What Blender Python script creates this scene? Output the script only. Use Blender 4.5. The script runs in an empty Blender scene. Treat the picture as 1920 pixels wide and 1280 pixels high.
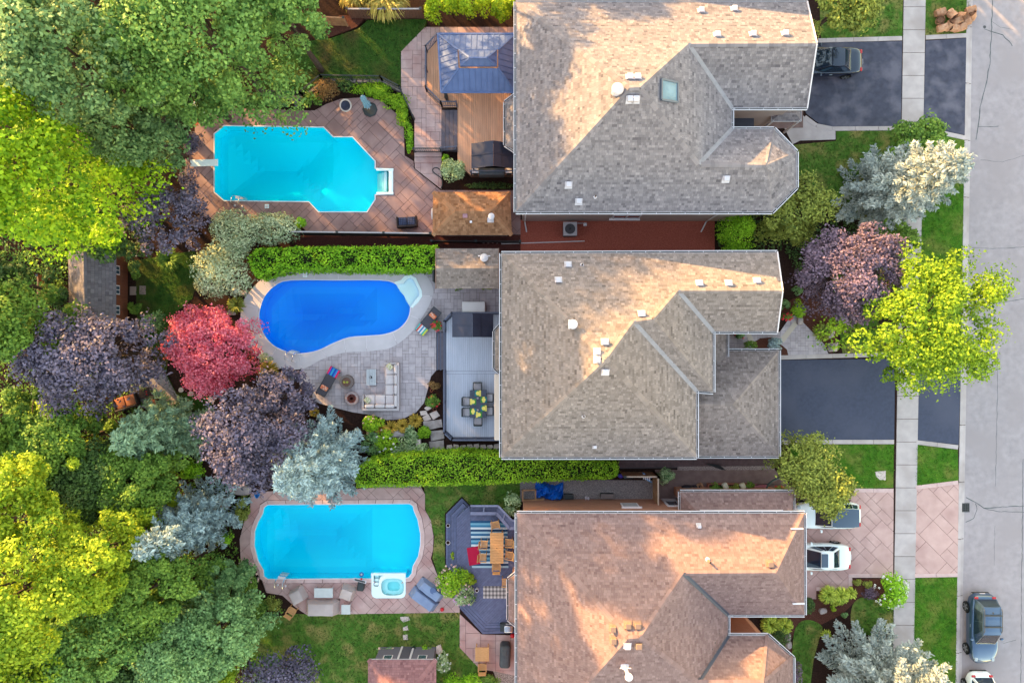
import bpy, bmesh, math, random
import numpy as np
from mathutils import Vector, Matrix
from mathutils.geometry import tessellate_polygon

random.seed(7)
R = math.radians
scene = bpy.context.scene
col = scene.collection

# ---------------------------------------------------------------- camera, sky, sun, exposure
D = 45.714          # the drone's height above the yards (m)
S = 28.0            # photograph pixels per metre on the ground
cam = bpy.data.cameras.new('camera')
cam.lens = 24; cam.sensor_width = 36; cam.clip_start = .5; cam.clip_end = 2000
cam_o = bpy.data.objects.new('camera', cam); col.objects.link(cam_o)
cam_o.location = (0, 0, D)
scene.camera = cam_o

SUN_EL = R(12.3)
SUN_AZ = (-.715, .699)       # horizontal direction towards the sun (low, from the upper left of the picture)
world = bpy.data.worlds.new('World'); scene.world = world; world.use_nodes = True
wn = world.node_tree.nodes; wl = world.node_tree.links
sky = wn.new('ShaderNodeTexSky'); sky.sky_type = 'NISHITA'; sky.sun_disc = False
sky.sun_elevation = SUN_EL; sky.sun_rotation = math.atan2(SUN_AZ[0], SUN_AZ[1])
sky.air_density = 1.6; sky.dust_density = .55; sky.ozone_density = 0.0
wl.new(sky.outputs[0], wn['Background'].inputs[0]); wn['Background'].inputs[1].default_value = .15
sun = bpy.data.lights.new('sun', 'SUN'); sun.energy = 3.4; sun.angle = R(.55); sun.color = (1.0, .64, .22)
sun_o = bpy.data.objects.new('sun', sun); col.objects.link(sun_o)
sd = Vector((SUN_AZ[0]*math.cos(SUN_EL), SUN_AZ[1]*math.cos(SUN_EL), math.sin(SUN_EL)))
sun_o.rotation_euler = sd.to_track_quat('Z', 'Y').to_euler(); sun_o.location = sd*120
scene.view_settings.view_transform = 'Standard'
scene.view_settings.look = 'None'
scene.view_settings.exposure = 2.58
scene.view_settings.gamma = 1.0
scene.render.engine = 'CYCLES'
scene.cycles.use_denoising = True
scene.cycles.max_bounces = 6
scene.cycles.transparent_max_bounces = 12
scene.cycles.caustics_reflective = False; scene.cycles.caustics_refractive = False

# ---------------------------------------------------------------- from a photo pixel and a height to a place
def G(px, py, z=0.0):
    f = (D - z)/D
    return Vector(((px - 960)/S*f, (640 - py)/S*f, z))
def PP(pts, z=0.0): return [G(x, y, z) for x, y in pts]
def plane(a, b, c):
    n = (b - a).cross(c - a).normalized()
    if n.z < 0: n = -n
    return n, n.dot(a)
def on(pl, px, py):
    o = Vector((0, 0, D)); d = G(px, py, 0) - o
    return o + d*((pl[1] - pl[0].dot(o))/pl[0].dot(d))

# ---------------------------------------------------------------- materials
MATS = {}
def lin(c):                       # sRGB 0-255 to linear
    return tuple(((v/255)/12.92 if v/255 <= .04045 else ((v/255 + .055)/1.055)**2.4) for v in c)
def M(name, c, c2=None, scale=4.0, rough=.8, rnd=0.0, attr=0.0, bump=0.0, bscale=40.0, metal=0.0, spec=.35, detail=4.0, trans=0.0, contrast=1.0, c3=None, s3=.6, coat=0.0, stretch=None):
    if name in MATS: return MATS[name]
    m = bpy.data.materials.new(name); m.use_nodes = True; MATS[name] = m
    nt = m.node_tree; N = nt.nodes; L = nt.links
    b = N['Principled BSDF']
    b.inputs['Roughness'].default_value = rough; b.inputs['Metallic'].default_value = metal
    b.inputs['Specular IOR Level'].default_value = spec
    if coat: b.inputs['Coat Weight'].default_value = coat; b.inputs['Coat Roughness'].default_value = .03
    def rgb(cc):
        n = N.new('ShaderNodeRGB'); n.outputs[0].default_value = (*cc, 1); return n.outputs[0]
    def noise(sc, det=4.0):
        tc = N.new('ShaderNodeTexCoord'); n = N.new('ShaderNodeTexNoise'); n.inputs['Scale'].default_value = sc; n.inputs['Detail'].default_value = det
        geo = N.new('ShaderNodeNewGeometry')
        src = geo.outputs['Position']
        if stretch:
            mp = N.new('ShaderNodeMapping'); mp.inputs['Scale'].default_value = stretch; L.new(src, mp.inputs['Vector']); src = mp.outputs[0]
        L.new(src, n.inputs['Vector']); return n.outputs['Fac']
    def mix(f, a, bb, t='MIX'):
        n = N.new('ShaderNodeMix'); n.data_type = 'RGBA'; n.blend_type = t
        if isinstance(f, float): n.inputs[0].default_value = f
        else: L.new(f, n.inputs[0])
        L.new(a, n.inputs[6]); L.new(bb, n.inputs[7]); return n.outputs[2]
    def ramp(f, lo, hi):
        n = N.new('ShaderNodeMapRange'); n.inputs[1].default_value = lo; n.inputs[2].default_value = hi; L.new(f, n.inputs[0]); return n.outputs[0]
    cur = rgb(c)
    if c2 is not None:
        w = .22/contrast
        if attr:
            a = N.new('ShaderNodeAttribute'); a.attribute_name = 'tint'; f = a.outputs['Fac']
            cur = mix(f, cur, rgb(c2))
        else:
            cur = mix(ramp(noise(scale, detail), .5 - w, .5 + w), cur, rgb(c2))
    if c3 is not None:
        cur = mix(ramp(noise(s3, 3.0), .48, .68), cur, rgb(c3))
    if rnd:
        oi = N.new('ShaderNodeObjectInfo'); mr = N.new('ShaderNodeMapRange')
        mr.inputs[3].default_value = 1 - rnd; mr.inputs[4].default_value = 1 + rnd; L.new(oi.outputs['Random'], mr.inputs[0])
        cb = N.new('ShaderNodeCombineColor'); 
        for i in range(3): L.new(mr.outputs[0], cb.inputs[i])
        cur = mix(1.0, cur, cb.outputs[0], 'MULTIPLY')
    L.new(cur, b.inputs['Base Color'])
    if trans:
        tr = N.new('ShaderNodeBsdfTranslucent'); L.new(cur, tr.inputs[0]); ms = N.new('ShaderNodeMixShader'); ms.inputs[0].default_value = trans
        L.new(b.outputs[0], ms.inputs[1]); L.new(tr.outputs[0], ms.inputs[2]); L.new(ms.outputs[0], N['Material Output'].inputs[0])
    if bump:
        bp = N.new('ShaderNodeBump'); bp.inputs['Strength'].default_value = bump; bp.inputs['Distance'].default_value = .02
        L.new(noise(bscale, 5.0), bp.inputs['Height']); L.new(bp.outputs[0], b.inputs['Normal'])
    return m

# ---------------------------------------------------------------- objects
def tag(o, label=None, cat=None, group=None, kind=None):
    if label: o['label'] = label
    if cat: o['category'] = cat
    if group: o['group'] = group
    if kind: o['kind'] = kind
    return o
def thing(name, label, cat, loc=(0, 0, 0), rz=0.0, group=None):
    o = bpy.data.objects.new(name, None); col.objects.link(o); o.location = loc; o.rotation_euler = (0, 0, rz)
    o.empty_display_size = .2
    return tag(o, label, cat, group)
def rootloc(o):
    while o.parent: o = o.parent
    return o
def link(name, me, mat, parent=None):
    o = bpy.data.objects.new(name, me); col.objects.link(o)
    if mat is not None and not me.materials:
        for x in (mat if isinstance(mat, (list, tuple)) else [mat]): me.materials.append(x)
    if parent is not None: o.parent = parent
    return o
def copy_tree(o, parent=None):
    c = o.copy(); col.objects.link(c); c.parent = parent
    for ch in list(o.children): copy_tree(ch, c)
    return c

class Geo:
    """Collects shapes; build() links them as one mesh object."""
    def __init__(s): s.v = []; s.f = []; s.mi = []; s.m = 0
    def add(s, v, f):
        n = len(s.v); s.v += [tuple(p) for p in v]; s.f += [tuple(i + n for i in q) for q in f]; s.mi += [s.m]*len(f); return s
    def box(s, x0, x1, y0, y1, z0, z1):
        return s.add([(x0,y0,z0),(x1,y0,z0),(x1,y1,z0),(x0,y1,z0),(x0,y0,z1),(x1,y0,z1),(x1,y1,z1),(x0,y1,z1)],
                     [(3,2,1,0),(4,5,6,7),(0,1,5,4),(1,2,6,5),(2,3,7,6),(3,0,4,7)])
    def obb(s, c, ax, ay, az):
        c, ax, ay, az = map(Vector, (c, ax, ay, az)); v = []
        for k in (-1, 1):
            for i, j in ((-1,-1),(1,-1),(1,1),(-1,1)): v.append(c + ax*i + ay*j + az*k)
        return s.add(v, [(3,2,1,0),(4,5,6,7),(0,1,5,4),(1,2,6,5),(2,3,7,6),(3,0,4,7)])
    def beam(s, a, b, w, h, up=(0, 0, 1)):
        a, b = Vector(a), Vector(b); d = b - a; L = d.length
        if L < 1e-6: return s
        d /= L; up = Vector(up); side = d.cross(up)
        if side.length < 1e-4: side = Vector((1, 0, 0)).cross(d)
        side.normalize(); u = side.cross(d)
        return s.obb((a + b)/2, d*L/2, side*w/2, u*h/2)
    def prism(s, poly, z0, z1, inset=0.0):
        P = [Vector((p[0], p[1], 0)) for p in poly]; n = len(P)
        if area2(P) < 0: P = P[::-1]
        T = offset_poly(P, inset) if inset else P
        base = [(p.x, p.y, z0) for p in P]
        if inset: mid = [(p.x, p.y, z1 - inset) for p in P]
        top = [(p.x, p.y, z1) for p in T]
        rings = [base, mid, top] if inset else [base, top]
        v = sum(rings, []); f = []
        for r in range(len(rings) - 1):
            for i in range(n):
                j = (i + 1) % n; f.append((r*n + i, r*n + j, (r + 1)*n + j, (r + 1)*n + i))
        k = (len(rings) - 1)*n
        for t in tessellate_polygon([[Vector(q) for q in top]]):
            a, b, c = (Vector(top[i]) for i in t)
            if (b - a).cross(c - a).z < 0: t = t[::-1]
            f.append(tuple(k + i for i in t))
        return s.add(v, f)
    def sheet(s, polys, z):
        """polys: outer boundary, then holes; flat at z"""
        allp = [Vector((p[0], p[1], z)) for q in polys for p in q]
        f = []
        for t in tessellate_polygon([[Vector((p[0], p[1], 0)) for p in q] for q in polys]):
            a, b, c = (allp[i] for i in t)
            f.append(tuple(t) if (b - a).cross(c - a).z > 0 else tuple(t[::-1]))
        return s.add(allp, f)
    def skirt(s, poly, z0, z1):
        n = len(poly); v = [(p[0], p[1], z0) for p in poly] + [(p[0], p[1], z1) for p in poly]
        return s.add(v, [(i, (i+1) % n, (i+1) % n + n, i + n) for i in range(n)])
    def tube(s, pts, r, n=8, caps=True, r1=None):
        pts = [Vector(p) for p in pts]; m = len(pts); v = []; f = []; prev = None
        for i, p in enumerate(pts):
            d = (pts[min(i+1, m-1)] - pts[max(i-1, 0)]).normalized()
            a = d.orthogonal().normalized() if prev is None else (prev - d*prev.dot(d)).normalized()
            prev = a; b = d.cross(a); rr = r if r1 is None else r + (r1 - r)*i/(m - 1)
            for k in range(n):
                t = 2*math.pi*k/n; v.append(p + (a*math.cos(t) + b*math.sin(t))*rr)
        for i in range(m - 1):
            for k in range(n):
                f.append((i*n + k, i*n + (k+1) % n, (i+1)*n + (k+1) % n, (i+1)*n + k))
        if caps: f.append(tuple(range(n))[::-1]); f.append(tuple((m-1)*n + k for k in range(n)))
        return s.add(v, f)
    def lathe(s, prof, c=(0, 0, 0), n=20, sx=1.0, sy=1.0):
        c = Vector(c); v = []; f = []; m = len(prof)
        for r, z in prof:
            for k in range(n):
                t = 2*math.pi*k/n; v.append(c + Vector((r*sx*math.cos(t), r*sy*math.sin(t), z)))
        for i in range(m - 1):
            for k in range(n): f.append((i*n + k, i*n + (k+1) % n, (i+1)*n + (k+1) % n, (i+1)*n + k))
        f.append(tuple(range(n))[::-1]); f.append(tuple((m-1)*n + k for k in range(n)))
        return s.add(v, f)
    def ball(s, c, rx, ry, rz, n=12, m=8):
        prof = [(max(math.sin(math.pi*i/m), .02), -math.cos(math.pi*i/m)) for i in range(m + 1)]
        c = Vector(c); g = Geo().lathe(prof, (0, 0, 0), n)
        return s.add([(c.x + p[0]*rx, c.y + p[1]*ry, c.z + p[2]*rz) for p in g.v], g.f)
    def rbox(s, c, size, r=.03, seg=2, rz=0.0, puff=0.0):
        bm = bmesh.new(); bmesh.ops.create_cube(bm, size=1.0)
        for q in bm.verts: q.co = Vector((q.co.x*size[0], q.co.y*size[1], q.co.z*size[2]))
        bmesh.ops.bevel(bm, geom=bm.edges[:], offset=min(r, min(size)*.49), segments=seg, affect='EDGES', profile=.5)
        c = Vector(c); rm = Matrix.Rotation(rz, 3, 'Z'); bm.verts.index_update()
        v = [c + rm @ q.co for q in bm.verts]; f = [tuple(x.index for x in q.verts) for q in bm.faces]; bm.free()
        return s.add(v, f)
    def build(s, name, mat, parent=None, smooth=False, local=False, attr=None):
        me = bpy.data.meshes.new(name)
        v = s.v
        if parent is not None and not local:
            r = rootloc(parent); inv = (Matrix.Translation(r.location) @ Matrix.Rotation(r.rotation_euler.z, 4, 'Z')).inverted()
            v = [tuple(inv @ Vector(p)) for p in v]
        me.from_pydata(v, [], s.f)
        o = link(name, me, mat, parent)
        if isinstance(mat, (list, tuple)): me.polygons.foreach_set('material_index', s.mi)
        if smooth: me.polygons.foreach_set('use_smooth', [True]*len(me.polygons)); me.set_sharp_from_angle(angle=R(42))
        if attr is not None:
            a = me.attributes.new('tint', 'FLOAT', 'FACE'); a.data.foreach_set('value', attr)
        me.update(); return o

# ---------------------------------------------------------------- flat polygon work
def area2(P):
    return sum(P[i][0]*P[(i+1) % len(P)][1] - P[(i+1) % len(P)][0]*P[i][1] for i in range(len(P)))/2
def offset_poly(P, d):
    P = [Vector((p[0], p[1])) for p in P]; ccw = area2(P) > 0; n = len(P); out = []
    for i in range(n):
        a, b, c = P[i-1], P[i], P[(i+1) % n]
        d1 = (b - a).normalized(); d2 = (c - b).normalized()
        n1 = Vector((-d1.y, d1.x)); n2 = Vector((-d2.y, d2.x))
        if not ccw: n1, n2 = -n1, -n2
        k = n1 + n2; q = k.dot(k)
        k = k*(2/q) if q > .3 else n1
        out.append(Vector((b.x + k.x*d, b.y + k.y*d, 0)))
    return out
def clip_tri(poly, tri):
    out = poly
    for i in range(3):
        ax, ay = tri[i]; bx, by = tri[(i+1) % 3]; ex, ey = bx - ax, by - ay
        if not out: return out
        res = []; px, py = out[-1]; pd = ex*(py - ay) - ey*(px - ax)
        for qx, qy in out:
            qd = ex*(qy - ay) - ey*(qx - ax)
            if (pd >= 0) != (qd >= 0):
                t = pd/(pd - qd); res.append((px + (qx - px)*t, py + (qy - py)*t))
            if qd >= 0: res.append((qx, qy))
            px, py, pd = qx, qy, qd
        out = res
    return out
class Region:
    """A flat region: outer boundary and holes, cut into triangles for clipping"""
    def __init__(s, outer, holes=()):
        P = [[(p[0], p[1]) for p in q] for q in (outer, *holes)]
        flat = [p for q in P for p in q]; s.outer = P[0]; s.tris = []
        for t in tessellate_polygon([[Vector((x, y, 0)) for x, y in q] for q in P]):
            q = [flat[i] for i in t]; a = area2(q)
            if abs(a) < 1e-9: continue
            if a < 0: q = q[::-1]
            s.tris.append((q, min(p[0] for p in q), max(p[0] for p in q), min(p[1] for p in q), max(p[1] for p in q)))
        s.x0 = min(p[0] for p in P[0]); s.x1 = max(p[0] for p in P[0]); s.y0 = min(p[1] for p in P[0]); s.y1 = max(p[1] for p in P[0])
    def cut(s, poly):
        """pieces of a convex polygon inside; the whole polygon if it is wholly inside"""
        x0 = min(p[0] for p in poly); x1 = max(p[0] for p in poly); y0 = min(p[1] for p in poly); y1 = max(p[1] for p in poly)
        if x1 < s.x0 or x0 > s.x1 or y1 < s.y0 or y0 > s.y1: return [], 0
        out = []; A = 0
        for q, a, b, c, d in s.tris:
            if x1 < a or x0 > b or y1 < c or y0 > d: continue
            r = clip_tri(poly, q)
            if len(r) >= 3:
                k = area2(r)
                if k > 1e-5: out.append(r); A += k
        full = area2(poly)
        if A > .995*full: return [poly], full
        return out, A
    def inside(s, x, y):
        for q, a, b, c, d in s.tris:
            if a <= x <= b and c <= y <= d and all((q[(i+1) % 3][0]-q[i][0])*(y-q[i][1]) - (q[(i+1) % 3][1]-q[i][1])*(x-q[i][0]) >= 0 for i in range(3)): return True
        return False
    def sample(s, n, rng):
        ar = np.array([area2(t[0]) for t in s.tris]); ar = ar/ar.sum(); T = np.array([t[0] for t in s.tris])
        k = rng.choice(len(ar), n, p=ar); u = rng.random((n, 2)); fl = u.sum(1) > 1; u[fl] = 1 - u[fl]
        return T[k, 0] + (T[k, 1] - T[k, 0])*u[:, :1] + (T[k, 2] - T[k, 0])*u[:, 1:]
def smooth_loop(pts, n=4):
    P = [Vector((p[0], p[1])) for p in pts]; m = len(P); out = []
    for i in range(m):
        a, b, c, d = P[i-1], P[i], P[(i+1) % m], P[(i+2) % m]
        for k in range(n):
            t = k/n
            q = .5*((2*b) + (c - a)*t + (2*a - 5*b + 4*c - d)*t*t + (3*b - a - 3*c + d)*t**3); out.append((q.x, q.y))
    return out
def laid(parent, name, region, polys, z0, z1, mat, limit=300, stuff='joined_pieces', gap=.02, minarea=.004, wob=0.0):
    """paving: each convex piece, clipped to the region, becomes a part of its own; past the limit the smallest are joined"""
    got = []
    for p in polys:
        q = [(a.x, a.y) for a in offset_poly(p, gap/2)]
        if area2(q) < 0: q = q[::-1]
        fr, A = region.cut(q)
        if A > minarea: got.append((A, fr))
    got.sort(key=lambda t: -t[0])
    rl = rootloc(parent).location
    def put(g, fr, dz):
        for r in fr:
            n = len(r); g.add([(x, y, z0) for x, y in r] + [(x, y, z1 + dz) for x, y in r],
                              [tuple(range(n, 2*n))] + [(i, (i+1) % n, (i+1) % n + n, i + n) for i in range(n)])
    for A, fr in got[:limit]:
        g = Geo(); put(g, fr, random.uniform(-wob, wob)); g.build(name, mat, parent)
    if len(got) > limit:
        g = Geo(); tint = []
        for A, fr in got[limit:]: put(g, fr, random.uniform(-wob, wob))
        tag(g.build(stuff, mat, parent), kind='stuff')
    return len(got)
def ashlar(x0, x1, y0, y1, cell, ang=0.0, c=(0, 0), rng=random):
    """random paving of 1x1, 2x1, 1x2, 2x2, 3x2 cells"""
    nx = int((x1 - x0)/cell) + 1; ny = int((y1 - y0)/cell) + 1; used = [[False]*nx for _ in range(ny)]; out = []
    ca, sa = math.cos(ang), math.sin(ang)
    opts = [(2, 2), (3, 2), (2, 3), (2, 1), (1, 2), (1, 1)]
    for j in range(ny):
        for i in range(nx):
            if used[j][i]: continue
            for w, h in rng.sample(opts[:5], 5) + [(1, 1)]:
                if i + w <= nx and j + h <= ny and not any(used[jj][ii] for jj in range(j, j+h) for ii in range(i, i+w)):
                    for jj in range(j, j+h):
                        for ii in range(i, i+w): used[jj][ii] = True
                    q = [(x0 + i*cell, y0 + j*cell), (x0 + (i+w)*cell, y0 + j*cell), (x0 + (i+w)*cell, y0 + (j+h)*cell), (x0 + i*cell, y0 + (j+h)*cell)]
                    out.append([Vector((c[0] + x*ca - y*sa, c[1] + x*sa + y*ca, 0)) for x, y in q]); break
    return out
def struct(name, g, mat, parent=None):
    o = g.build(name, mat, parent)
    if parent is None: o['kind'] = 'structure'
    return o
# ================================================================ THE SETTING
def A(r, g, b, k=.72):            # a surface's own colour, judged from how the shade shows it
    return tuple(min(.9, v*k*t) for v, t in zip(lin((r, g, b)), (1.13, .95, .97)))
m_soil = M('soil', A(64, 46, 40), A(40, 28, 25), scale=9, rough=.95, bump=.6, bscale=25, spec=.1)
m_outer = M('outer_ground', A(74, 88, 48), A(60, 66, 40), scale=.6, rough=.95, spec=.1)
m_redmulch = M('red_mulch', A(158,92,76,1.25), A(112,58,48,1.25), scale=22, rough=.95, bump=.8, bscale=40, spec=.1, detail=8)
m_brownmulch = M('brown_mulch', A(112, 74, 62), A(64, 40, 34), scale=18, rough=.95, bump=.8, bscale=40, spec=.1, detail=8)
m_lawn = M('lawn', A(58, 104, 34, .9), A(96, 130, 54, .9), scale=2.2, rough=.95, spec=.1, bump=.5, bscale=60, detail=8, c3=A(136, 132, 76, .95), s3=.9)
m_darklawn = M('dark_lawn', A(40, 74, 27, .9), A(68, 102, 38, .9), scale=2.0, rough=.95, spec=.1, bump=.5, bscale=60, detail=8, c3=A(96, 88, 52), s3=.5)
m_brightlawn = M('bright_lawn', A(54, 110, 26), A(92, 142, 42), scale=2.4, rough=.95, spec=.1, bump=.5, bscale=60, detail=8, c3=A(124, 140, 64), s3=.7)
m_conc = M('concrete', A(206, 202, 200), A(186, 182, 180), scale=1.6, rough=.85, bump=.15, bscale=60, rnd=.04, c3=A(178, 172, 168), s3=.5)
m_concd = M('joint_concrete', A(110, 104, 100), rough=.9)
m_road = M('road_asphalt', A(178, 175, 178), A(158, 155, 158), scale=2.5, rough=.9, bump=.35, bscale=45, detail=10, c3=A(164, 160, 162), s3=.35)
m_asph = M('sealed_asphalt', A(74, 77, 98), A(56, 58, 76), scale=2.6, rough=.55, bump=.25, bscale=70, detail=9, c3=A(104, 105, 120), s3=.8)
m_asph2 = M('fresh_asphalt', A(68, 76, 102), A(58, 65, 88), scale=5, rough=.55, bump=.3, bscale=70, detail=10, c3=A(76, 82, 104), s3=.3)
m_tar = M('tar_seal', (.05, .05, .055), (.12, .12, .125), scale=3, rough=.7)
m_pinkst = M('pink_stamped_concrete', A(156,132,128,0.95), A(136,110,108,0.95), scale=1.3, rough=.7, bump=.2, bscale=18, rnd=.07, c3=A(130,104,100,0.95), s3=.45)
m_pinkj = M('stamp_joint', A(116, 92, 90), rough=.9)
m_terr = M('terrace_stamped_concrete', A(188,166,162,0.95), A(166,144,142,0.95), scale=2.0, rough=.7, bump=.2, bscale=18, rnd=.06, c3=A(160,126,122,0.95), s3=.6)
m_drv = M('pink_driveway', A(216, 188, 180), A(198, 168, 160), scale=1.3, rough=.75, bump=.2, bscale=18, rnd=.045, c3=A(188, 156, 150), s3=.5)
m_h3deck = M('pool_deck_stamped', A(190,166,160,0.92), A(168,144,140,0.92), scale=1.5, rough=.75, bump=.2, bscale=18, rnd=.05, c3=A(164,128,124,0.92), s3=.5)
m_cop3 = M('cast_coping', A(208,186,182,0.92), A(190,166,162,0.92), scale=3, rough=.75, bump=.1)
m_paver = M('grey_paver', A(176,172,176,0.98), A(158,154,158,0.98), scale=3.0, rough=.85, bump=.25, bscale=40, rnd=.11)
m_paver_w = M('warm_paver', A(160,150,146,0.95), A(140,130,128,0.95), scale=3.0, rough=.85, bump=.25, bscale=40, rnd=.12)
m_pavj = M('paver_joint', A(88, 84, 88), rough=.95)
m_ring = M('pool_ring_concrete', A(198,198,202,0.90), A(184,184,188,0.90), scale=1.2, rough=.8, bump=.12, bscale=60, rnd=.035)
m_white = M('white_trim', A(236, 238, 242), rough=.45)
m_gravel = M('gravel', A(150,144,142,0.95), A(96,92,92,0.95), scale=26, rough=.95, bump=.9, bscale=30, detail=6, contrast=1.6)
m_stonewall = M('block_wall', A(150, 146, 142), A(116, 112, 108), scale=6, rough=.9, bump=.4)
m_brickpath = M('brown_paver_path', A(112, 92, 92), A(92, 74, 76), scale=4, rough=.9, rnd=.08)
m_sideconc = M('stained_concrete', A(142, 122, 116), A(118, 98, 94), scale=2, rough=.9, bump=.2)

# --- pools: outlines in photo pixels
P1 = [(421,237),(607,240),(625,258),(661,258),(703,303),(703,317),(733,318),(734,363),(703,365),(703,374),(688,397),(598,397),(580,378),(421,376),(403,360),(403,252)]
ST2 = [(756,532),(762,524),(768,521),(776,526),(786,547),(786,554),(779,562)]
P2o = smooth_loop([(545,526),(630,526),(715,526),(742,533),(762,551),(769,576),(764,598),(748,616),(722,626),(690,629),(655,632),(625,643),(600,655),(575,661),(548,661),(520,651),(500,633),(488,606),(488,582),(497,556),(516,536)], 3)
_near = lambda x, y: min(range(len(P2o)), key=lambda i: math.hypot(P2o[i][0] - x, P2o[i][1] - y))
_a, _b = _near(743, 534), _near(769, 572)
P2 = P2o[:_a + 1] + ST2 + P2o[_b:]          # the blue pool with the bay of its corner steps
P3 = [(503,946),(640,945),(768,944),(774,948),(776,957),(783,973),(788,1000),(788,1020),(784,1042),(774,1060),(772,1073),(766,1081),(761,1082),(761,1074),(696,1074),(696,1083),(640,1083),(503,1084),(496,1079),(495,1067),(485,1050),(478,1022),(479,995),(485,978),(494,962),(496,951)]
SPAH = [(699.5,1077),(757.5,1077),(757.5,1111),(751,1118.5),(705,1118.5),(699.5,1112)]
pool_w = [PP(p) for p in (P1, P2, P3, SPAH)]

KX = lambda y: 1812 - y*.0165        # photo x of the kerb's yard side
LX = lambda y: 1694 - y*.0165        # sidewalk edges
RX = lambda y: 1735 - y*.0182

g = Geo(); g.sheet([[(-400, -400), (400, -400), (400, 400), (-400, 400)]] + [[(p.x, p.y) for p in q] for q in pool_w], -.2)
struct('ground', g, m_outer)
yard = [(-38, -34), *[(G(KX(y), y).x, G(KX(y), y).y) for y in (1592, 640, -700)], (-38, 48)]
g = Geo(); g.sheet([yard] + [[(p.x, p.y) for p in q] for q in pool_w], 0); g.skirt(yard, -.2, 0)
struct('garden_soil', g, m_soil)

# road, kerb, cracks
def kx(y, o=0): return G(KX(y) + o, y)
ys = (1700, 640, -760)
g = Geo(); g.prism([kx(y, 13) for y in ys] + [Vector((60, 48, 0)), Vector((60, -40, 0))], -.19, -.12)
road = struct('road', g, m_road)
kb = struct('kerb', Geo().prism([kx(y, .5) for y in ys] + [kx(y, 13) for y in ys[::-1]], -.18, -.10), m_concd)
y = 1330
while y > -60:
    g = Geo(); g.prism([kx(y - .5, .3), kx(y - 106, .3), kx(y - 106, 7), kx(y - .5, 7)], -.10, .035, inset=.012)
    g.prism([kx(y - .5, 7.1), kx(y - 106, 7.1), kx(y - 106, 13.5), kx(y - .5, 13.5)], -.15, -.085)
    g.build('kerb_stone', m_conc, kb); y -= 106.7
def crack(pts, w):
    """a line of black sealer on the road, about 3 mm thick"""
    rng = random.Random(len(pts)*7 + int(pts[0][0])); q = []
    for (a, b), (c, d) in zip(pts, pts[1:]):
        n = max(2, int(math.hypot(c - a, d - b)/7))
        for i in range(n): q.append((a + (c - a)*i/n + rng.uniform(-.7, .7), b + (d - b)*i/n + rng.uniform(-.7, .7)))
    q.append(pts[-1]); Lf, Rt = [], []
    for i, p in enumerate(q):
        a = q[max(i-1, 0)]; b = q[min(i+1, len(q)-1)]; dx, dy = b[0] - a[0], b[1] - a[1]; l = math.hypot(dx, dy) or 1
        ww = w*rng.uniform(.6, 1.3)/2; Lf.append(G(p[0] - dy/l*ww, p[1] + dx/l*ww, -.12)); Rt.append(G(p[0] + dy/l*ww, p[1] - dx/l*ww, -.12))
    n = len(q); g = Geo(); v = [(a.x, a.y, -.1165) for a in Lf] + [(a.x, a.y, -.1165) for a in Rt]
    g.add(v, [(i, i + n, i + 1 + n, i + 1) for i in range(n - 1)]); g.build('crack', m_tar, road)
for pts, w in [([(1861,0),(1859,60),(1856,120),(1846,170),(1838,200),(1834,240),(1830,262)], 2.2),
               ([(1846,54),(1858,60),(1880,66),(1892,78),(1898,87)], 2.0), ([(1834,238),(1872,237)], 1.6),
               ([(1823,464),(1870,466),(1920,463)], 1.0), ([(1872,568),(1895,564),(1920,560)], 1.4),
               ([(1870,660),(1870,740),(1868,840),(1866,912)], .9), ([(1918,860),(1917,980),(1915,1120),(1914,1280)], 1.6),
               ([(1811,932),(1830,942),(1845,952),(1880,950),(1920,948)], 2.0), ([(1845,953),(1870,958),(1920,960)], 1.4),
               ([(1811,978),(1825,971),(1832,955),(1829,943)], 1.6), ([(1880,1206),(1905,1199)], 1.0), ([(1865,985),(1864,1060)], .7),
               ([(1838,300),(1880,304),(1920,292)], .7), ([(1860,40),(1875,52),(1900,56)], .7)]:
    crack(pts, w*.72)
# the drain in the gutter
dr = thing('storm_drain', 'square iron storm drain grate in the gutter by the pink driveway', 'drain', kx(951, 9))
g = Geo(); c = G(1810, 951, -.1); x, y0 = c.x, c.y
g.box(x-.27, x+.27, y0-.3, y0+.3, -.13, -.078); g.build('frame', M('iron', (.09, .08, .085), rough=.6, metal=.5), dr)
for i in range(4):
    for j in range(4):
        Geo().box(x-.215 + i*.115, x-.13 + i*.115, y0-.23 + j*.125, y0-.14 + j*.125, -.08, -.0755).build('slot', M('slot_dark', (.008, .008, .008), rough=1), dr)
mh = thing('valve_cover', 'small round iron valve cover in the road beside a tar line', 'cover', G(1846, 51, -.12))
Geo().lathe([(.1, -.12), (.1, -.112), (.09, -.11)], (G(1846,51,-.12).x, G(1846,51,-.12).y, 0), 16).build('lid', MATS['iron'], mh)

# sidewalk slabs
sw = struct('sidewalk', Geo().prism([G(LX(y)+.4, y) for y in (1420, -120)] + [G(RX(y)-.4, y) for y in (-120, 1420)], -.1, .03), m_concd)
y = 1385.0
while y > -60:
    Geo().prism([G(LX(y), y - .45), G(LX(y-42.6), y - 42.4), G(RX(y-42.6), y - 42.4), G(RX(y), y - .45)], .0, .05, inset=.006).build('slab', m_conc, sw); y -= 42.85

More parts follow.
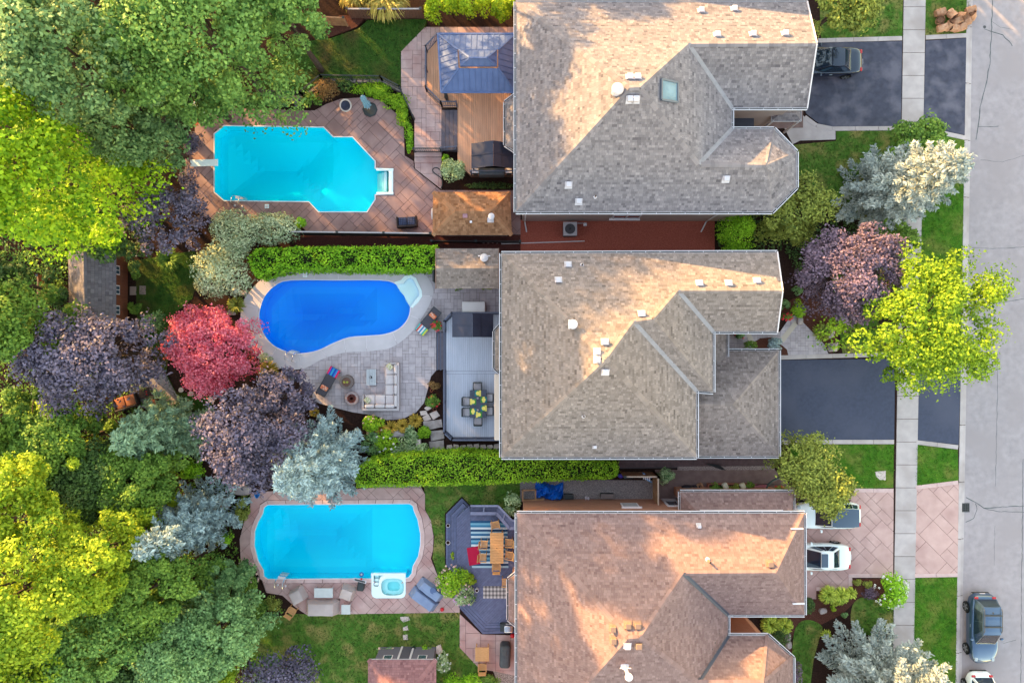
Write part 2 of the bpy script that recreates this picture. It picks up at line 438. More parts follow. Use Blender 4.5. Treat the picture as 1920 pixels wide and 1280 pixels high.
# driveways
def pad(name, px, z0, z1, mat): return struct(name, Geo().prism(PP(px), z0, z1), mat)
pad('driveway_north', [(1512,78),(1535,80),(1691,78),(1689,237),(1560,238),(1535,232),(1512,214),(1500,190)], -.05, .035, m_asph)
pad('apron_north', [(1735,77),(1813,72),(1810,254),(1731,238)], -.05, .03, m_asph)
def strips(name, segs, w, mat, z=.055):
    """a concrete edging laid in lengths"""
    base = None
    for pts in segs:
        for (a, b), (c, d) in zip(pts, pts[1:]):
            L = math.hypot(c - a, d - b); n = max(1, round(L/42)); dx, dy = (c - a)/L, (d - b)/L; nx, ny = -dy*w/2, dx*w/2
            for i in range(n):
                s0 = L*i/n + .25; s1 = L*(i+1)/n - .25
                q = [(a + dx*s0 + nx, b + dy*s0 + ny), (a + dx*s1 + nx, b + dy*s1 + ny), (a + dx*s1 - nx, b + dy*s1 - ny), (a + dx*s0 - nx, b + dy*s0 - ny)]
                if base is None: base = struct(name, Geo().prism(PP(q), -.06, z, inset=.008), mat)
                else: Geo().prism(PP(q), -.06, z, inset=.008).build('edging_length', mat, base)
    return base
strips('edging_north_drive', [[(1533,77),(1600,75),(1691,72.5)], [(1735,71),(1812,67)], [(1690,241),(1560,242),(1530,236),(1508,220)], [(1731,242),(1809,259)]], 8, m_conc)
pad('walkway_north', [(1448,228),(1504,216),(1530,239),(1566,243),(1566,262),(1500,264),(1486,271),(1470,240)], -.05, .045, m_conc)
pad('porch_floor_north', [(1372,200),(1505,200),(1505,240),(1372,244)], -.05, .06, m_sideconc)
pad('driveway_middle', [(1458,675),(1678,672),(1676,825),(1458,825)], -.05, .035, m_asph2)
pad('apron_middle', [(1719,690),(1801,680),(1797,833),(1717,825)], -.05, .03, m_asph2)
strips('edging_middle_drive', [[(1462,670),(1560,667),(1678,664)], [(1460,829),(1560,828),(1676,828)], [(1717,828.5),(1796,838)]], 8, m_conc)
# pink driveway in stamped squares
dreg = [(1500,962),(1500,935),(1560,925),(1610,922),(1675,922),(1674,1076),(1592,1076),(1592,1100),(1530,1100),(1530,1122),(1505,1122)]
d3 = struct('driveway_south', Geo().sheet([PP(dreg)], .015), m_pinkj)
laid(d3, 'stamped_square', Region(PP(dreg)), ashlar(-7, 7, -9, 9, .52, R(45), (21.5, -13.5), random.Random(3)), .0, .04, m_drv, gap=.022)
areg = [(1716,917),(1797,907),(1795,1074),(1714,1076)]
d3b = struct('apron_south', Geo().sheet([PP(areg)], .012), m_pinkj)
laid(d3b, 'stamped_square', Region(PP(areg)), ashlar(-5, 5, -6, 6, .66, R(45), (28.4, -12.6), random.Random(5)), .0, .036, m_drv, gap=.022)
strips('edging_south_drive', [[(1600,918.5),(1675,919)], [(1716,913.5),(1796,903.5)], [(1590,1078.5),(1674,1078.5)], [(1594,1082),(1594,1098)], [(1530,1103),(1592,1103)], [(1714,1078.5),(1795,1077)]], 7, M('pink_edging', A(222,200,196), A(206,180,176), scale=3, rough=.8, rnd=.04))

# lawns (each with its own blades further below)
LAWNS = []
def lawn(name, px, mat, z=.02, z0=-.05, dens=55, smooth=0, blade=None):
    pts = smooth_loop(px, smooth) if smooth else px
    w = PP(pts, z); o = struct(name, Geo().prism(w, z0, z), mat); LAWNS.append((o, w, z, dens, blade or mat)); return o
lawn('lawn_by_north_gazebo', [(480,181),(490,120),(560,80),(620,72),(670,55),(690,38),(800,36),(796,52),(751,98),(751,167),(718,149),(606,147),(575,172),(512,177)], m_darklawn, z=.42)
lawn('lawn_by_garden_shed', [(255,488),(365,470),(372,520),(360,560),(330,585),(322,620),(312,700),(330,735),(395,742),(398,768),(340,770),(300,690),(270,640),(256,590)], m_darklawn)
lawn('lawn_beside_south_pool', [(795,905),(975,905),(975,960),(935,950),(880,945),(866,930),(834,962),(834,1055),(845,1075),(822,1080),(811,1046),(815,1005),(798,955)], m_lawn)
lawn('lawn_south_of_pool', [(575,1151),(862,1146),(862,1214),(900,1254),(930,1300),(480,1300),(470,1230),(478,1190),(500,1160),(545,1150)], m_lawn)
lawn('front_lawn_north', [(1488,272),(1568,264.5),(1568,246),(1690,245),(1688,330),(1640,420),(1560,400),(1500,330)], m_lawn)
lawn('verge_north', [(1731,246),(1809,262),(1804,490),(1800,676),(1722,688),(1727,420)], m_brightlawn)
lawn('front_lawn_top', [(1535,-30),(1693,-30),(1692,68),(1600,70),(1540,73)], m_lawn)
lawn('verge_top', [(1736,-30),(1822,-30),(1812,62),(1735,67)], m_lawn)
lawn('front_lawn_middle', [(1560,520),(1690,470),(1684,560),(1678,660),(1580,662)], m_lawn)
lawn('front_lawn_south', [(1480,833),(1676,833),(1675,914),(1600,916),(1500,925)], m_brightlawn)
lawn('verge_south', [(1717,833),(1796,843),(1797,900),(1716,910)], m_brightlawn)
lawn('verge_bottom', [(1714,1083),(1795,1081),(1792,1320),(1709,1320)], m_brightlawn)
lawn('lawn_island_by_hydrangea', [(1597,1140),(1612,1121),(1640,1124),(1674,1140),(1675,1172),(1640,1190),(1600,1180)], m_lawn, smooth=4)
lawn('lawn_island_by_bay', [(1487,1200),(1498,1168),(1520,1162),(1542,1175),(1535,1200),(1525,1240),(1515,1300),(1485,1300)], m_lawn, smooth=4)

# beds of mulch with their own colour
def bed(name, px, mat, z=.012): return struct(name, Geo().prism(PP(px), -.05, z), mat)
bed('red_mulch_side_yard', [(976,412),(1340,412),(1340,474),(976,474)], m_redmulch)
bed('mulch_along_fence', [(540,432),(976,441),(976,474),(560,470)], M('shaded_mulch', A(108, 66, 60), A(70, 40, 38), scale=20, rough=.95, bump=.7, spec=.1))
bed('bare_corner_by_pool', [(366,238),(345,230),(350,212),(400,212)], m_redmulch)
bed('leafy_corner_by_fence', [(602,70),(640,35),(690,34),(672,56),(620,76)], m_brownmulch, z=.44)
bed('front_bed_south', [(1508,1122),(1530,1106),(1592,1104),(1598,1084),(1674,1083),(1676,1140),(1612,1118),(1580,1150),(1540,1170),(1505,1165),(1482,1200),(1488,1245),(1480,1250),(1440,1190),(1440,1155)], m_brownmulch)
bed('front_bed_middle', [(1455,575),(1530,540),(1580,600),(1560,664),(1500,600),(1470,600)], m_brownmulch)
bed('patio_bed', [(800,735),(818,695),(834,695),(834,800),(800,800),(760,790),(785,772)], m_soil)

# paving of the back yards
DK1 = [(406,202),(440,204),(590,208),(612,196),(640,186),(690,183),(716,190),(748,218),(757,232),(759,292),(776,303),(776,316),(826,357),(976,357),(976,440),(812,441),(575,434),(555,415),(400,412),(372,400),(362,372),(367,365),(366,345),(348,322),(348,288),(367,272),(366,240),(382,225)]
def deck_with_pool(name, outer, hole, z, jm):
    return struct(name, Geo().sheet([PP(outer), hole], z - .022), jm)
dk1 = deck_with_pool('pool_deck_north', DK1, pool_w[0], .06, m_pinkj)
g = Geo().skirt(PP(DK1), -.05, .038); g.build('edge_band', m_pinkj, dk1)
laid(dk1, 'stamped_slab', Region(PP(DK1), [offset_poly(pool_w[0], -.10)]), ashlar(-12, 13, -12, 12, .37, R(-45), (-12.5, 11), random.Random(11)), .0, .06, m_pinkst, gap=.026)
# raised terrace beside the gazebo
TR = [(797,51),(968,51),(968,80),(822,80),(800,98),(800,172),(828,202),(828,284),(777,284),(777,222),(752,168),(752,97)]
TZ = .42
tr = struct('terrace_north', Geo().prism(PP(TR, TZ), -.05, TZ - .02), m_pinkj)
laid(tr, 'stamped_slab', Region(PP(TR, TZ)), ashlar(-4, 4, -6, 6, .3, 0, (-3.5, 16.6), random.Random(13)), TZ - .03, TZ, m_terr, gap=.018)
st = struct('terrace_steps', Geo().prism(PP([(777,284.5),(828,284.5),(828,294),(777,294)], .3), -.05, .28), m_pinkj)
for k, (ya, yb, z) in enumerate(((285, 294, .30), (294.5, 305, .2))):
    Geo().prism(PP([(777,ya),(828,ya),(828,yb),(777,yb)], z), 0, z, inset=.012).build('step', m_terr, st)
ld = PP([(777,305.5),(828,305.5),(828,355),(778,316)], .12)
lo = struct('landing', Geo().prism(ld, -.05, .105), m_pinkj)
laid(lo, 'stamped_slab', Region(ld), ashlar(-2, 2, -2, 2, .4, 0, (-5.7, 11.2)), .1, .125, m_terr, gap=.018)

# middle yard: pool ring in cast sections, then pavers
RG = smooth_loop([(530,505),(610,504),(700,504),(770,506),(797,515),(812,540),(809,563),(792,595),(770,625),(735,651),(695,658),(645,661),(605,673),(572,690),(540,692),(505,684),(480,667),(461,640),(452,602),(455,570),(470,545),(495,521)], 3)
ring = deck_with_pool('pool_ring', RG, pool_w[1], .07, M('white_caulk', A(232, 234, 238), rough=.7))
for o in (ring,): Geo().skirt(PP(RG), -.05, .047).build('edge_band', m_ring, ring)
ringreg = Region(PP(RG), [offset_poly(pool_w[1], -.09)])
seams = [((547,528),(543,504)),((591,527),(590,504)),((635,527),(634,504)),((679,527),(679,504)),((723,527),(728,504)),((764,540),(775,500)),((779,553),(815,556)),((766,590),(788,599)),((736,622),(746,648)),((687,628),(688,660)),((645,634),(649,663)),((600,655),(618,674)),((562,662),(566,692)),((519,652),(503,680)),((489,622),(470,632)),((484,577),(460,571)),((507,545),(488,522))]
n = len(seams)
for i in range(n):
    (ia, oa), (ib, ob) = seams[i], seams[(i+1) % n]
    far = lambda a, b, k: G(b[0] + (b[0] - a[0])*k, b[1] + (b[1] - a[1])*k)
    near = lambda a, b: G(a[0] - (b[0] - a[0])*.35, a[1] - (b[1] - a[1])*.35)
    q = [near(ia, oa), far(ia, oa, 1.2), far(ib, ob, 1.2), near(ib, ob)]
    laid(ring, 'cast_section', ringreg, [q], .0, .07, m_ring, gap=.05)
PT = [(566,686),(601,670),(644,656),(695,653),(732,646),(766,621),(788,593),(806,562),(808,540),(795,516),(812,498),(942,498),(942,588),(848,588),(834,602),(834,622),(818,622),(818,694),(808,706),(802,730),(795,755),(780,773),(755,785),(725,787),(705,779),(660,772),(625,763),(600,756),(570,741),(562,720)]
pt = struct('patio', Geo().prism(PP(PT), -.05, .035), m_pavj)
laid(pt, 'paver', Region(PP(PT)), ashlar(-8, 9, -7, 8, .215, 0, (-7.5, -.5), random.Random(21)), .0, .055, m_paver, gap=.014, wob=.003)
# front walk of the middle house
FW = [(1360,622),(1462,622),(1480,596),(1492,590),(1505,604),(1530,630),(1545,645),(1553,664),(1462,668),(1440,656),(1360,656)]
fw = struct('front_walk', Geo().prism(PP(FW), -.05, .025), m_pavj)
laid(fw, 'paver', Region(PP(FW)), ashlar(-6, 6, -4, 4, .17, R(0), (18, .3), random.Random(23)), .0, .042, m_paver, gap=.012, wob=.002, stuff='small_pavers')
bed('entry_bed', [(1412,642),(1425,634),(1448,632),(1475,655),(1478,668),(1440,662),(1412,656)], m_brownmulch, z=.052)
for nm, q in (('soldier_course_by_steps', [(1461,636),(1490,600),(1497,606),(1469,642)]), ('soldier_course_by_door', [(1398,622),(1406,622),(1415,643),(1405,646)])):
    pad(nm, q, .0, .05, M('cream_stone', A(206, 200, 184), rough=.8))

# south yard pool deck
D3 = [(470,926),(480,921),(640,917),(700,914),(790,914),(797,925),(797,955),(808,975),(813,1005),(812,1030),(808,1046),(822,1082),(862,1138),(862,1147),(575,1151),(553,1136),(530,1115),(500,1110),(478,1062),(452,1050),(450,1010),(459,975),(470,950)]
SPA = [(697,1077),(760,1077),(760,1113),(752,1121),(704,1121),(697,1114)]
dk3 = struct('pool_deck_south', Geo().sheet([PP(D3), pool_w[2], pool_w[3]], .038), m_pinkj)
Geo().skirt(PP(D3), -.05, .038).build('edge_band', m_pinkj, dk3)
laid(dk3, 'stamped_slab', Region(PP(D3), [PP([(500,937),(640,936),(770,935),(783,942),(786,957),(792,970),(797,1000),(797,1020),(793,1045),(783,1062),(781,1076),(771,1090),(759.5,1092),(759.5,1113),(752,1120.5),(704,1120.5),(697.5,1113),(697.5,1092),(640,1092),(500,1093),(487,1083),(486,1070),(476,1053),(469,1022),(470,994),(476,975),(485,960),(488,944)])]), ashlar(-10, 10, -10, 10, .42, R(45), (-11.5, -13.5), random.Random(31)), .0, .06, m_h3deck, gap=.02)
# patio by the barbecue, gravel and side paths
BP = [(862,1150),(903,1188),(970,1190),(970,1266),(926,1257),(900,1253),(862,1213)]
bp = struct('barbecue_patio', Geo().prism(PP(BP), -.05, .025), m_pinkj)
laid(bp, 'stamped_slab', Region(PP(BP)), ashlar(-3, 3, -3, 3, .5, 0, (-1.6, -20), random.Random(33)), .0, .045, m_h3deck, gap=.022)
pad('gravel_strip_side', [(975,898),(1228,900),(1228,940),(975,940)], -.05, .02, m_gravel)
pad('concrete_side_path', [(1228,880),(1452,880),(1500,925),(1500,960),(1228,960)], -.05, .03, m_sideconc)
bpth = struct('brown_side_path', Geo().prism(PP([(1160,846),(1452,846),(1452,875),(1160,878)]), -.05, .02), m_pavj)
laid(bpth, 'paver', Region(PP([(1160,846),(1452,846),(1452,873),(1160,876)])), [PP([(1160 + i*12 + (j % 2)*6, 846 + j*5.2), (1172 + i*12 + (j % 2)*6, 846 + j*5.2), (1172 + i*12 + (j % 2)*6, 851.2 + j*5.2), (1160 + i*12 + (j % 2)*6, 851.2 + j*5.2)]) for i in range(-1, 25) for j in range(6)], 0, .035, m_brickpath, gap=.012, stuff='small_pavers')
pad('pebble_strip', [(1270,874),(1452,873),(1452,880),(1270,881)], -.05, .04, M('pale_pebbles', A(196, 186, 180), A(90, 70, 64), scale=24, rough=.9, bump=.9, bscale=24, contrast=2))
pad('pebble_strip_by_pool', [(700,908),(790,905),(790,914),(700,915)], -.05, .04, MATS['pale_pebbles'])
pad('pebbles_by_house', [(925,1257),(970,1264),(970,1300),(940,1300)], -.05, .035, MATS['pale_pebbles'])
# the paved nook under the plum tree
NK = [(262,690),(305,690),(338,752),(300,772),(250,760),(240,720)]
nk = struct('paved_nook', Geo().prism(PP(NK), -.05, .025), m_pavj)
laid(nk, 'paver', Region(PP(NK)), ashlar(-3, 3, -3, 3, .3, R(-30), (-24, -3), random.Random(4)), .0, .045, M('nook_paver', A(150,148,154,0.95), A(130,128,134,0.95), scale=3, rough=.9, rnd=.1), gap=.02)
# ================================================================ SWIMMING POOLS
def water_mat(name, absorb, dens):
    m = bpy.data.materials.new(name); m.use_nodes = True; N = m.node_tree.nodes; L = m.node_tree.links
    N.remove(N['Principled BSDF'])
    tr = N.new('ShaderNodeBsdfTransparent'); gl = N.new('ShaderNodeBsdfGlossy'); gl.inputs['Roughness'].default_value = .03
    ge = N.new('ShaderNodeNewGeometry'); dt = N.new('ShaderNodeVectorMath'); dt.operation = 'DOT_PRODUCT'; L.new(ge.outputs['Incoming'], dt.inputs[1])
    ab = N.new('ShaderNodeMath'); ab.operation = 'ABSOLUTE'; L.new(dt.outputs['Value'], ab.inputs[0]); om = N.new('ShaderNodeMath'); om.operation = 'SUBTRACT'; om.inputs[0].default_value = 1; L.new(ab.outputs[0], om.inputs[1])
    p5 = N.new('ShaderNodeMath'); p5.operation = 'POWER'; p5.inputs[1].default_value = 5; L.new(om.outputs[0], p5.inputs[0]); fr = N.new('ShaderNodeMath'); fr.operation = 'MULTIPLY_ADD'; fr.inputs[1].default_value = .98; fr.inputs[2].default_value = .012; L.new(p5.outputs[0], fr.inputs[0])
    mx = N.new('ShaderNodeMixShader')
    nz = N.new('ShaderNodeTexNoise'); nz.inputs['Scale'].default_value = 2.2; nz.inputs['Detail'].default_value = 3; L.new(ge.outputs['Position'], nz.inputs['Vector'])
    bp = N.new('ShaderNodeBump'); bp.inputs['Strength'].default_value = .25; bp.inputs['Distance'].default_value = .03; L.new(nz.outputs['Fac'], bp.inputs['Height'])
    L.new(bp.outputs[0], gl.inputs['Normal']); L.new(bp.outputs[0], dt.inputs[0])
    L.new(fr.outputs[0], mx.inputs[0]); L.new(tr.outputs[0], mx.inputs[1]); L.new(gl.outputs[0], mx.inputs[2]); L.new(mx.outputs[0], N['Material Output'].inputs[0])
    va = N.new('ShaderNodeVolumeAbsorption'); va.inputs['Color'].default_value = (*absorb, 1); va.inputs['Density'].default_value = dens
    L.new(va.outputs[0], N['Material Output'].inputs['Volume'])
    m2 = bpy.data.materials.new(name + '_under'); m2.use_nodes = True; N2 = m2.node_tree.nodes; N2.remove(N2['Principled BSDF'])
    t2 = N2.new('ShaderNodeBsdfTransparent'); m2.node_tree.links.new(t2.outputs[0], N2['Material Output'].inputs[0])
    v2 = N2.new('ShaderNodeVolumeAbsorption'); v2.inputs['Color'].default_value = (*absorb, 1); v2.inputs['Density'].default_value = dens
    m2.node_tree.links.new(v2.outputs[0], N2['Material Output'].inputs['Volume'])
    return m, m2
def edge_dist(x, y, P):
    best = 9e9
    for i in range(len(P)):
        ax, ay = P[i-1][0], P[i-1][1]; bx, by = P[i][0], P[i][1]; dx, dy = bx - ax, by - ay
        t = max(0, min(1, ((x - ax)*dx + (y - ay)*dy)/(dx*dx + dy*dy + 1e-12))); best = min(best, math.hypot(x - ax - dx*t, y - ay - dy*t))
    return best
def pool(name, label, out, deck, level, depth, liner, absorb, dens, cop, coping_mat, lip=.09):
    t = thing(name, label, 'swimming pool', (sum(p.x for p in out)/len(out), sum(p.y for p in out)/len(out), 0))
    P = [(p.x, p.y) for p in out]
    if area2(P) < 0: P = P[::-1]
    reg = Region(P); g = Geo(); w = Geo(); cs = .45
    nx = int((reg.x1 - reg.x0)/cs) + 1; ny = int((reg.y1 - reg.y0)/cs) + 1; bot = []
    dep = lambda x, y: depth(x, y, edge_dist(x, y, P))
    for i in range(nx):
        for j in range(ny):
            x, y = reg.x0 + i*cs, reg.y0 + j*cs
            fr, Ar = reg.cut([(x, y), (x+cs, y), (x+cs, y+cs), (x, y+cs)])
            for r in fr: bot.append([(a, b, -dep(a, b)) for a, b in r])
    for r in bot: g.add(r, [tuple(range(len(r)))])
    n = len(P)
    side = []                                     # walls follow the floor
    for i in range(n):
        a, b = Vector((*P[i], 0)), Vector((*P[(i+1) % n], 0)); k = max(1, int((b - a).length/.4))
        side += [a + (b - a)*q/k for q in range(k)]
    m = len(side); v = [(p.x, p.y, deck - .01) for p in side] + [(p.x, p.y, -dep(p.x, p.y)) for p in side]
    g.add(v, [((i+1) % m, i, i + m, (i+1) % m + m) for i in range(m)])
    g.build('basin', liner, t)
    wm = water_mat(name + '_water_' + label.split()[0], absorb, dens)
    Q = [(p.x, p.y) for p in offset_poly(P, .004)]
    w.m = 0; w.sheet([Q], level); w.m = 1
    sq = [Vector((*q, 0)) for q in Q]; v = [(p[0], p[1], level) for p in Q] + [(p[0], p[1], -3.2) for p in Q]; k = len(Q)
    w.add(v, [(i, (i+1) % k, (i+1) % k + k, i + k) for i in range(k)]); g2 = Geo().sheet([Q], -3.2); w.add(g2.v, [f[::-1] for f in g2.f])
    w.build('water', list(wm), t)
    # coping, in lengths
    o2 = offset_poly(P, -cop); acc = 0; start = 0
    for i in range(n):
        j = (i + 1) % n
        q = [P[i], P[j], (o2[j].x, o2[j].y), (o2[i].x, o2[i].y)]
        Geo().prism([Vector((*a, 0)) for a in q], deck - .04, deck + .012).build('coping', coping_mat, t)
    return t
def ladder(parent, px, py, ang, w=.5):
    """two bent chrome rails with a tread, reaching over the edge; ang = direction towards the water"""
    c = G(px, py, .06); d = Vector((math.cos(ang), math.sin(ang), 0)); s = Vector((-d.y, d.x, 0)); ch = M('chrome', (.75, .77, .8), rough=.18, metal=1.0)
    l = None
    for k in (-1, 1):
        b = c + s*w/2*k
        pts = [b + Vector((0, 0, 0)), b + Vector((0, 0, .35)), b + d*.05 + Vector((0, 0, .62)), b + d*.2 + Vector((0, 0, .72)), b + d*.45 + Vector((0, 0, .68)), b + d*.6 + Vector((0, 0, .45)), b + d*.62 + Vector((0, 0, -.9))]
        r = Geo().tube(pts, .024, 8).build('ladder_rail', ch, parent, smooth=True)
        Geo().lathe([(.07, 0), (.07, .02), (.03, .04)], b, 14).build('rail_flange', m_white, r)
    for z in (-.18, -.5): Geo().obb(c + d*.62 + Vector((0, 0, z - .06)), s*w/2, d*.06, Vector((0, 0, .02))).build('ladder_tread', m_white, parent)
    Geo().obb(c + d*.55 + Vector((0, 0, .1)), s*w/2, d*.09, Vector((0, 0, .02))).build('ladder_tread', m_white, parent)
m_l1 = M('turquoise_liner', (.003, .85, .96), (.003, .83, .95), scale=1.1, rough=.5)
m_l2 = M('blue_liner', (.002, .30, .92), (.002, .285, .90), scale=1.1, rough=.5)
m_l3 = M('aqua_liner', (.003, .76, .92), (.003, .73, .91), scale=1.1, rough=.5)
m_acryl = M('white_acrylic', (.74, .80, .82), rough=.3)
clamp = lambda v, a, b: max(a, min(b, v))
def dep1(x, y, e):
    brk = (640 - 0)/S*0 + G(612, 330).x + (y - G(612, 330).y)*.22
    r = clamp((brk - x)/3.0, 0, 1); return 1.05 + .9*min(r, clamp((e - .5)/2.2, 0, 1))
def dep2(x, y, e):
    r = clamp((G(700, 600).x - x)/2.6, 0, 1); return 1.05 + 1.1*min(r, clamp((e - .6)/1.6, 0, 1))
def dep3(x, y, e):
    r = clamp((G(690, 600).x - x)/2.8, 0, 1); return 1.05 + 1.1*min(r, clamp((e - .55)/1.8, 0, 1))
ABS = (.10, .93, .975)
p1 = pool('swimming_pool', 'turquoise angular swimming pool with diving board and white steps', pool_w[0], .06, -.06, dep1, m_l1, ABS, .8, .07, m_white)
p2 = pool('swimming_pool', 'deep blue kidney-shaped swimming pool ringed by pale concrete', pool_w[1], .07, -.05, dep2, m_l2, ABS, .8, .07, m_white)
p3 = pool('swimming_pool', 'aqua bow-ended swimming pool with a white spa built into its edge', pool_w[2], .06, -.06, dep3, m_l3, ABS, .8, .05, m_white)
# cast coping round the south pool, in blocks
n3 = len(pool_w[2]); i3 = offset_poly(pool_w[2], -.05); o3 = offset_poly(pool_w[2], -.30)
for i in range(n3):
    j = (i+1) % n3; a, b, c, d = i3[i], i3[j], o3[j], o3[i]; L = (b - a).length; k = max(1, round(L/1.1))
    for q in range(k):
        s0, s1 = q/k + .004, (q+1)/k - .004
        quad = [a.lerp(b, s0), a.lerp(b, s1), d.lerp(c, s1), d.lerp(c, s0)]
        if not (G(696, 0).x < (quad[0].x + quad[1].x)/2 < G(761, 0).x and quad[0].y < G(0, 1070).y): Geo().prism(quad, .03, .075, inset=.006).build('coping_block', m_cop3, p3)
# diving board
db = thing('diving_board', 'white diving board at the west end of the turquoise pool', 'diving board', G(366, 306, .06))
Geo().rbox(G(383, 305.5, .52), (1.82, .45, .06), .02, 2, R(1.5)).build('board', M('board_white', (.78, .8, .82), rough=.5), db)
Geo().rbox(G(372, 306, .28), (.7, .36, .42), .03).build('stand', m_white, db)
for s in (-.14, .14): Geo().lathe([(.03, 0), (.03, .012)], G(360, 306, .55) + Vector((0, s, .0)), 10).build('bolt', MATS['chrome'] if 'chrome' in MATS else m_white, db)
ladder(p1, 447, 386.5, R(80))
ladder(p2, 545.5, 676, R(75))
ladder(p3, 528, 1097, R(83), .52)
for px, py in ((500.5, 387), (572, 515.5)):
    o = thing('skimmer_lid', 'square white skimmer lid in the deck south of the turquoise pool' if py < 400 else 'square white skimmer lid in the pale ring of the blue pool', 'lid', G(px, py, .07))
    c = G(px, py, .06); Geo().rbox((c.x, c.y, .075), (.28, .28, .024), .008).build('plate', m_acryl, o)
    Geo().lathe([(.1, 0), (.1, .006), (.085, .008)], (c.x, c.y, .086), 18).build('lid', m_white, o)
# entry steps of the turquoise pool: a white moulded bay with four treads
c0, c1 = G(702, 316, .06), G(737, 365, .06); xa, xb, ya, yb = c0.x, c1.x, c1.y, c0.y
sx = thing('pool_steps', 'white moulded entry steps at the east side of the turquoise pool', 'pool steps', ((xa+xb)/2, (ya+yb)/2, 0))
g = Geo(); g.rbox(((xa+xb)/2 + .08, yb - .08, .075), (xb - xa - .1, .17, .06), .025); g.rbox(((xa+xb)/2 + .08, ya + .08, .075), (xb - xa - .1, .17, .06), .025)
g.rbox((xb - .14, (ya+yb)/2, .075), (.3, yb - ya, .05), .02); g.build('rim', m_acryl, sx, smooth=True)
for k in range(4):
    x0 = xa + .03 + k*.19; Geo().rbox((x0 + .1, (ya+yb)/2, (-.8, -.58, -.36, -.15)[k] - .35), (.2, yb - ya - .3, .7), .025).build('tread', m_acryl, sx, smooth=True)
g = Geo(); g.box(xa - .0, xb - .33, ya + .15, yb - .15, -.1, .068)
# steps of the blue pool: curved treads in a white shell
s2 = thing('pool_steps', 'white curved corner steps at the upper right of the blue pool', 'pool steps', G(770, 545))
bay = [P2o[_a]] + ST2 + [P2o[_b]]
bo = [(739,529),(752,525),(758,518),(768,514.5),(780,521),(791,545),(791.5,556),(784,567),(774,577)]
Geo().prism(PP(bo, .07) + PP(bay[::-1], .07), -.1, .10).build('rim', m_acryl, s2)
c = (755, 556)
for k, z in enumerate((-.14, -.34, -.56)):
    f = 1 - k*.24
    Geo().prism(PP([(c[0] + (x - c[0])*f, c[1] + (y - c[1])*f) for x, y in bay] + [(c[0] + 3, c[1] - 1)], z), -1.0, z, inset=.02).build('tread', m_acryl, s2)
# the spa
c0, c1 = G(696.5, 1074.5, .1), G(760.5, 1121, .1); xa, xb, ya, yb = c0.x, c1.x, c1.y, c0.y
sp = thing('spa_tub', 'white acrylic spa tub set into the edge of the aqua pool', 'spa tub', ((xa+xb)/2, (ya+yb)/2, 0))
outl = [(xa, yb), (xa, ya + .3), (xa + .09, ya + .09), (xa + .3, ya), (xb - .3, ya), (xb - .09, ya + .09), (xb, ya + .3), (xb, yb)]
tubc = ((xa+xb)/2 + .27, (ya+yb)/2 - .08); tub = []
for k in range(28):
    t = 2*math.pi*k/28; e = 2.6/4
    tub.append((tubc[0] + .76*abs(math.cos(t))**e*math.copysign(1, math.cos(t)), tubc[1] + .58*abs(math.sin(t))**e*math.copysign(1, math.sin(t))))
lane = [(xa + .14, yb - .13), (xa + .14, yb - .82), (xa + .2, yb - .88), (xa + .42, yb - .88), (xa + .48, yb - .8), (xa + .5, yb - .45), (xa + .62, yb - .2), (xa + .85, yb - .13)]
g = Geo(); g.sheet([outl, tub, lane], .09); g.skirt(outl, -.1, .09)
for hole, z in ((tub, -.45), (lane, -.25)):
    g.skirt(hole[::-1] if area2(hole) > 0 else hole, z, .09); g.sheet([hole], z)
g.build('shell', m_acryl, sp)
seat = [(tubc[0] + (x - tubc[0])*1.0, tubc[1] + (y - tubc[1])*1.0) for x, y in tub]; hole = [(tubc[0] + .02 + (x - tubc[0])*.55, tubc[1] - .06 + (y - tubc[1])*.55) for x, y in tub]
g = Geo(); g.sheet([seat, hole], -.2); g.skirt(hole[::-1], -.45, -.2); g.build('bench', m_acryl, sp)
wm = water_mat('spa_water', (.3, .93, .95), 1.6)
for q, z in ((tub, .03), (lane, .01)):
    w = Geo(); w.m = 0; w.sheet([q], z); w.m = 1; w.skirt(q, -.5, z); g2 = Geo().sheet([q], -.5); w.add(g2.v, [f[::-1] for f in g2.f]); w.build('water', list(wm), sp)
for k in range(3): Geo().rbox((xa + .31, yb - .25 - k*.24, -.18 + k*.07), (.3, .2, .14), .03).build('step', m_acryl, sp)
# ================================================================ HOUSES
m_base = M('roof_felt', (.05, .05, .05), rough=.95)
def shingle_mat(name, d, l, mid=None): return M(name, d, l, attr=1.0, rough=.92, spec=.15, bump=.3, bscale=160)
SH1 = shingle_mat('grey_shingles', A(104, 102, 106), A(170, 167, 168))
SH2 = shingle_mat('taupe_shingles', A(112, 105, 99), A(176, 167, 159))
SH3 = shingle_mat('russet_shingles', A(122, 101, 98), A(168, 146, 141))
SHG = shingle_mat('garage_shingles', A(110, 103, 99), A(172, 164, 158))
m_gut = M('gutter_white', A(232, 238, 242), rough=.4)
m_gutin = M('gutter_inside', A(92, 92, 90), rough=.8)
m_vent = M('vent_metal', A(214, 216, 222), rough=.45)
m_ventb = M('vent_brown', A(150, 126, 108), rough=.5)
m_valley = M('valley_metal', A(168, 170, 174), A(150, 152, 156), scale=3, rough=.6)
m_valleyd = M('valley_dark', A(86, 92, 104), rough=.5)
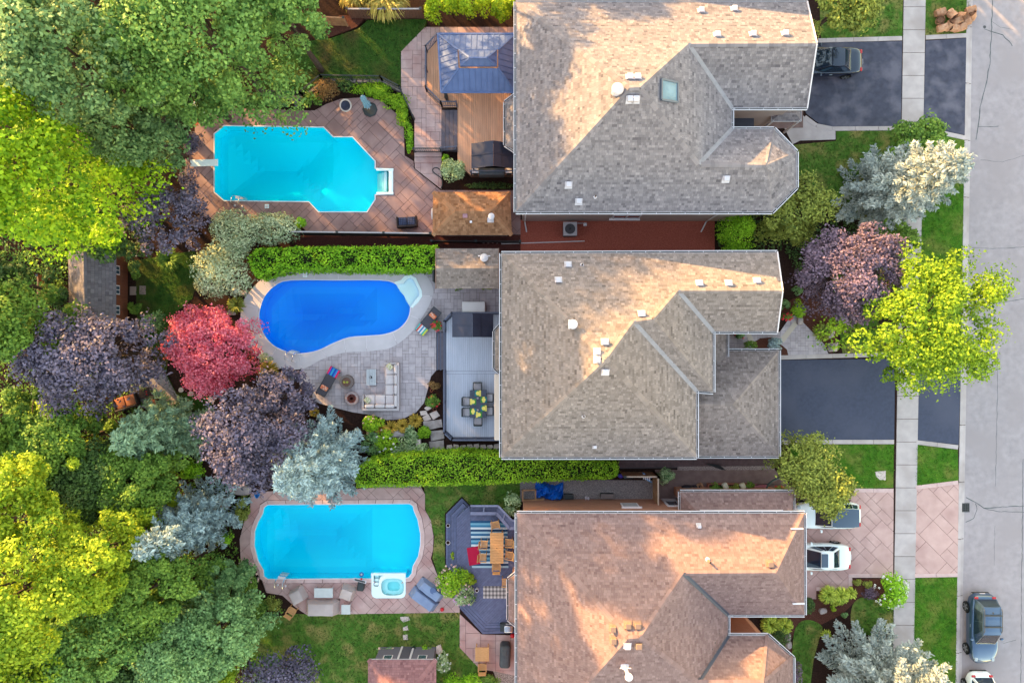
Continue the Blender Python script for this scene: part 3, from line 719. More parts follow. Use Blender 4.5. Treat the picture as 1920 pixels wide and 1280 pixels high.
def surf_z(P3):
    """height over a (nearly flat) roof face"""
    tris = []
    for t in tessellate_polygon([[Vector((p.x, p.y, 0)) for p in P3]]):
        a, b, c = (P3[i] for i in t); n = (b - a).cross(c - a)
        if abs(n.z) > 1e-6: tris.append((a, n, [a, b, c]))
    def z(x, y):
        best = None
        for a, n, q in tris:
            s = [(q[(i+1) % 3].x - q[i].x)*(y - q[i].y) - (q[(i+1) % 3].y - q[i].y)*(x - q[i].x) for i in range(3)]
            m = min(s) if n.z > 0 else -max(s)
            if best is None or m > best[0]: best = (m, a.z - (n.x*(x - a.x) + n.y*(y - a.y))/n.z)
        return best[1]
    return z
def lay_shingles(P3, eave, acc, exposure=.145, widths=(.11, .15, .20, .26), seed=0, thick=.02):
    """courses parallel to the eave; acc = (Geo, tints)"""
    rng = random.Random(seed); g, tint = acc
    e0, e1 = eave; u = Vector((e1.x - e0.x, e1.y - e0.y)).normalized(); v = Vector((-u.y, u.x))
    cen = sum(P3, Vector())/len(P3)
    if v.dot(Vector((cen.x - e0.x, cen.y - e0.y))) < 0: v = -v
    zf = surf_z(P3); reg = Region([(p.x, p.y) for p in P3])
    us = [u.dot(Vector((p.x - e0.x, p.y - e0.y))) for p in P3]; vs = [v.dot(Vector((p.x - e0.x, p.y - e0.y))) for p in P3]
    a = Vector((cen.x, cen.y)); sl = (zf(*(a + v*.5)) - zf(*(a - v*.5))); step = exposure/math.sqrt(1 + sl*sl)
    r = math.floor(min(vs)/step)*step
    # per-course polygon, for the u-range of each course
    while r < max(vs):
        w = min(us) - rng.random()*.3
        base = rng.gauss(0, .05)
        while w < max(us):
            ww = rng.choice(widths); th = thick*rng.choice((.55, 1.0))
            q = [(e0.x + u.x*U + v.x*V, e0.y + u.y*U + v.y*V) for U, V in ((w, r), (w + ww - .006, r), (w + ww - .006, r + step), (w, r + step))]
            if area2(q) < 0: q = q[::-1]
            fr, Ar = reg.cut(q)
            if fr:
                t = clamp(rng.gauss(.5, .17) + base, 0, 1)
                for f in fr:
                    n = len(f); top = []
                    for x, y in f:
                        V = v.x*(x - e0.x) + v.y*(y - e0.y); k = 1 - (V - r)/step
                        top.append((x, y, zf(x, y) + .004 + th*k))
                    nb = len(g.v); g.v += top; g.f.append(tuple(range(nb, nb + n))); g.mi.append(0); tint.append(t)
                    # the butt edge, facing down the slope
                    low = [i for i in range(n) if abs(v.x*(f[i][0]-e0.x) + v.y*(f[i][1]-e0.y) - r) < 1e-4]
                    if len(low) == 2:
                        i, j = (low[0], low[1]) if low[1] == low[0] + 1 else (low[1], low[0])
                        nb = len(g.v); g.v += [top[j], top[i], (top[i][0], top[i][1], top[i][2] - th - .01), (top[j][0], top[j][1], top[j][2] - th - .01)]
                        g.f.append((nb, nb+1, nb+2, nb+3)); g.mi.append(0); tint.append(max(0, t - .3))
            w += ww
        r += step
CAPM = {}
def caps(parent, a, b, mat, key, w=.15, step=.24, drop=.075, tail=True):
    """ridge or hip caps: bent pieces overlapping from the low end a to the high end b"""
    if key not in CAPM:
        g = Geo(); L = step*1.25; th = .016; CAPM[key] = []
        g.add([(0, -w, -drop + th), (0, 0, th), (0, w, -drop + th), (L, -w, -drop), (L, 0, 0), (L, w, -drop), (0, -w, -drop - .01), (0, w, -drop - .01), (0, 0, -.01)],
              [(0, 1, 4, 3), (1, 2, 5, 4), (6, 8, 1, 0), (8, 7, 2, 1)])
        for tn in (.36, .5, .6, .72):
            me = bpy.data.meshes.new('ridge_cap'); me.from_pydata(g.v, [], g.f); me.materials.append(mat)
            at = me.attributes.new('tint', 'FLOAT', 'FACE'); at.data.foreach_set('value', [tn, tn, .2, .2]); CAPM[key].append(me)
    rc_ = random.Random(key + str(round(a.x, 2)))
    d = (b - a); L = d.length; d.normalize(); up = Vector((0, 0, 1)); y = up.cross(d).normalized(); z = d.cross(y)
    loc0 = rootloc(parent).location
    for i in range(int(L/step)):
        o = bpy.data.objects.new('ridge_cap', rc_.choice(CAPM[key])); col.objects.link(o); o.parent = parent
        p = a + d*(i*step) + Vector((0, 0, .03)) - loc0; m = Matrix((d, y, z)).transposed().to_4x4(); m.translation = p
        o.matrix_local = m
def gutter(parent, pts, side=1, first=True):
    """open eaves gutter along pts; side = +1 when outside lies to the right of the walk"""
    lip, flo, han = Geo(), Geo(), Geo()
    for a, b in zip(pts, pts[1:]):
        d = (b - a); L = d.length; d.normalize(); o = Vector((d.y, -d.x, 0))*side
        e0 = a + d*-.0; lip.beam(a + o*.105, b + o*.105, .035, .11); lip.beam(a + o*.0, b + o*.0, .012, .13)
        flo.beam(a + o*.053 + Vector((0, 0, -.05)), b + o*.053 + Vector((0, 0, -.05)), .10, .012)
        for k in range(1, int(L/.85) + 1):
            c = a + d*min(L - .05, k*.85); han.beam(c, c + o*.1, .035, .012)
    x = lip.build('gutter', m_gut, parent); flo.build('gutter_trough', m_gutin, x); tag(han.build('gutter_hangers', m_gut, x), kind='stuff')
def valley(parent, a, b, n1, n2, mat, w=.13):
    d = (b - a).normalized(); v = []; pr = []
    for n in (n1, n2):
        q = n.cross(d); q = q if q.z > 0 else -q; pr.append(q)
    up = Vector((0, 0, .028))
    v = [a + pr[0]*w + up, a + up*1.4, a + pr[1]*w + up, b + pr[0]*w + up, b + up*1.4, b + pr[1]*w + up]
    Geo().add(v, [(0, 1, 4, 3), (1, 2, 5, 4)]).build('valley_flashing', mat, parent)
def fnorm(P3):
    n = Vector()
    for i in range(1, len(P3) - 1): n += (P3[i] - P3[0]).cross(P3[i+1] - P3[0])
    n.normalize(); return n if n.z > 0 else -n
def roof(house, faces, mat, ridges=(), valleys=(), name='roof', capkey='c', vmat=None, exposure=.145, widths=(.11, .15, .20, .26), seed=1, base_drop=.0):
    """faces: list of (vertices, (eave i, eave j))"""
    g = Geo()
    for P3, e in faces:
        n = len(P3)
        fs = []
        for t in tessellate_polygon([[Vector((p.x, p.y, 0)) for p in P3]]):
            a, b, c = (P3[i] for i in t); fs.append(tuple(t) if (b - a).cross(c - a).z > 0 else tuple(t[::-1]))
        g.add([p - Vector((0, 0, .012)) for p in P3], fs)
    r = g.build(name, m_base, house)
    acc = (Geo(), [])
    for k, (P3, e) in enumerate(faces): lay_shingles(P3, (P3[e[0]], P3[e[1]]), acc, exposure, widths, seed*31 + k)
    o = acc[0].build('shingles', mat, r, attr=acc[1]); o['kind'] = 'stuff'
    for a, b in ridges: caps(r, a, b, mat, capkey)
    for a, b, n1, n2 in valleys: valley(r, a, b, n1, n2, vmat or m_valley)
    return r
def walls(house, eave, z, mat, inset=.45, name='wall', z0=-.05):
    P = offset_poly(eave, inset); Geo().prism(P, z0, z - .16).build(name, mat, house)
    Geo().prism(offset_poly(eave, .03), z - .2, z - .155).build('soffit', m_white, house)
def box_vent(house, p, n, mat, s=.3, rz=0.0):
    """square roof vent with a flared cap, standing on the slope"""
    g = Geo(); g.rbox((p.x, p.y, p.z + .16), (s, s, .16), .02, 1, rz); g.build('roof_vent', mat, house)
    u = Vector((1, 0, 0)); u = (u - n*u.dot(n)).normalized(); v = n.cross(u)
    v0 = house.children[-1] if False else None
    Geo().obb(p + n*.035, u*(s*.72), v*(s*.72), n*.008).build('vent_flange', mat, house)
    Geo().rbox((p.x, p.y, p.z + .08), (s*.8, s*.8, .2), .01, 1, rz).build('vent_neck', m_ventb, house)
def pipe(house, p, r=.05, h=.3):
    Geo().lathe([(r*2.4, -.06), (r*2.2, .03), (r*1.1, .08)], p, 14).build('pipe_flashing', m_vent, house)
    Geo().tube([p, p + Vector((0, 0, h))], r, 12).build('vent_pipe', m_ventb, house, smooth=True)
    Geo().lathe([(r*.8, 0), (r*.8, .004)], p + Vector((0, 0, h)), 12).build('pipe_mouth', MATS['slot_dark'], house)

EH = 5.5; PH = 9.8
# ---------------------------------------------------------------- north house (grey), and the one like it beyond the top of the picture
m_wall1 = M('beige_siding', A(196, 184, 178), A(182, 170, 164), scale=1.0, rough=.8)
m_wall2 = M('taupe_brick', A(150, 128, 116), A(128, 104, 94), scale=14, rough=.9, bump=.3)
m_wall3 = M('orange_brick', A(206, 156, 126), A(184, 130, 104), scale=3, rough=.9, bump=.2, stretch=(1, 1, 14), detail=6)
h1e = PP([(967,4),(1513,4),(1513,203),(1372,203),(1372,242),(1451,242),(1493,285),(1493,352),(1447,398),(967,398)], EH)
def v1():
    e = h1e; P1_, P2_ = G(1180,165,PH), G(1200,164,PH)
    N = plane(e[0], e[1], P2_); Sp = plane(e[9], e[8], P1_); Wp = plane(e[0], e[9], P1_)
    Rw, Rx = on(N, 1290, 83), on(N, 1531, 82)
    q = on(Sp, 1310, 308); ap = on(Sp, 1436, 310); ap.z = q.z
    return e, P1_, P2_, Rw, Rx, q, ap
e, a1, a2, Rw, Rx, q, ap = v1()
F1 = [([e[0], e[1], Rx, Rw, a2, a1], (0, 1)), ([e[0], a1, e[9]], (0, 2)), ([e[9], a1, a2, q, ap, e[8]], (0, 5)),
      ([Rw, Rx, e[2], e[3]], (3, 2)), ([a2, Rw, e[3], e[4], q], (2, 3)), ([q, e[4], e[5], ap], (1, 2)),
      ([ap, e[5], e[6]], (1, 2)), ([ap, e[6], e[7]], (1, 2)), ([ap, e[7], e[8]], (1, 2))]
nE = fnorm(F1[4][0])
rid1 = [(e[0], a1), (e[9], a1), (a1, a2), (Rw, a2), (q, a2), (Rx, Rw), (ap, q), (e[5], ap), (e[6], ap), (e[7], ap), (e[8], ap)]
val1 = [(e[3], Rw, fnorm(F1[3][0]), nE), (e[4], q, nE, fnorm(F1[5][0]))]
house1 = thing('house', 'grey-shingled house with skylight, behind the turquoise pool', 'house', (8, 14, 0), group='houses on the street')
walls(house1, h1e, EH, m_wall1)
roof(house1, F1, SH1, rid1, val1, capkey='h1', seed=1)
gutter(house1, [e[0], e[1]], -1); gutter(house1, [e[9], e[0]], -1); gutter(house1, [e[8], e[9]], -1); gutter(house1, [e[2], e[3], e[4]], -1); gutter(house1, [e[4], e[5], e[6], e[7], e[8]], -1)
Geo().beam(e[1], Rx, .06, .16).beam(Rx, e[2], .06, .16).build('rake_board', m_white, house1)
g = Geo(); g.add([p - Vector((.25, 0, .1)) for p in (e[1], e[2], Rx)], [(0, 1, 2)]); g.build('gable', m_wall1, house1)
def at(house_faces, k, px, py): return on((fnorm(house_faces[k][0]), fnorm(house_faces[k][0]).dot(house_faces[k][0][0])), px, py)
for k, px, py, m in ((0,1314,21,m_vent),(0,1376,18,m_vent),(0,1344,66,m_vent),(0,1411,65,m_vent),(0,1471,64,m_vent),(0,1180,145,m_vent),(0,1195,145,m_vent),(2,1181,187,m_vent),(2,1192,187,m_vent),(2,1066,347,m_vent),(2,1085,378,m_vent),(2,1361,336,m_vent)):
    box_vent(house1, at(F1, k, px, py), fnorm(F1[k][0]), m)
pipe(house1, at(F1, 2, 1116, 369))
p = at(F1, 1, 1156, 172)
Geo().lathe([(.26, -.2), (.26, .1), (.17, .14), (.17, .24), (.3, .3), (.33, .42), (.29, .52), (.15, .6), (.02, .62)], p, 20).build('turbine_vent', m_vent, house1, smooth=True)
# skylight on the east slope
n = fnorm(F1[4][0]); sk = [at(F1, 4, *c) for c in ((1238.5,149.5),(1268,156),(1268,193),(1238,188))]
g = Geo()
for i in range(4): g.beam(sk[i] + n*.07, sk[(i+1) % 4] + n*.07, .1, .14, n)
fr = g.build('skylight', M('skylight_frame', A(112, 126, 142), rough=.4, metal=.4), house1)
m_glass = M('window_glass', (.05, .08, .12), rough=.05, spec=.8, coat=.5)
m_skyglass = M('skylight_glass', (.16, .30, .44), rough=.06, spec=.7)
Geo().add([c + n*.10 for c in sk], [(0, 1, 2, 3), (3, 2, 1, 0)]).build('pane', m_skyglass, fr)
# bay window roof over the north deck
z0 = 2.9; by = PP([(968,176),(947,192),(947,272),(968,286)], z0); tp = PP([(968,196),(968,262)], z0 + .75)
tp = [Vector((.55, tp[0].y, z0 + .8)), Vector((.55, tp[1].y, z0 + .8))]
Fb = [([by[1], by[2], tp[1], tp[0]], (0, 1)), ([by[0], by[1], tp[0]], (0, 1)), ([by[2], by[3], tp[1]], (0, 1))]
roof(house1, Fb, SH1, [(by[1], tp[0]), (by[2], tp[1])], name='bay_roof', capkey='h1', seed=5)
gutter(house1, [by[3], by[2], by[1], by[0]], -1)
Geo().prism(offset_poly(by + [Vector((1, by[3].y, 0)), Vector((1, by[0].y, 0))], .25), 0, z0 - .1).build('bay_wall', m_wall1, house1)
# porch roof by the drive, and the entry
pr = PP([(1446,205),(1502,205),(1502,228),(1446,228)], 2.7)
pt2 = [pr[0] + Vector((.5, -.35, .35)), pr[1] + Vector((-.5, -.35, .35))]
roof(house1, [([pr[0], pr[1], pt2[1], pt2[0]], (0, 1)), ([pr[2], pr[3], pt2[0], pt2[1]], (0, 1)), ([pr[1], pr[2], pt2[1]], (0, 1)), ([pr[3], pr[0], pt2[0]], (0, 1))], SH1, [], name='porch_roof', seed=6)
gutter(house1, [pr[1], pr[2], pr[3], pr[0]], 1)
for px, py in ((1449,226),(1499,226)): Geo().box(G(px,py,2.5).x-.06, G(px,py,2.5).x+.06, G(px,py,2.5).y-.06, G(px,py,2.5).y+.06, 0, 2.6).build('porch_post', m_white, house1)
c0, c1 = G(1375, 216, 2.3), G(1414, 241, 2.3)
Geo().rbox(((c0.x+c1.x)/2, (c0.y+c1.y)/2, 2.25), (c1.x-c0.x, c0.y-c1.y, .1), .02).build('door_canopy', M('dark_canopy', A(78, 84, 98), rough=.5), house1)
# south wall: window, downspouts
yw = h1e[9].y + .45
wx0, wx1 = G(1150, 0, 2.2).x, G(1203, 0, 2.2).x
yy = offset_poly(h1e, .45)[9].y
g = Geo(); g.box(wx0, wx1, yy - .05, yy + .02, 1.1, 2.3); wnd = g.build('window', m_white, house1)
for a, b in ((.06, .48), (.54, .96)):
    Geo().box(wx0 + (wx1-wx0)*a, wx0 + (wx1-wx0)*b, yy - .058, yy - .05, 1.2, 2.2).build('pane', m_glass, wnd)
Geo().box(wx0 - .1, wx1 + .1, yy - .14, yy - .0, 1.02, 1.1).build('sill', m_white, wnd)
for px in (984, 1322):
    x = G(px, 0, 0).x; x2 = x
    Geo().tube([(x2, yy - .35, 5.35), (x2, yy - .08, 5.0), (x2, yy - .08, .35), (x2, yy - .12, .2), (x2 + (-.3 if px > 1000 else .12), yy - .75, .1)], .045, 8).build('downspout', m_gut, house1, smooth=True)
# ---------------------------------------------------------------- the house beyond the top edge, of the same build
house0 = thing('house', 'grey-shingled house just beyond the top edge of the picture', 'house', (8.4, 30.4, 0), group='houses on the street')
off = Vector((.4, 16.4, 0)); F0 = [([p + off for p in P3], ee) for P3, ee in F1]
g = Geo()
for P3, ee in F0:
    fs = [tuple(t) if (P3[t[1]] - P3[t[0]]).cross(P3[t[2]] - P3[t[0]]).z > 0 else tuple(t[::-1]) for t in tessellate_polygon([[Vector((p.x, p.y, 0)) for p in P3]])]
    g.add(P3, fs)
g.build('roof', M('plain_grey_roof', A(160, 152, 152), A(140, 132, 132), scale=8, rough=.9), house0)
walls(house0, [p + off for p in h1e], EH, m_wall1)

# ---------------------------------------------------------------- middle house (taupe)
h2e = PP([(940,475),(1457,473),(1457,622),(1337,622),(1337,735),(1306,733),(1306,857),(940,857)], EH)
e = h2e; pk = G(1137, 673, PH); N2 = plane(e[0], e[1], pk)
rw, rx = on(N2, 1271, 545), on(N2, 1467, 545); m1, m2 = on(N2, 1188, 603), on(N2, 1225, 598)
m2.z = m1.z = (m1.z + m2.z)/2
F2 = [([e[0], e[1], rx, rw, m2, m1, pk], (0, 1)), ([e[0], pk, e[7]], (0, 2)), ([e[7], pk, e[6]], (0, 2)), ([pk, m1, e[5], e[6]], (2, 3)),
      ([m1, m2, e[4], e[5]], (3, 2)), ([m2, rw, e[3], e[4]], (2, 3)), ([rw, rx, e[2], e[3]], (3, 2))]
nf = [fnorm(f[0]) for f in F2]
house2 = thing('house', 'taupe-shingled house between the blue pool and the freshly sealed drive', 'house', (6, 0, 0), group='houses on the street')
walls(house2, h2e, EH, m_wall2)
roof(house2, F2, SH2, [(e[0], pk), (e[7], pk), (e[6], pk), (m1, pk), (m1, m2), (rw, m2), (e[4], m2), (rx, rw)], [(e[5], m1, nf[3], nf[4]), (e[3], rw, nf[5], nf[6])], capkey='h2', seed=2)
gutter(house2, [e[0], e[1]], -1); gutter(house2, [e[7], e[0]], -1); gutter(house2, [e[6], e[7]], -1); gutter(house2, [e[2], e[3], e[4], e[5], e[6]], -1)
Geo().beam(e[1], rx, .06, .16).beam(rx, e[2], .06, .16).build('rake_board', m_white, house2)
Geo().add([p - Vector((.25, 0, .1)) for p in (e[1], e[2], rx)], [(0, 1, 2)]).build('gable', m_wall2, house2)
for k, px, py in ((0,1065,496),(0,1047,525),(0,1311,531),(0,1366,531),(0,1419,526),(0,1203,588),(1,1120,659),(1,1120,673),(2,1135,697)): box_vent(house2, at(F2, k, px, py), nf[k], m_vent)
box_vent(house2, at(F2, 0, 1134, 641), nf[0], m_vent)
pipe(house2, at(F2, 0, 1091, 497)); pipe(house2, at(F2, 2, 1094, 780)); box_vent(house2, at(F2, 2, 1115, 837), nf[2], m_vent, .18)
p = at(F2, 1, 1073, 608)
g = Geo(); g.lathe([(.1, -.1), (.1, .25), (.24, .3), (.26, .42), (.12, .52), (.02, .54)], p, 18); g.build('chimney_cap', m_white, house2, smooth=True)
Geo().obb(p + Vector((-.2, 0, .3)), (.03, 0, 0), (0, .25, 0), (0, 0, .12)).build('flue_bracket', m_white, house2)
# lower garage roof
ge = PP([(1337,657),(1460,657),(1460,855),(1306,855)], 3.0)
w0 = Vector((G(1295, 0, EH).x, ge[0].y, 3.0)); w1 = Vector((w0.x, ge[3].y, 3.0)); gap_ = G(1374, 757, 4.9); gw = Vector((w0.x, gap_.y, 4.9))
Fg = [([w0, ge[1], gap_, gw], (0, 1)), ([ge[1], ge[2], gap_], (0, 1)), ([ge[2], w1, gw, gap_], (0, 1))]
roof(house2, Fg, SHG, [(ge[1], gap_), (ge[2], gap_), (gap_, gw)], name='garage_roof', capkey='h2g', seed=7)
gutter(house2, [Vector((G(1340,0,3).x, ge[0].y, 3)), ge[1], ge[2], w1], -1)
walls(house2, [w0, ge[1], ge[2], w1], 3.0, m_wall2, name='garage_wall')
# small entry roof
er = PP([(1337,622),(1363,622),(1363,686),(1337,686)], 3.2); wx_ = er[0].x - .8
et = [Vector((wx_, er[1].y, 3.9)), Vector((wx_, er[2].y + .8, 3.9))]
roof(house2, [([er[1], er[2], et[1], et[0]], (0, 1)), ([er[2], Vector((wx_, er[2].y, 3.2)), et[1]], (0, 1))], SHG, [(er[2], et[1])], name='entry_roof', capkey='h2g', seed=8)
gutter(house2, [er[1], er[2], Vector((wx_ + .2, er[2].y, 3.2))], -1)
# bay roof and the rolled awning over the grey deck
by = PP([(941,606),(927,621),(927,690),(941,702)], 2.9); tp = [Vector((-.05, by[1].y, 3.6)), Vector((-.05, by[2].y, 3.6))]
roof(house2, [([by[1], by[2], tp[1], tp[0]], (0, 1)), ([by[0], by[1], tp[0]], (0, 1)), ([by[2], by[3], tp[1]], (0, 1))], SH2, [], name='bay_roof', seed=9)
gutter(house2, [by[3], by[2], by[1], by[0]], -1)
Geo().prism(offset_poly(by + [Vector((.5, by[3].y, 0)), Vector((.5, by[0].y, 0))], .25), 0, 2.8).build('bay_wall', m_wall2, house2)
c0, c1 = G(927, 701, 2.7), G(941, 825, 2.7)
Geo().rbox(((c0.x+c1.x)/2 + .15, (c0.y+c1.y)/2, 2.7), (c1.x-c0.x+.3, c0.y-c1.y, .18), .05).build('awning_case', M('cream_awning', A(226, 218, 204), rough=.7), house2)

# ---------------------------------------------------------------- south house (russet)
h3e = PP([(969,961),(1508,961),(1508,1152),(1365,1152),(1365,1190),(1440,1190),(1487,1232),(1487,1322),(1440,1366),(1440,1430),(969,1430)], EH)
e = h3e; a1, a2 = G(1178,1196,PH), G(1200,1195,PH); N3 = plane(e[0], e[1], a2); S3 = plane(e[10], e[9], a1)
rw = on(N3, 1281, 1074); rx = on(N3, 1455, 1073); q = on(S3, 1308, 1279); ap = on(S3, 1432, 1279); ap.z = q.z
F3 = [([e[0], e[1], rx, rw, a2, a1], (0, 1)), ([e[0], a1, e[10]], (0, 2)), ([e[10], a1, a2, q, ap, e[9]], (0, 5)), ([rx, e[1], e[2]], (1, 2)),
      ([rw, rx, e[2], e[3]], (3, 2)), ([a2, rw, e[3], e[4], q], (2, 3)), ([q, e[4], e[5], ap], (1, 2)), ([ap, e[5], e[6]], (1, 2)), ([ap, e[6], e[7]], (1, 2)), ([ap, e[7], e[8], e[9]], (0, 1))]
F3[9] = ([ap, e[7], e[8], e[9]], (1, 2)); nf = [fnorm(f[0]) for f in F3]
house3 = thing('house', 'russet-shingled house beside the pink stamped driveway', 'house', (8, -16, 0), group='houses on the street')
walls(house3, h3e, EH, m_wall3)
roof(house3, F3, SH3, [(e[0], a1), (e[10], a1), (a1, a2), (rw, a2), (q, a2), (rx, rw), (e[1], rx), (e[2], rx), (ap, q), (e[5], ap), (e[6], ap)], [(e[3], rw, nf[5], nf[4]), (e[4], q, nf[5], nf[6])], capkey='h3', vmat=m_valleyd, seed=3)
gutter(house3, [e[0], e[1], e[2], e[3], e[4], e[5], e[6], e[7]], -1); gutter(house3, [e[10], e[0]], -1)
for k, px, py in ((0,1443,1056),(1,1149,1177),(0,1177,1171),(0,1195,1171),(1,1150,1199)): box_vent(house3, at(F3, k, px, py), nf[k], m_ventb)
for px, py, m in ((1176,1209,m_vent),(1197,1209,m_ventb)): box_vent(house3, at(F3, 2, px, py), nf[2], m)
box_vent(house3, at(F3, 0, 1310, 985), nf[0], m_vent, .2)
p = at(F3, 0, 1327, 1049); pipe(house3, p, .06, .5)
p = at(F3, 2, 1171, 1247)
g = Geo(); g.tube([p + Vector((0, 0, -.1)), p + Vector((0, 0, .35)), p + Vector((.06, -.12, .9))], .09, 12); g.lathe([(.1, 0), (.2, .06), (.21, .16), (.1, .24), (.02, .25)], p + Vector((.06, -.12, .9)), 16); g.build('flue', m_white, house3, smooth=True)
Geo().obb(p + Vector((0, 0, .3)), (.3, 0, 0), (0, .02, 0), (0, 0, .02)).build('flue_bracket', m_white, house3)
Geo().lathe([(.24, -.1), (.22, .06), (.1, .1)], p, 16).build('flue_flashing', m_vent, house3)
# north wall: window, side door, lamp; lean-to roof over the side entry
yy = offset_poly(h3e, .45)[0].y
c0, c1 = G(1166, 0, 2.0).x, G(1198, 0, 2.0).x
wn_ = Geo().box(c0, c1, yy - .02, yy + .05, 1.3, 2.5).build('window', m_white, house3)
Geo().box(c0 + .08, c1 - .08, yy + .05, yy + .058, 1.38, 2.42).build('pane', M('blind_glass', A(214, 222, 226), rough=.15), wn_)
Geo().box(c0 - .1, c1 + .1, yy, yy + .12, 2.5, 2.6).build('lintel', m_white, wn_)
c0, c1 = G(1246, 0, 1.2).x, G(1272, 0, 1.2).x
dr_ = Geo().box(c0, c1, yy - .02, yy + .06, .1, 2.15).build('door', m_white, house3)
Geo().box(c0 + .12, c1 - .12, yy + .06, yy + .068, .9, 1.9).build('pane', m_glass, dr_)
le = PP([(1275,921),(1487,921),(1487,958),(1275,958)], 2.9)
lw = [Vector((le[0].x + .9, yy, 3.75)), Vector((le[1].x - .6, yy, 3.75))]; s0 = Vector((le[0].x, yy, 2.9)); s1 = Vector((le[1].x, yy, 2.9))
roof(house3, [([le[0], le[1], lw[1], lw[0]], (0, 1)), ([s0, le[0], lw[0]], (0, 1)), ([le[1], s1, lw[1]], (0, 1))], SH3, [(le[0], lw[0]), (le[1], lw[1])], name='lean_to_roof', capkey='h3', seed=11)
gutter(house3, [s0, le[0], le[1], s1], -1)
Geo().prism(offset_poly([Vector((le[0].x, yy, 0)), Vector((le[0].x, le[0].y, 0)), Vector((le[1].x, le[1].y, 0)), Vector((le[1].x, yy, 0))], .3), 0, 2.8).build('lean_to_wall', m_wall3, house3)
Geo().beam((le[0].x + 1.0, yy + .12, 3.82), (le[1].x - 1.0, yy + .12, 3.82), .2, .06).build('wall_flashing', m_white, house3)
# small hooked roof return at the garage corners
for px, py in ((1491, 990), (1494, 1130)): Geo().beam(at(F3, 0 if py < 1000 else 4, px - 9, py) + Vector((0, 0, .08)), at(F3, 0 if py < 1000 else 4, px + 14, py) + Vector((0, 0, .05)), .07, .1).build('gutter_return', m_gut, house3)
# bay roof over the grey plank deck
by = PP([(972,1070),(953,1085),(953,1160),(972,1176)], 2.9); tp = [Vector((.6, by[1].y, 3.6)), Vector((.6, by[2].y, 3.6))]
roof(house3, [([by[1], by[2], tp[1], tp[0]], (0, 1)), ([by[0], by[1], tp[0]], (0, 1)), ([by[2], by[3], tp[1]], (0, 1))], SH3, [(by[1], tp[0]), (by[2], tp[1])], name='bay_roof', capkey='h3', seed=12)
gutter(house3, [by[3], by[2], by[1], by[0]], -1)
Geo().prism(offset_poly(by + [Vector((1, by[3].y, 0)), Vector((1, by[0].y, 0))], .25), 0, 2.8).build('bay_wall', m_wall3, house3)
# ================================================================ DECKS, GAZEBOS, SHEDS, FENCES
m_deck1 = M('brown_composite', A(178,142,116,1.35), A(162,124,100,1.35), scale=3, rough=.75, rnd=.07, stretch=(6, .4, 1))
m_deck2 = M('grey_composite', A(176,188,204,0.98), A(164,176,192,0.98), scale=3, rough=.7, rnd=.035, stretch=(6, .4, 1))
m_deck3 = M('slate_plank', A(96,104,134,0.95), A(82,88,116,0.95), scale=4, rough=.7, rnd=.08, detail=6)
m_railp = M('slate_rail', A(92, 100, 122), rough=.6)
m_blackm = M('black_metal', (.03, .032, .036), rough=.5)
m_tread = M('grey_tread', A(112, 108, 120), A(100, 96, 108), scale=4, rough=.8)
m_roofblue = M('blue_steel', A(92,114,158,.9), A(82,102,144,.9), scale=2, rough=.6, metal=.15, rnd=.04)
m_roofblack = M('black_steel', A(62, 68, 88), A(54, 58, 76), scale=2, rough=.4, metal=.4, rnd=.04)
m_dark = M('dark_void', (.01, .01, .012), rough=1)
def boards(parent, px, z, ang, mat, w=.14, gap=.008, th=.03):
    reg = Region(PP(px, z)); cx, cy = (reg.x0 + reg.x1)/2, (reg.y0 + reg.y1)/2; L = math.hypot(reg.x1 - reg.x0, reg.y1 - reg.y0)/2 + .2
    d = Vector((math.cos(ang), math.sin(ang), 0)); s = Vector((-d.y, d.x, 0)); n = int(L/w) + 1; q = []
    for i in range(-n, n):
        c = Vector((cx, cy, 0)) + s*(i*w); q.append([c - d*L, c + d*L, c + d*L + s*w, c - d*L + s*w])
    laid(parent, 'board', reg, q, z - th, z, mat, gap=gap, minarea=.01)
def railing(parent, px, z, mat, h=.95, spacing=1.6, bal=.13, name='rail', rail_w=.07):
    """posts, top and bottom rail, balusters; px at the foot"""
    P = PP(px, z)
    for a, b in zip(P, P[1:]):
        L = (b - a).length; d = (b - a)/L; n = max(1, round(L/spacing))
        rl = Geo().beam(a + Vector((0, 0, h)), b + Vector((0, 0, h)), rail_w, .04).beam(a + Vector((0, 0, .12)), b + Vector((0, 0, .12)), .04, .04).build(name, mat, parent)
        g = Geo(); k = max(1, int(L/bal))
        for i in range(1, k): g.beam(a + d*(L*i/k) + Vector((0, 0, .12)), a + d*(L*i/k) + Vector((0, 0, h)), .022, .022)
        if g.v: tag(g.build('balusters', mat, rl), kind='stuff')
        for i in range(n + 1):
            p = a + d*(L*i/n); Geo().box(p.x - .045, p.x + .045, p.y - .045, p.y + .045, z, z + h + .05).build('post', mat, parent)
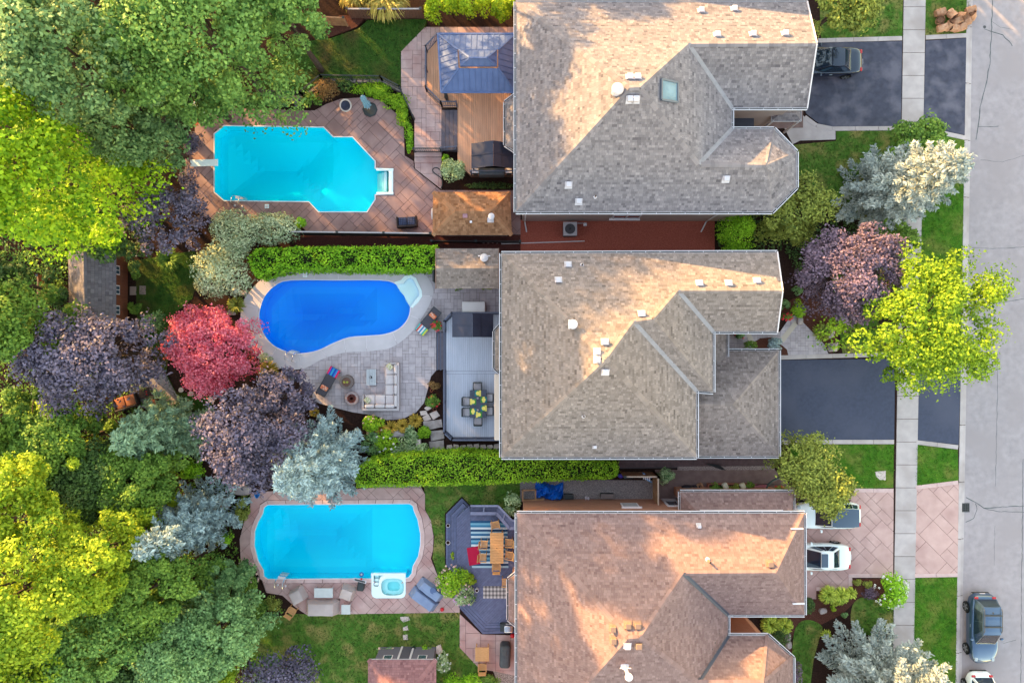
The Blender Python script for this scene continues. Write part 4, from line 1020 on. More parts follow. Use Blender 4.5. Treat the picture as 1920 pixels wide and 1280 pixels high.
def metal_slope(parent, a, b, c, d, mat, pitch=.36):
    """standing-seam panels from eave a-b up to d-c"""
    n = max(1, round((b - a).length/pitch)); e = (b - a).normalized(); nn = (b - a).cross(d - a).normalized()
    if nn.z < 0: nn = -nn
    Lb = (b - a).length; ud = e.dot(d - a); uc = e.dot(c - a); up = (d - a) - e*ud
    def top(u):                     # how far up the slope the panel line reaches
        if u < ud: return u/ud if ud > 1e-6 else 1
        if u > uc: return (Lb - u)/(Lb - uc) if Lb - uc > 1e-6 else 1
        return 1
    for i in range(n):
        u0, u1 = Lb*i/n, Lb*(i+1)/n; us = sorted({u0, u1} | {u for u in (ud, uc) if u0 < u < u1})
        low = [a + e*u for u in us]; hi = [a + e*u + up*top(u) for u in us]; g = Geo()
        pts = low + [h for h, u in zip(hi[::-1], us[::-1]) if top(u) > 1e-4]
        v = [p + nn*.012 for p in pts]; g.add(v, [tuple(range(len(v)))])
        if top(u0) > .05 and i: g.beam(a + e*u0 + nn*.028, a + e*u0 + up*top(u0) + nn*.028, .03, .035, nn)
        g.build('roof_panel', mat, parent)
def hip_edges(parent, segs, mat, w=.1):
    for a, b in segs: Geo().beam(a + Vector((0, 0, .05)), b + Vector((0, 0, .05)), w, .05).build('hip_cap', mat, parent)

# north deck
DZ = .82
N1 = [(822,73),(968,73),(968,328),(882,328),(858,306),(858,201),(828,201),(800,173),(800,98)]
dk = thing('timber_deck', 'brown plank deck with dark rails behind the grey house', 'deck', G(880, 200))
boards(dk, N1, DZ, R(90), m_deck1)
Geo().prism(offset_poly(PP(N1, DZ), .04), 0, DZ - .035).build('skirt', M('deck_skirt', A(110, 88, 76), rough=.9), dk)
for k in range(4):
    Geo().prism(PP([(827.5 + k*7.6,206),(835 + k*7.6,206),(835 + k*7.6,280),(827.5 + k*7.6,280)], .5 + k*.08), 0, .5 + k*.08, inset=.012).build('tread', m_tread, dk)
railing(dk, [(822,75),(801,98),(801,172),(829,200),(857,200)], DZ, m_railp); railing(dk, [(884,327),(966,327)], DZ, m_railp); railing(dk, [(857,281),(829,283)], .6, m_railp, .8)
# gazebo with a two-tier blue roof
gz = thing('gazebo', 'blue steel two-tier hip-roofed gazebo on the brown deck', 'gazebo', G(890, 118))
E = PP([(821,64),(967,64),(967,174),(827,174)], 2.75)
T = PP([(858,94),(934,94),(934,128),(861,128)], 3.5); U = [p + Vector((0, 0, .14)) for p in PP([(861,96),(931,96),(931,126),(864,126)], 3.45)]; rg = PP([(880,109),(913,109)], 4.0)
for lo, hi in ((E, T),):
    metal_slope(gz, lo[3], lo[2], hi[2], hi[3], m_roofblue); metal_slope(gz, lo[1], lo[0], hi[0], hi[1], m_roofblue); metal_slope(gz, lo[0], lo[3], hi[3], hi[0], m_roofblue); metal_slope(gz, lo[2], lo[1], hi[1], hi[2], m_roofblue)
metal_slope(gz, U[3], U[2], rg[1], rg[0], m_roofblue); metal_slope(gz, U[1], U[0], rg[0], rg[1], m_roofblue); metal_slope(gz, U[0], U[3], rg[0], rg[0], m_roofblue); metal_slope(gz, U[2], U[1], rg[1], rg[1], m_roofblue)
hip_edges(gz, list(zip(E, T)) + [(U[0], rg[0]), (U[3], rg[0]), (U[1], rg[1]), (U[2], rg[1]), (rg[0], rg[1])] + list(zip(E, E[1:] + E[:1])), m_roofblue)
for a, b in zip(U, U[1:] + U[:1]): Geo().beam(a, b, .05, .08).build('vent_band', m_roofblue, gz)
for (px, py) in ((829,70),(960,70),(960,168),(834,168)):
    p = G(px, py, 2.7); Geo().box(p.x-.07, p.x+.07, p.y-.07, p.y+.07, DZ, 2.72).build('post', m_blackm, gz)
c = G(834, 172, 2.2); Geo().lathe([(.1, DZ), (.14, 1.2), (.08, 1.7), (.16, 2.5)], (c.x, c.y, 0), 10).build('curtain', M('charcoal_cloth', (.03, .03, .04), rough=.9), gz)
def grill_roof(name, label, x0, x1, y0, y1, zd, ridge, ze=2.2, zr=2.75):
    t = thing(name, label, 'grill gazebo', G((x0+x1)/2, (y0+y1)/2, zd)); a, b, c, d = PP([(x0,y0),(x1,y0),(x1,y1),(x0,y1)], ze)
    rx_ = G(ridge, 0, zr).x; m0 = rx_ - (rx_ - a.x)*.38; m1 = rx_ + (b.x - rx_)*.34; zm = ze + (zr - ze)*.6
    def V(x, y, z): return Vector((x, y, z))
    metal_slope(t, V(a.x, a.y, ze), V(d.x, d.y, ze), V(m0, d.y, zm), V(m0, a.y, zm), m_roofblack, .75)
    metal_slope(t, V(c.x, c.y, ze), V(b.x, b.y, ze), V(m1, b.y, zm), V(m1, c.y, zm), m_roofblack, .75)
    metal_slope(t, V(m0 - .06, a.y, zm + .07), V(m0 - .06, d.y, zm + .07), V(rx_, d.y, zr + .08), V(rx_, a.y, zr + .08), m_roofblack, .75)
    metal_slope(t, V(m1 + .06, c.y, zm + .07), V(m1 + .06, b.y, zm + .07), V(rx_, b.y, zr + .08), V(rx_, c.y, zr + .08), m_roofblack, .75)
    for x in (a.x + .1, b.x - .1):
        for y in (a.y - .1, c.y + .1): Geo().box(x-.04, x+.04, y-.04, y+.04, zd, ze).build('post', m_blackm, t)
    for y in (a.y - .02, c.y + .02): Geo().add([V(a.x, y, ze), V(b.x, y, ze), V(rx_, y, zr)], [(0, 1, 2), (2, 1, 0)]).build('gable', m_roofblack, t)
    return t
grill_roof('grill_gazebo', 'black steel grill shelter on the brown deck', 884, 964, 269, 316, DZ, 925)
for px in (891, 954):
    c = G(px, 320, 1.6); s = thing('side_shelf', 'pale side shelf under the %s end of the black grill shelter' % ('west' if px < 900 else 'east'), 'shelf', (c.x, c.y, DZ))
    Geo().rbox((c.x, c.y, 1.6), (.42, .3, .05), .015).build('top', m_vent, s); Geo().box(c.x - .15, c.x + .15, c.y - .1, c.y + .1, DZ, 1.58).build('stand', m_blackm, s)
c = G(922, 320, 1.6)
bq = thing('barbecue', 'black covered barbecue under the grill shelter of the brown deck', 'barbecue', (c.x, c.y, DZ))
Geo().rbox((c.x, c.y, 1.3), (1.7, .6, .9), .12, 3).build('cover', M('black_cover', (.035, .038, .05), (.05, .055, .07), scale=5, rough=.6), bq)

# middle deck
DZ2 = .6
N2_ = [(849,587),(940,587),(940,822),(849,822),(834,808),(834,602)]
dm = thing('timber_deck', 'pale grey plank deck behind the taupe house', 'deck', G(885, 700))
boards(dm, [(852,590),(940,590),(940,695),(837,695),(837,604)], DZ2, R(90), m_deck2); boards(dm, [(837,701),(940,701),(940,819),(850,819),(837,807)], DZ2, R(90), m_deck2)
boards(dm, [(837,695.5),(940,695.5),(940,700.5),(837,700.5)], DZ2 + .002, 0, m_deck2)
Geo().prism(offset_poly(PP(N2_, DZ2), .02), 0, DZ2 - .035).build('skirt', m_railp, dm)
for a, b in zip(N2_[2:], N2_[3:] + N2_[:1]): Geo().beam(G(*a, DZ2), G(*b, DZ2), .12, .04).build('border_board', m_railp, dm)
for k in range(2): Geo().prism(PP([(818.5 + k*7.2,623),(825 + k*7.2,623),(825 + k*7.2,693),(818.5 + k*7.2,693)], .2 + k*.2), 0, .2 + k*.2, inset=.012).build('tread', m_tread, dm)
for k in range(3): Geo().box(G(818.5 + k*6.8, 0, .3).x, G(820.5 + k*6.8, 0, .3).x, G(0, 694, .3).y, G(0, 622, .3).y, .0, .21 + k*.2).build('nosing', m_railp, dm)
railing(dm, [(936,587),(849,587),(835,602),(835,621)], DZ2, m_railp, rail_w=.09); railing(dm, [(835,695),(835,808),(849,821),(938,821)], DZ2, m_railp, rail_w=.09)
grill_roof('grill_gazebo', 'dark steel grill shelter on the pale grey deck', 848, 925, 588, 632, DZ2, 886)
wc = thing('storage_chest', 'white storage chest north of the pale grey deck', 'chest', G(888, 576)); c = G(888, 575, .6)
Geo().rbox((c.x, c.y, .3), (1.45, .62, .5), .05, 2).build('body', m_acryl, wc); Geo().rbox((c.x, c.y, .58), (1.52, .68, .1), .045, 3).build('lid', M('chest_lid', A(238,240,240), rough=.4), wc, smooth=True)

# south deck, slate planks on the diagonal
DZ3 = .55
N3o = [(866,934),(883,951),(932,951),(957,977),(972,977),(972,1186),(905,1188),(862,1140),(862,1084),(836,1060),(836,964)]
N3m = [(868,943),(881,956),(932,956),(953,980),(972,980),(972,1176),(910,1177),(870,1136),(870,1080),(846,1058),(846,966)]
N3i = [(870,953),(879,962),(930,962),(950,984),(972,984),(972,1166),(914,1167),(880,1130),(880,1076),(856,1054),(856,970)]
dsx = thing('timber_deck', 'slate-painted two-level deck with built-in bench behind the russet house', 'deck', G(920, 1060))
for poly, z in ((N3o, .2), (N3m, .38)): Geo().prism(PP(poly, z), 0, z - .03).build('riser', m_railp, dsx)
def ring_boards(poly, poly2, z, k=2):
    A_, B_ = PP(poly, z), PP(poly2, z)
    for i in (0, *range(4, len(A_))):
        j = (i + 1) % len(A_)
        if i == 4: continue
        for q in range(k):
            s0, s1 = q/k + .02, (q + 1)/k - .02
            Geo().prism([A_[i].lerp(B_[i], s0), A_[j].lerp(B_[j], s0), A_[j].lerp(B_[j], s1), A_[i].lerp(B_[i], s1)], z - .03, z).build('board', m_deck3, dsx)
ring_boards(N3o, N3m, .2); ring_boards(N3m, N3i, .38)
Geo().prism(PP(N3i, DZ3), 0, DZ3 - .03).build('riser', m_railp, dsx)
boards(dsx, [(880,1130),(880,1076),(856,1054),(856,970),(880,948),(882,962),(882,1145)], DZ3, R(45), m_deck3, .14, .012)
boards(dsx, [(882.4,962),(930,962),(950,984),(972,984),(972,1100),(882.4,1100)], DZ3, R(45), m_deck3, .14, .012)
boards(dsx, [(882.4,1100.5),(972,1100.5),(972,1166),(914,1167),(882.4,1133)], DZ3, R(45), m_deck3, .14, .012)
# built-in bench
m_bench = M('bench_slate', A(124,132,158,0.95), A(110,116,142,0.95), scale=4, rough=.7, rnd=.05)
bi, bo = PP([(882,962),(931,962),(955,990),(972,990)], 1.0), PP([(882,948),(934,948),(960,975),(972,976)], 1.35)
for i in range(3):
    Geo().beam(bi[i], bi[i+1], .2, .05).build('bench_seat', m_bench, dsx); Geo().beam(bo[i], bo[i+1], .12, .05).build('bench_rail', m_bench, dsx)
    mm = [(bo[i] + bo[i+1])/2 - Vector((0, 0, .2)), (bi[i] + bi[i+1])/2 + Vector((0, 0, .0))]; Geo().beam(mm[0], mm[1], .08, .06).build('bench_arm', m_bench, dsx)
    a, b, c, d = bi[i] - Vector((0, 0, .03)), bi[i+1] - Vector((0, 0, .03)), bo[i+1] - Vector((0, 0, .3)), bo[i] - Vector((0, 0, .3)); Geo().add([a, b, c, d], [(0, 1, 2, 3), (3, 2, 1, 0)]).build('bench_back', m_deck3, dsx)

# sheds
def shed_hip(name, label, px, ze, ridge, zr, sh, wall, seed, exposure=.145, capkey=None):
    E = PP(px, ze); r0, r1 = PP(ridge, zr); c = sum(E, Vector())/4
    t = thing(name, label, 'shed', (c.x, c.y, 0)); walls(t, E, ze, wall, .3)
    roof(t, [([E[0], E[1], r1, r0], (0, 1)), ([E[2], E[3], r0, r1], (0, 1)), ([E[3], E[0], r0], (0, 1)), ([E[1], E[2], r1], (0, 1))], sh, [(E[0], r0), (E[3], r0), (E[1], r1), (E[2], r1), (r0, r1)], capkey=capkey or name + str(seed), seed=seed, exposure=exposure)
    return t
SHB = shingle_mat('cedar_shingles', A(120, 84, 58), A(190, 148, 112)); SHW = shingle_mat('shed_grey_shingles', A(92, 92, 100), A(138, 138, 146)); SHP = shingle_mat('plum_shingles', A(120, 86, 88), A(176, 136, 136))
s1 = shed_hip('pool_house', 'brown cedar-roofed pool house beside the wicker loveseat', [(812,360),(956,360),(960,441),(811,441)], 2.3, [(853,396),(921,396)], 3.2, SHB, m_wall1, 41)
zz = lambda px, py, z: G(px, py, z)
Geo().rbox(zz(872,404,3.1), (.3,.3,.06), .01).build('roof_hatch', M('pink_hatch', A(170,130,140), rough=.6), s1); Geo().rbox(zz(883,416,2.95), (.14,.14,.1), .01).build('roof_vent', m_white, s1)
p = zz(920, 411, 2.9); Geo().box(p.x-.2, p.x+.2, p.y-.2, p.y+.2, 2.75, 2.98).build('flue_box', m_vent, s1); Geo().lathe([(.14, 2.9), (.14, 3.15), (.2, 3.2), (.2, 3.3), (.04, 3.36)], (p.x + .05, p.y + .12, 0), 16).build('flue', m_vent, s1, smooth=True)
c = G(811, 401, 1.4); lr_ = thing('life_ring', 'white ring hung on the west wall of the pool house', 'ring', (c.x, c.y, 1.4))
g = Geo(); pts = [(c.x, c.y + .32*math.cos(t*math.pi/8), 1.4 + .32*math.sin(t*math.pi/8)) for t in range(17)]; g.tube(pts, .06, 8, caps=False); g.build('ring', m_white, lr_, smooth=True)
# middle shed: a gable with its ridge east-west
E = PP([(817,466),(935,466),(935,541),(817,541)], 2.3); r0, r1 = PP([(817,503),(935,503)], 3.05)
s2_ = thing('garden_shed', 'taupe gable shed between the hedge and the taupe house', 'shed', G(876, 503)); walls(s2_, E, 2.3, m_wall2, .2)
roof(s2_, [([E[0], E[1], r1, r0], (0, 1)), ([E[2], E[3], r0, r1], (0, 1))], SH2, [(r0, r1)], capkey='shed2', seed=42)
for r_, a, b in ((r0, E[0], E[3]), (r1, E[1], E[2])): Geo().beam(a, r_, .05, .12).beam(r_, b, .05, .12).build('rake_board', m_wall2, s2_)
p = G(908, 484, 2.8); Geo().lathe([(.1, 2.5), (.1, 2.85), (.24, 2.92), (.26, 3.05), (.12, 3.15), (.02, 3.17)], (p.x, p.y, 0), 18).build('flue', m_vent, s2_, smooth=True); Geo().box(p.x-.38, p.x+.38, p.y+.1, p.y+.16, 2.9, 2.96).build('flue_bracket', m_white, s2_)
c = G(811, 514, 1.9); Geo().rbox((c.x + .05, c.y, 1.0), (.1, .95, 1.95), .01).build('door', m_blackm, s2_)
# west shed with three windows in its rusty red wall
E = PP([(128,470),(218,470),(218,606),(130,612)], 2.3); r0, r1 = PP([(157,470),(160,610)], 3.35)
s3_ = thing('garden_shed', 'grey-roofed rust-walled shed under the golden-green maple', 'shed', G(185, 540))
wx = G(240, 0, 0).x; wy0, wy1 = E[1].y - .2, E[2].y + .2; m_rust = M('rust_boards', A(132, 84, 60), A(110, 66, 46), scale=5, rough=.9, stretch=(1, 6, 1), rnd=.08)
nb = 20
body = Geo().box(E[0].x + .3, wx - .04, wy1, wy0, 0, 2.3).build('wall', m_rust, s3_)
for i in range(nb): Geo().box(wx - .04, wx - .01, wy1 + (wy0 - wy1)*i/nb + .006, wy1 + (wy0 - wy1)*(i+1)/nb - .006, .02, 2.28).build('wall_board', m_rust, body)
roof(s3_, [([E[1], E[2], r1, r0], (0, 1)), ([E[3], E[0], r0, r1], (0, 1))], SHW, [(r1, r0)], capkey='shed3', seed=43, exposure=.2)
for py in (506, 543, 581):
    y = G(0, py, 1.4).y; f = Geo().box(wx - .02, wx + .03, y - .3, y + .3, 1.0, 1.85).build('window', m_white, s3_)
    for k in (-1, 1):
        for zc in (1.22, 1.62): Geo().box(wx + .03, wx + .036, y + k*.13 - .11, y + k*.13 + .11, zc - .17, zc + .17).build('pane', m_glass, f)
# south shed, cut by the bottom edge
s4 = shed_hip('garden_shed', 'plum-shingled shed with window boxes at the bottom edge', [(690,1236),(818,1236),(818,1360),(690,1360)], 2.5, [(740,1299),(768,1299)], 3.5, SHP, M('grey_boards', A(118,120,132), rough=.8), 44)
yy = offset_poly(PP([(690,1236),(818,1236),(818,1360),(690,1360)], 2.5), .3)[0].y
for px, w in ((749, .06), (771, .06)): x = G(px, 0, 1.2).x; Geo().box(x - w, x + w, yy, yy + .05, 0, 2.2).build('door_trim', m_white, s4)
for px in (726, 791): x = G(px, 0, 1.8).x; f = Geo().box(x - .3, x + .3, yy, yy + .05, 1.3, 2.0).build('window', m_white, s4); Geo().box(x - .24, x + .24, yy + .05, yy + .056, 1.36, 1.94).build('pane', m_glass, f)
Geo().box(G(752,0,1).x, G(768,0,1).x, yy, yy + .03, 0, 2.15).build('door', M('door_grey', A(96,98,110), rough=.7), s4)

# fences and walls
def fence(name, label, px, h, mat, topmat, spacing=2.6, post=.1, cat='fence', boards_w=0.0):
    P = PP(px, 0); t = thing(name, label, cat, P[0])
    for a, b in zip(P, P[1:]):
        L = (b - a).length; d = (b - a)/L; n = max(1, round(L/spacing))
        for i in range(n):
            q0, q1 = a + d*(L*i/n), a + d*(L*(i+1)/n)
            if boards_w:
                k = max(1, round((q1 - q0).length/boards_w))
                for j in range(k): Geo().beam(q0.lerp(q1, (j + .04)/k) + Vector((0, 0, h/2)), q0.lerp(q1, (j + .96)/k) + Vector((0, 0, h/2)), .025, h).build('fence_board', mat, t)
            else: Geo().beam(q0 + Vector((0, 0, h/2)), q1 + Vector((0, 0, h/2)), .03, h - .1).build('fence_panel', mat, t)
            Geo().beam(q0 + Vector((0, 0, h)), q1 + Vector((0, 0, h)), .09, .04).build('top_rail', topmat, t)
        for i in range(n + 1):
            p = a + d*(L*i/n); ps = Geo().box(p.x - post/2, p.x + post/2, p.y - post/2, p.y + post/2, 0, h + .08).build('post', mat, t); Geo().box(p.x - post*.75, p.x + post*.75, p.y - post*.75, p.y + post*.75, h + .08, h + .12).build('post_cap', m_blackm, ps)
    return t
m_fenced = M('dark_fence', A(58, 48, 50), A(44, 36, 38), scale=4, rough=.8); m_wood = M('weathered_wood', A(178, 140, 104), A(150, 114, 84), scale=5, rough=.85, rnd=.1, detail=6); m_greytop = M('fence_cap', A(176, 176, 180), rough=.6)
fence('fence', 'dark board fence with grey cap between the turquoise and blue pools', [(558,441),(812,444)], 1.5, m_fenced, m_greytop)
fence('fence', 'low dark fence behind the two sheds of the middle gardens', [(812,455),(975,456)], .9, m_fenced, m_fenced)
fence('fence', 'weathered board fence with gate at the russet house side yard', [(1164,884),(1224,884),(1224,944)], 1.7, m_wood, M('pale_rail', A(206,190,170), rough=.8), 2.4, .11, boards_w=.2)
fence('fence', 'tan board fence at the top edge above the gazebo lawn', [(600,52),(655,55)], 1.6, m_wood, m_wood, 2.0, .1, boards_w=.22)
fence('fence', 'grey wood fence under the conifer at the top edge', [(662,40),(795,40)], 1.7, M('brown_fence', A(110, 80, 66), rough=.9), m_greytop, 2.4, boards_w=.22)
fence('fence', 'short wooden fence behind the rust-walled shed', [(98,520),(98,570)], 1.4, m_wood, m_wood, 2.0, boards_w=.2)
rw_ = thing('garden_railing', 'black metal railing along the gazebo lawn wall', 'railing', G(650, 150))
railing(rw_, [(512,179),(569,181),(606,150),(717,152),(752,170),(777,224)], .42, m_blackm, .85, 2.0); railing(rw_, [(778,285),(827,285)], .35, m_blackm, .85, 1.8)
wl_ = thing('retaining_wall', 'low grey block wall holding the gazebo lawn', 'wall', G(650, 150))
P = PP([(508,179),(570,180),(606,149),(718,150),(753,169)], .42)
for a, b in zip(P, P[1:]):
    n = max(1, round((b - a).length/.42))
    for i in range(n): Geo().beam(a.lerp(b, i/n + .01) + Vector((0, -.06, -.2)), a.lerp(b, (i+1)/n - .01) + Vector((0, -.06, -.2)), .2, .46).build('block', m_stonewall, wl_)

# ================================================================ FURNITURE
def local(name, g, mat, parent, smooth=False): return g.build(name, mat, parent, smooth=smooth, local=True)
m_cush = M('cream_cushion', A(222, 220, 222), A(208, 206, 208), scale=2.5, rough=.9, bump=.15, bscale=12, rnd=.02)
m_teak = M('teak', A(216, 172, 116), A(196, 150, 96), scale=6, rough=.65, rnd=.06, stretch=(1, 5, 1)); m_wick = M('dark_wicker', A(66, 54, 54), A(46, 36, 38), scale=30, rough=.8, bump=.5, bscale=60)
def pix_rect(x0, y0, x1, y1, z): a, b = G(x0, y1, z), G(x1, y0, z); return a.x, b.x, a.y, b.y
# L-shaped sectional
so = thing('sectional_sofa', 'cream L-shaped sectional sofa on the grey paver patio', 'sofa', G(725, 735))
m_frame = M('pale_frame', A(198, 196, 198), rough=.8)
for nm, x0, y0, x1, y1, z0, z1 in (('base', 722, 681, 748, 768, .05, .28), ('base', 682, 741, 722.3, 768, .05, .28), ('back_frame', 745, 680, 749.5, 768.5, .05, .62), ('back_frame', 681, 764.5, 745, 768.7, .05, .62), ('arm', 722, 679.5, 745, 682.5, .05, .55), ('arm', 680.5, 740, 683.5, 764.5, .05, .55)):
    a, b, c, d = pix_rect(x0, y0, x1, y1, (z0+z1)/2); Geo().rbox(((a+b)/2, (c+d)/2, (z0+z1)/2), (b-a, d-c, z1-z0), .02).build(nm, m_frame, so)
for x0, y0, x1, y1 in ((723,683,739,701.5),(723,702,739,720.5),(723,721,739,739.5),(723,740,739,758),(703.5,740,722.5,758),(684,740,703,758)):
    a, b, c, d = pix_rect(x0, y0, x1, y1, .4); Geo().rbox(((a+b)/2, (c+d)/2, .37), (b-a-.012, d-c-.012, .18), .05, 3).build('seat_cushion', m_cush, so, smooth=True)
for x0, y0, x1, y1 in ((739,683,745.5,701),(739,702,745.5,720),(739,721,745.5,739),(739,740,745.5,762),(684,757.5,702,764.5),(703,757.5,722,764.5),(722.5,757.5,740,764.5)):
    a, b, c, d = pix_rect(x0, y0, x1, y1, .6); Geo().rbox(((a+b)/2, (c+d)/2, .58), (b-a-.01, d-c-.01, .36), .085, 3).build('back_cushion', m_cush, so, smooth=True)
def pillow(px, py, z, rz, s, mat, label):
    c = G(px, py, z); t = thing('throw_pillow', label, 'pillow', c, rz); g = Geo().rbox((0, 0, .06), (s*1.2, s, .16), .075, 3); local('cover', g, mat, t, True); return t
m_pil = M('leaf_print', A(226, 226, 206), A(160, 170, 110), scale=14, rough=.9, contrast=2); m_orange = M('orange_print', A(240, 150, 100), A(220, 110, 80), scale=12, rough=.9, contrast=2, c3=A(240,220,200), s3=8)
pillow(731, 687, .52, R(-50), .36, m_pil, 'leaf-print pillow at the north end of the sectional'); pillow(689, 750, .52, R(-45), .36, m_pil, 'leaf-print pillow at the west end of the sectional')
# slatted coffee table
ct = thing('coffee_table', 'pale slatted coffee table in front of the sectional', 'table', G(696, 706)); a, b, c, d = pix_rect(687, 692, 705, 722, .42); m_slat = M('pale_slat', A(202, 214, 220), A(188, 200, 208), scale=4, rough=.7, rnd=.03)
for i in range(6): Geo().box(a + (b-a)*i/6 + .008, a + (b-a)*(i+1)/6 - .008, c, d, .40, .44).build('slat', m_slat, ct)
Geo().box(a + .03, b - .03, c + .04, d - .04, .33, .395).build('apron', M('table_apron', A(150,160,168), rough=.7), ct)
for x in (a + .05, b - .05):
    for y in (c + .06, d - .06): Geo().box(x-.03, x+.03, y-.03, y+.03, .06, .34).build('leg', m_slat, ct)
ln = thing('lantern', 'small black lantern on the pale coffee table', 'lantern', G(696, 707, .44)); p = G(695.5, 707, .44); Geo().lathe([(.08, 0), (.09, .02), (.05, .14), (.07, .18), (.02, .2)], p, 12).build('body', m_blackm, ln); Geo().lathe([(.035, .17), (.035, .23)], p, 10).build('candle', m_white, ln)
# round fire table and fire bowl
def round_pit(name, label, px, py, r, h, ring, fill, fm):
    c = G(px, py, h); t = thing(name, label, 'fire pit', (c.x, c.y, .055)); R_ = r/S*.99
    Geo().lathe([(R_*.9, .055), (R_, .1), (R_, h - .03), (R_*.97, h), (R_*.66, h), (R_*.64, h - .06)], (c.x, c.y, 0), 36).build('ring', ring, t, smooth=True)
    Geo().lathe([(R_*.655, h - .05), (R_*.6, h - .03), (.01, h - .02)], (c.x, c.y, 0), 28).build('infill', fill, t)
    return t, c, R_
m_ring1 = M('stone_ring', A(132, 124, 120), A(116, 108, 106), scale=5, rough=.85); m_ring2 = M('cast_ring', A(176, 164, 164), A(156, 144, 146), scale=5, rough=.85)
t, c, r_ = round_pit('fire_table', 'round brown-topped fire table beside the striped-towel lounger', 649, 716, 13, .5, m_ring1, M('brown_inlay', A(126, 96, 82), A(108, 80, 70), scale=4, rough=.7), None)
for k in (-.12, .08): b_ = thing('green_bowl', 'small green bowl on the round fire table, %s one' % ('western' if k < 0 else 'eastern'), 'bowl', (c.x + k, c.y, .5)); Geo().lathe([(.05, 0), (.08, .06), (.07, .06), (.02, .02)], (c.x + k, c.y, .49), 12).build('bowl', M('bowl_green', A(170,180,80), rough=.4), b_)
t, c, r_ = round_pit('fire_pit', 'round fire bowl filled with red lava rock', 659, 747, 13, .38, m_ring2, M('lava_rock', A(150, 70, 74), A(96, 40, 46), scale=16, rough=.95, bump=1, bscale=20, contrast=1.5), None)
for k in range(3): Geo().lathe([(.12 + k*.07, .375), (.13 + k*.07, .385), (.14 + k*.07, .375)], (c.x, c.y, 0), 24).build('burner_ring', M('burner', A(170,110,106), rough=.5), t)
# loungers on the patio
def stripes(n, cols): return [M('towel_%d_%d_%d' % tuple(c), A(*c), rough=.95) for c in cols]
def lounger(name, label, px, py, rz, towel, towel_label, pcol):
    """local +x points from foot to head"""
    c = G(px, py, .055); t = thing(name, label, 'sun lounger', c, rz); m_sling = M('sling_charcoal', A(84, 84, 94), A(74, 74, 84), scale=30, rough=.85)
    local('frame', Geo().beam((-.95, .33, .32), (.45, .33, .32), .04, .04).beam((-.95, -.33, .32), (.45, -.33, .32), .04, .04).beam((-.95, -.33, .32), (-.95, .33, .32), .04, .04), m_blackm, t)
    local('sling', Geo().box(-.93, .42, -.31, .31, .32, .345), m_sling, t)
    bk = local('backrest', Geo().obb((.7, 0, .42), (.3, 0, .1), (0, .31, 0), (-.004, 0, .012)), m_sling, t)
    local('headrest', Geo().beam((1.0, -.33, .52), (1.0, .33, .52), .05, .05).beam((.42, -.33, .33), (1.0, -.33, .53), .04, .04).beam((.42, .33, .33), (1.0, .33, .53), .04, .04), m_blackm, bk)
    for x in (-.85, .4):
        for y in (-.33, .33): local('leg', Geo().beam((x, y, 0), (x, y, .31), .04, .04), m_blackm, t)
    w = c + Matrix.Rotation(rz, 3, 'Z') @ Vector((-.68, 0, .35)); tw = thing('beach_towel', towel_label, 'towel', w, rz); n = len(towel)
    for i, cc in enumerate(towel): local('stripe', Geo().box(-.26, .26, -.36 + .72*i/n, -.36 + .72*(i+1)/n, 0, .014).obb((-.27, -.36 + .72*(i+.5)/n, -.1), (.008, 0, 0), (0, .36/n, 0), (0, 0, .11)), M('towel_%d_%d_%d' % cc, A(*cc), rough=.95), tw)
    q = c + Matrix.Rotation(rz, 3, 'Z') @ Vector((.5, 0, .40)); pl = thing('throw_pillow', 'orange print pillow on the %s' % pcol, 'pillow', q, rz); local('cover', Geo().rbox((0, 0, .03), (.3, .5, .13), .06, 3), m_orange, pl, True)
lounger('sun_lounger', 'charcoal lounger with blue and pink towel by the fire table', 618, 714, math.atan2(-50, -28), [(220,50,110),(40,90,200),(60,170,220),(30,80,190),(60,150,220),(220,50,110)], 'blue and pink striped towel on the lounger by the fire table', 'lounger by the fire table')
lounger('sun_lounger', 'charcoal lounger with rainbow towel beside the blue pool', 804, 603, math.atan2(32, 27), [(210,220,80),(70,190,170),(230,230,230),(60,140,190),(230,230,230),(220,80,70),(90,190,190)], 'rainbow striped towel on the lounger beside the blue pool', 'lounger beside the blue pool')
# dining set on the grey deck
m_dt = M('dark_table', A(70, 76, 96), A(60, 66, 84), scale=3, rough=.45)
dt = thing('dining_table', 'dark slate dining table set with yellow plates on the grey deck', 'table', G(897, 757, DZ2)); a, b, c, d = pix_rect(881, 731, 912, 783, 1.33)
n = 5
for i in range(n): Geo().rbox(((a+b)/2, c + (d-c)*(i+.5)/n, 1.33), (b-a, (d-c)/n - .008, .04), .006, 1).build('top_panel', m_dt, dt)
Geo().box(a + .06, b - .06, c + .06, d - .06, 1.25, 1.31).build('apron', m_blackm, dt)
for x in (a + .07, b - .07):
    for y in (c + .08, d - .08): Geo().box(x-.035, x+.035, y-.035, y+.035, DZ2, 1.26).build('leg', m_blackm, dt)
m_seat = M('grey_seat', A(200, 200, 206), A(186, 186, 192), scale=3, rough=.9)
def dining_chair(label, px, py, rz, first=[None]):
    """local +x faces the table"""
    c = G(px, py, DZ2)
    if first[0] is None:
        t = thing('dining_chair', label, 'chair', c, rz, 'chairs of the dark dining set')
        local('seat', Geo().rbox((0, 0, .44), (.48, .48, .1), .04, 2), m_seat, t, True); local('backrest', Geo().rbox((-.25, 0, .68), (.07, .54, .5), .03, 2), m_blackm, t, True)
        for s in (-1, 1):
            local('arm', Geo().rbox((-.02, .27*s, .62), (.5, .055, .04), .015), m_blackm, t)
            for x in (-.22, .22): local('leg', Geo().box(x-.02, x+.02, .25*s-.02, .25*s+.02, 0, .62 if x > 0 else .44), m_blackm, t)
        first[0] = t; return t
    t = copy_tree(first[0]); t.location = c; t.rotation_euler = (0, 0, rz); t['label'] = label; return t
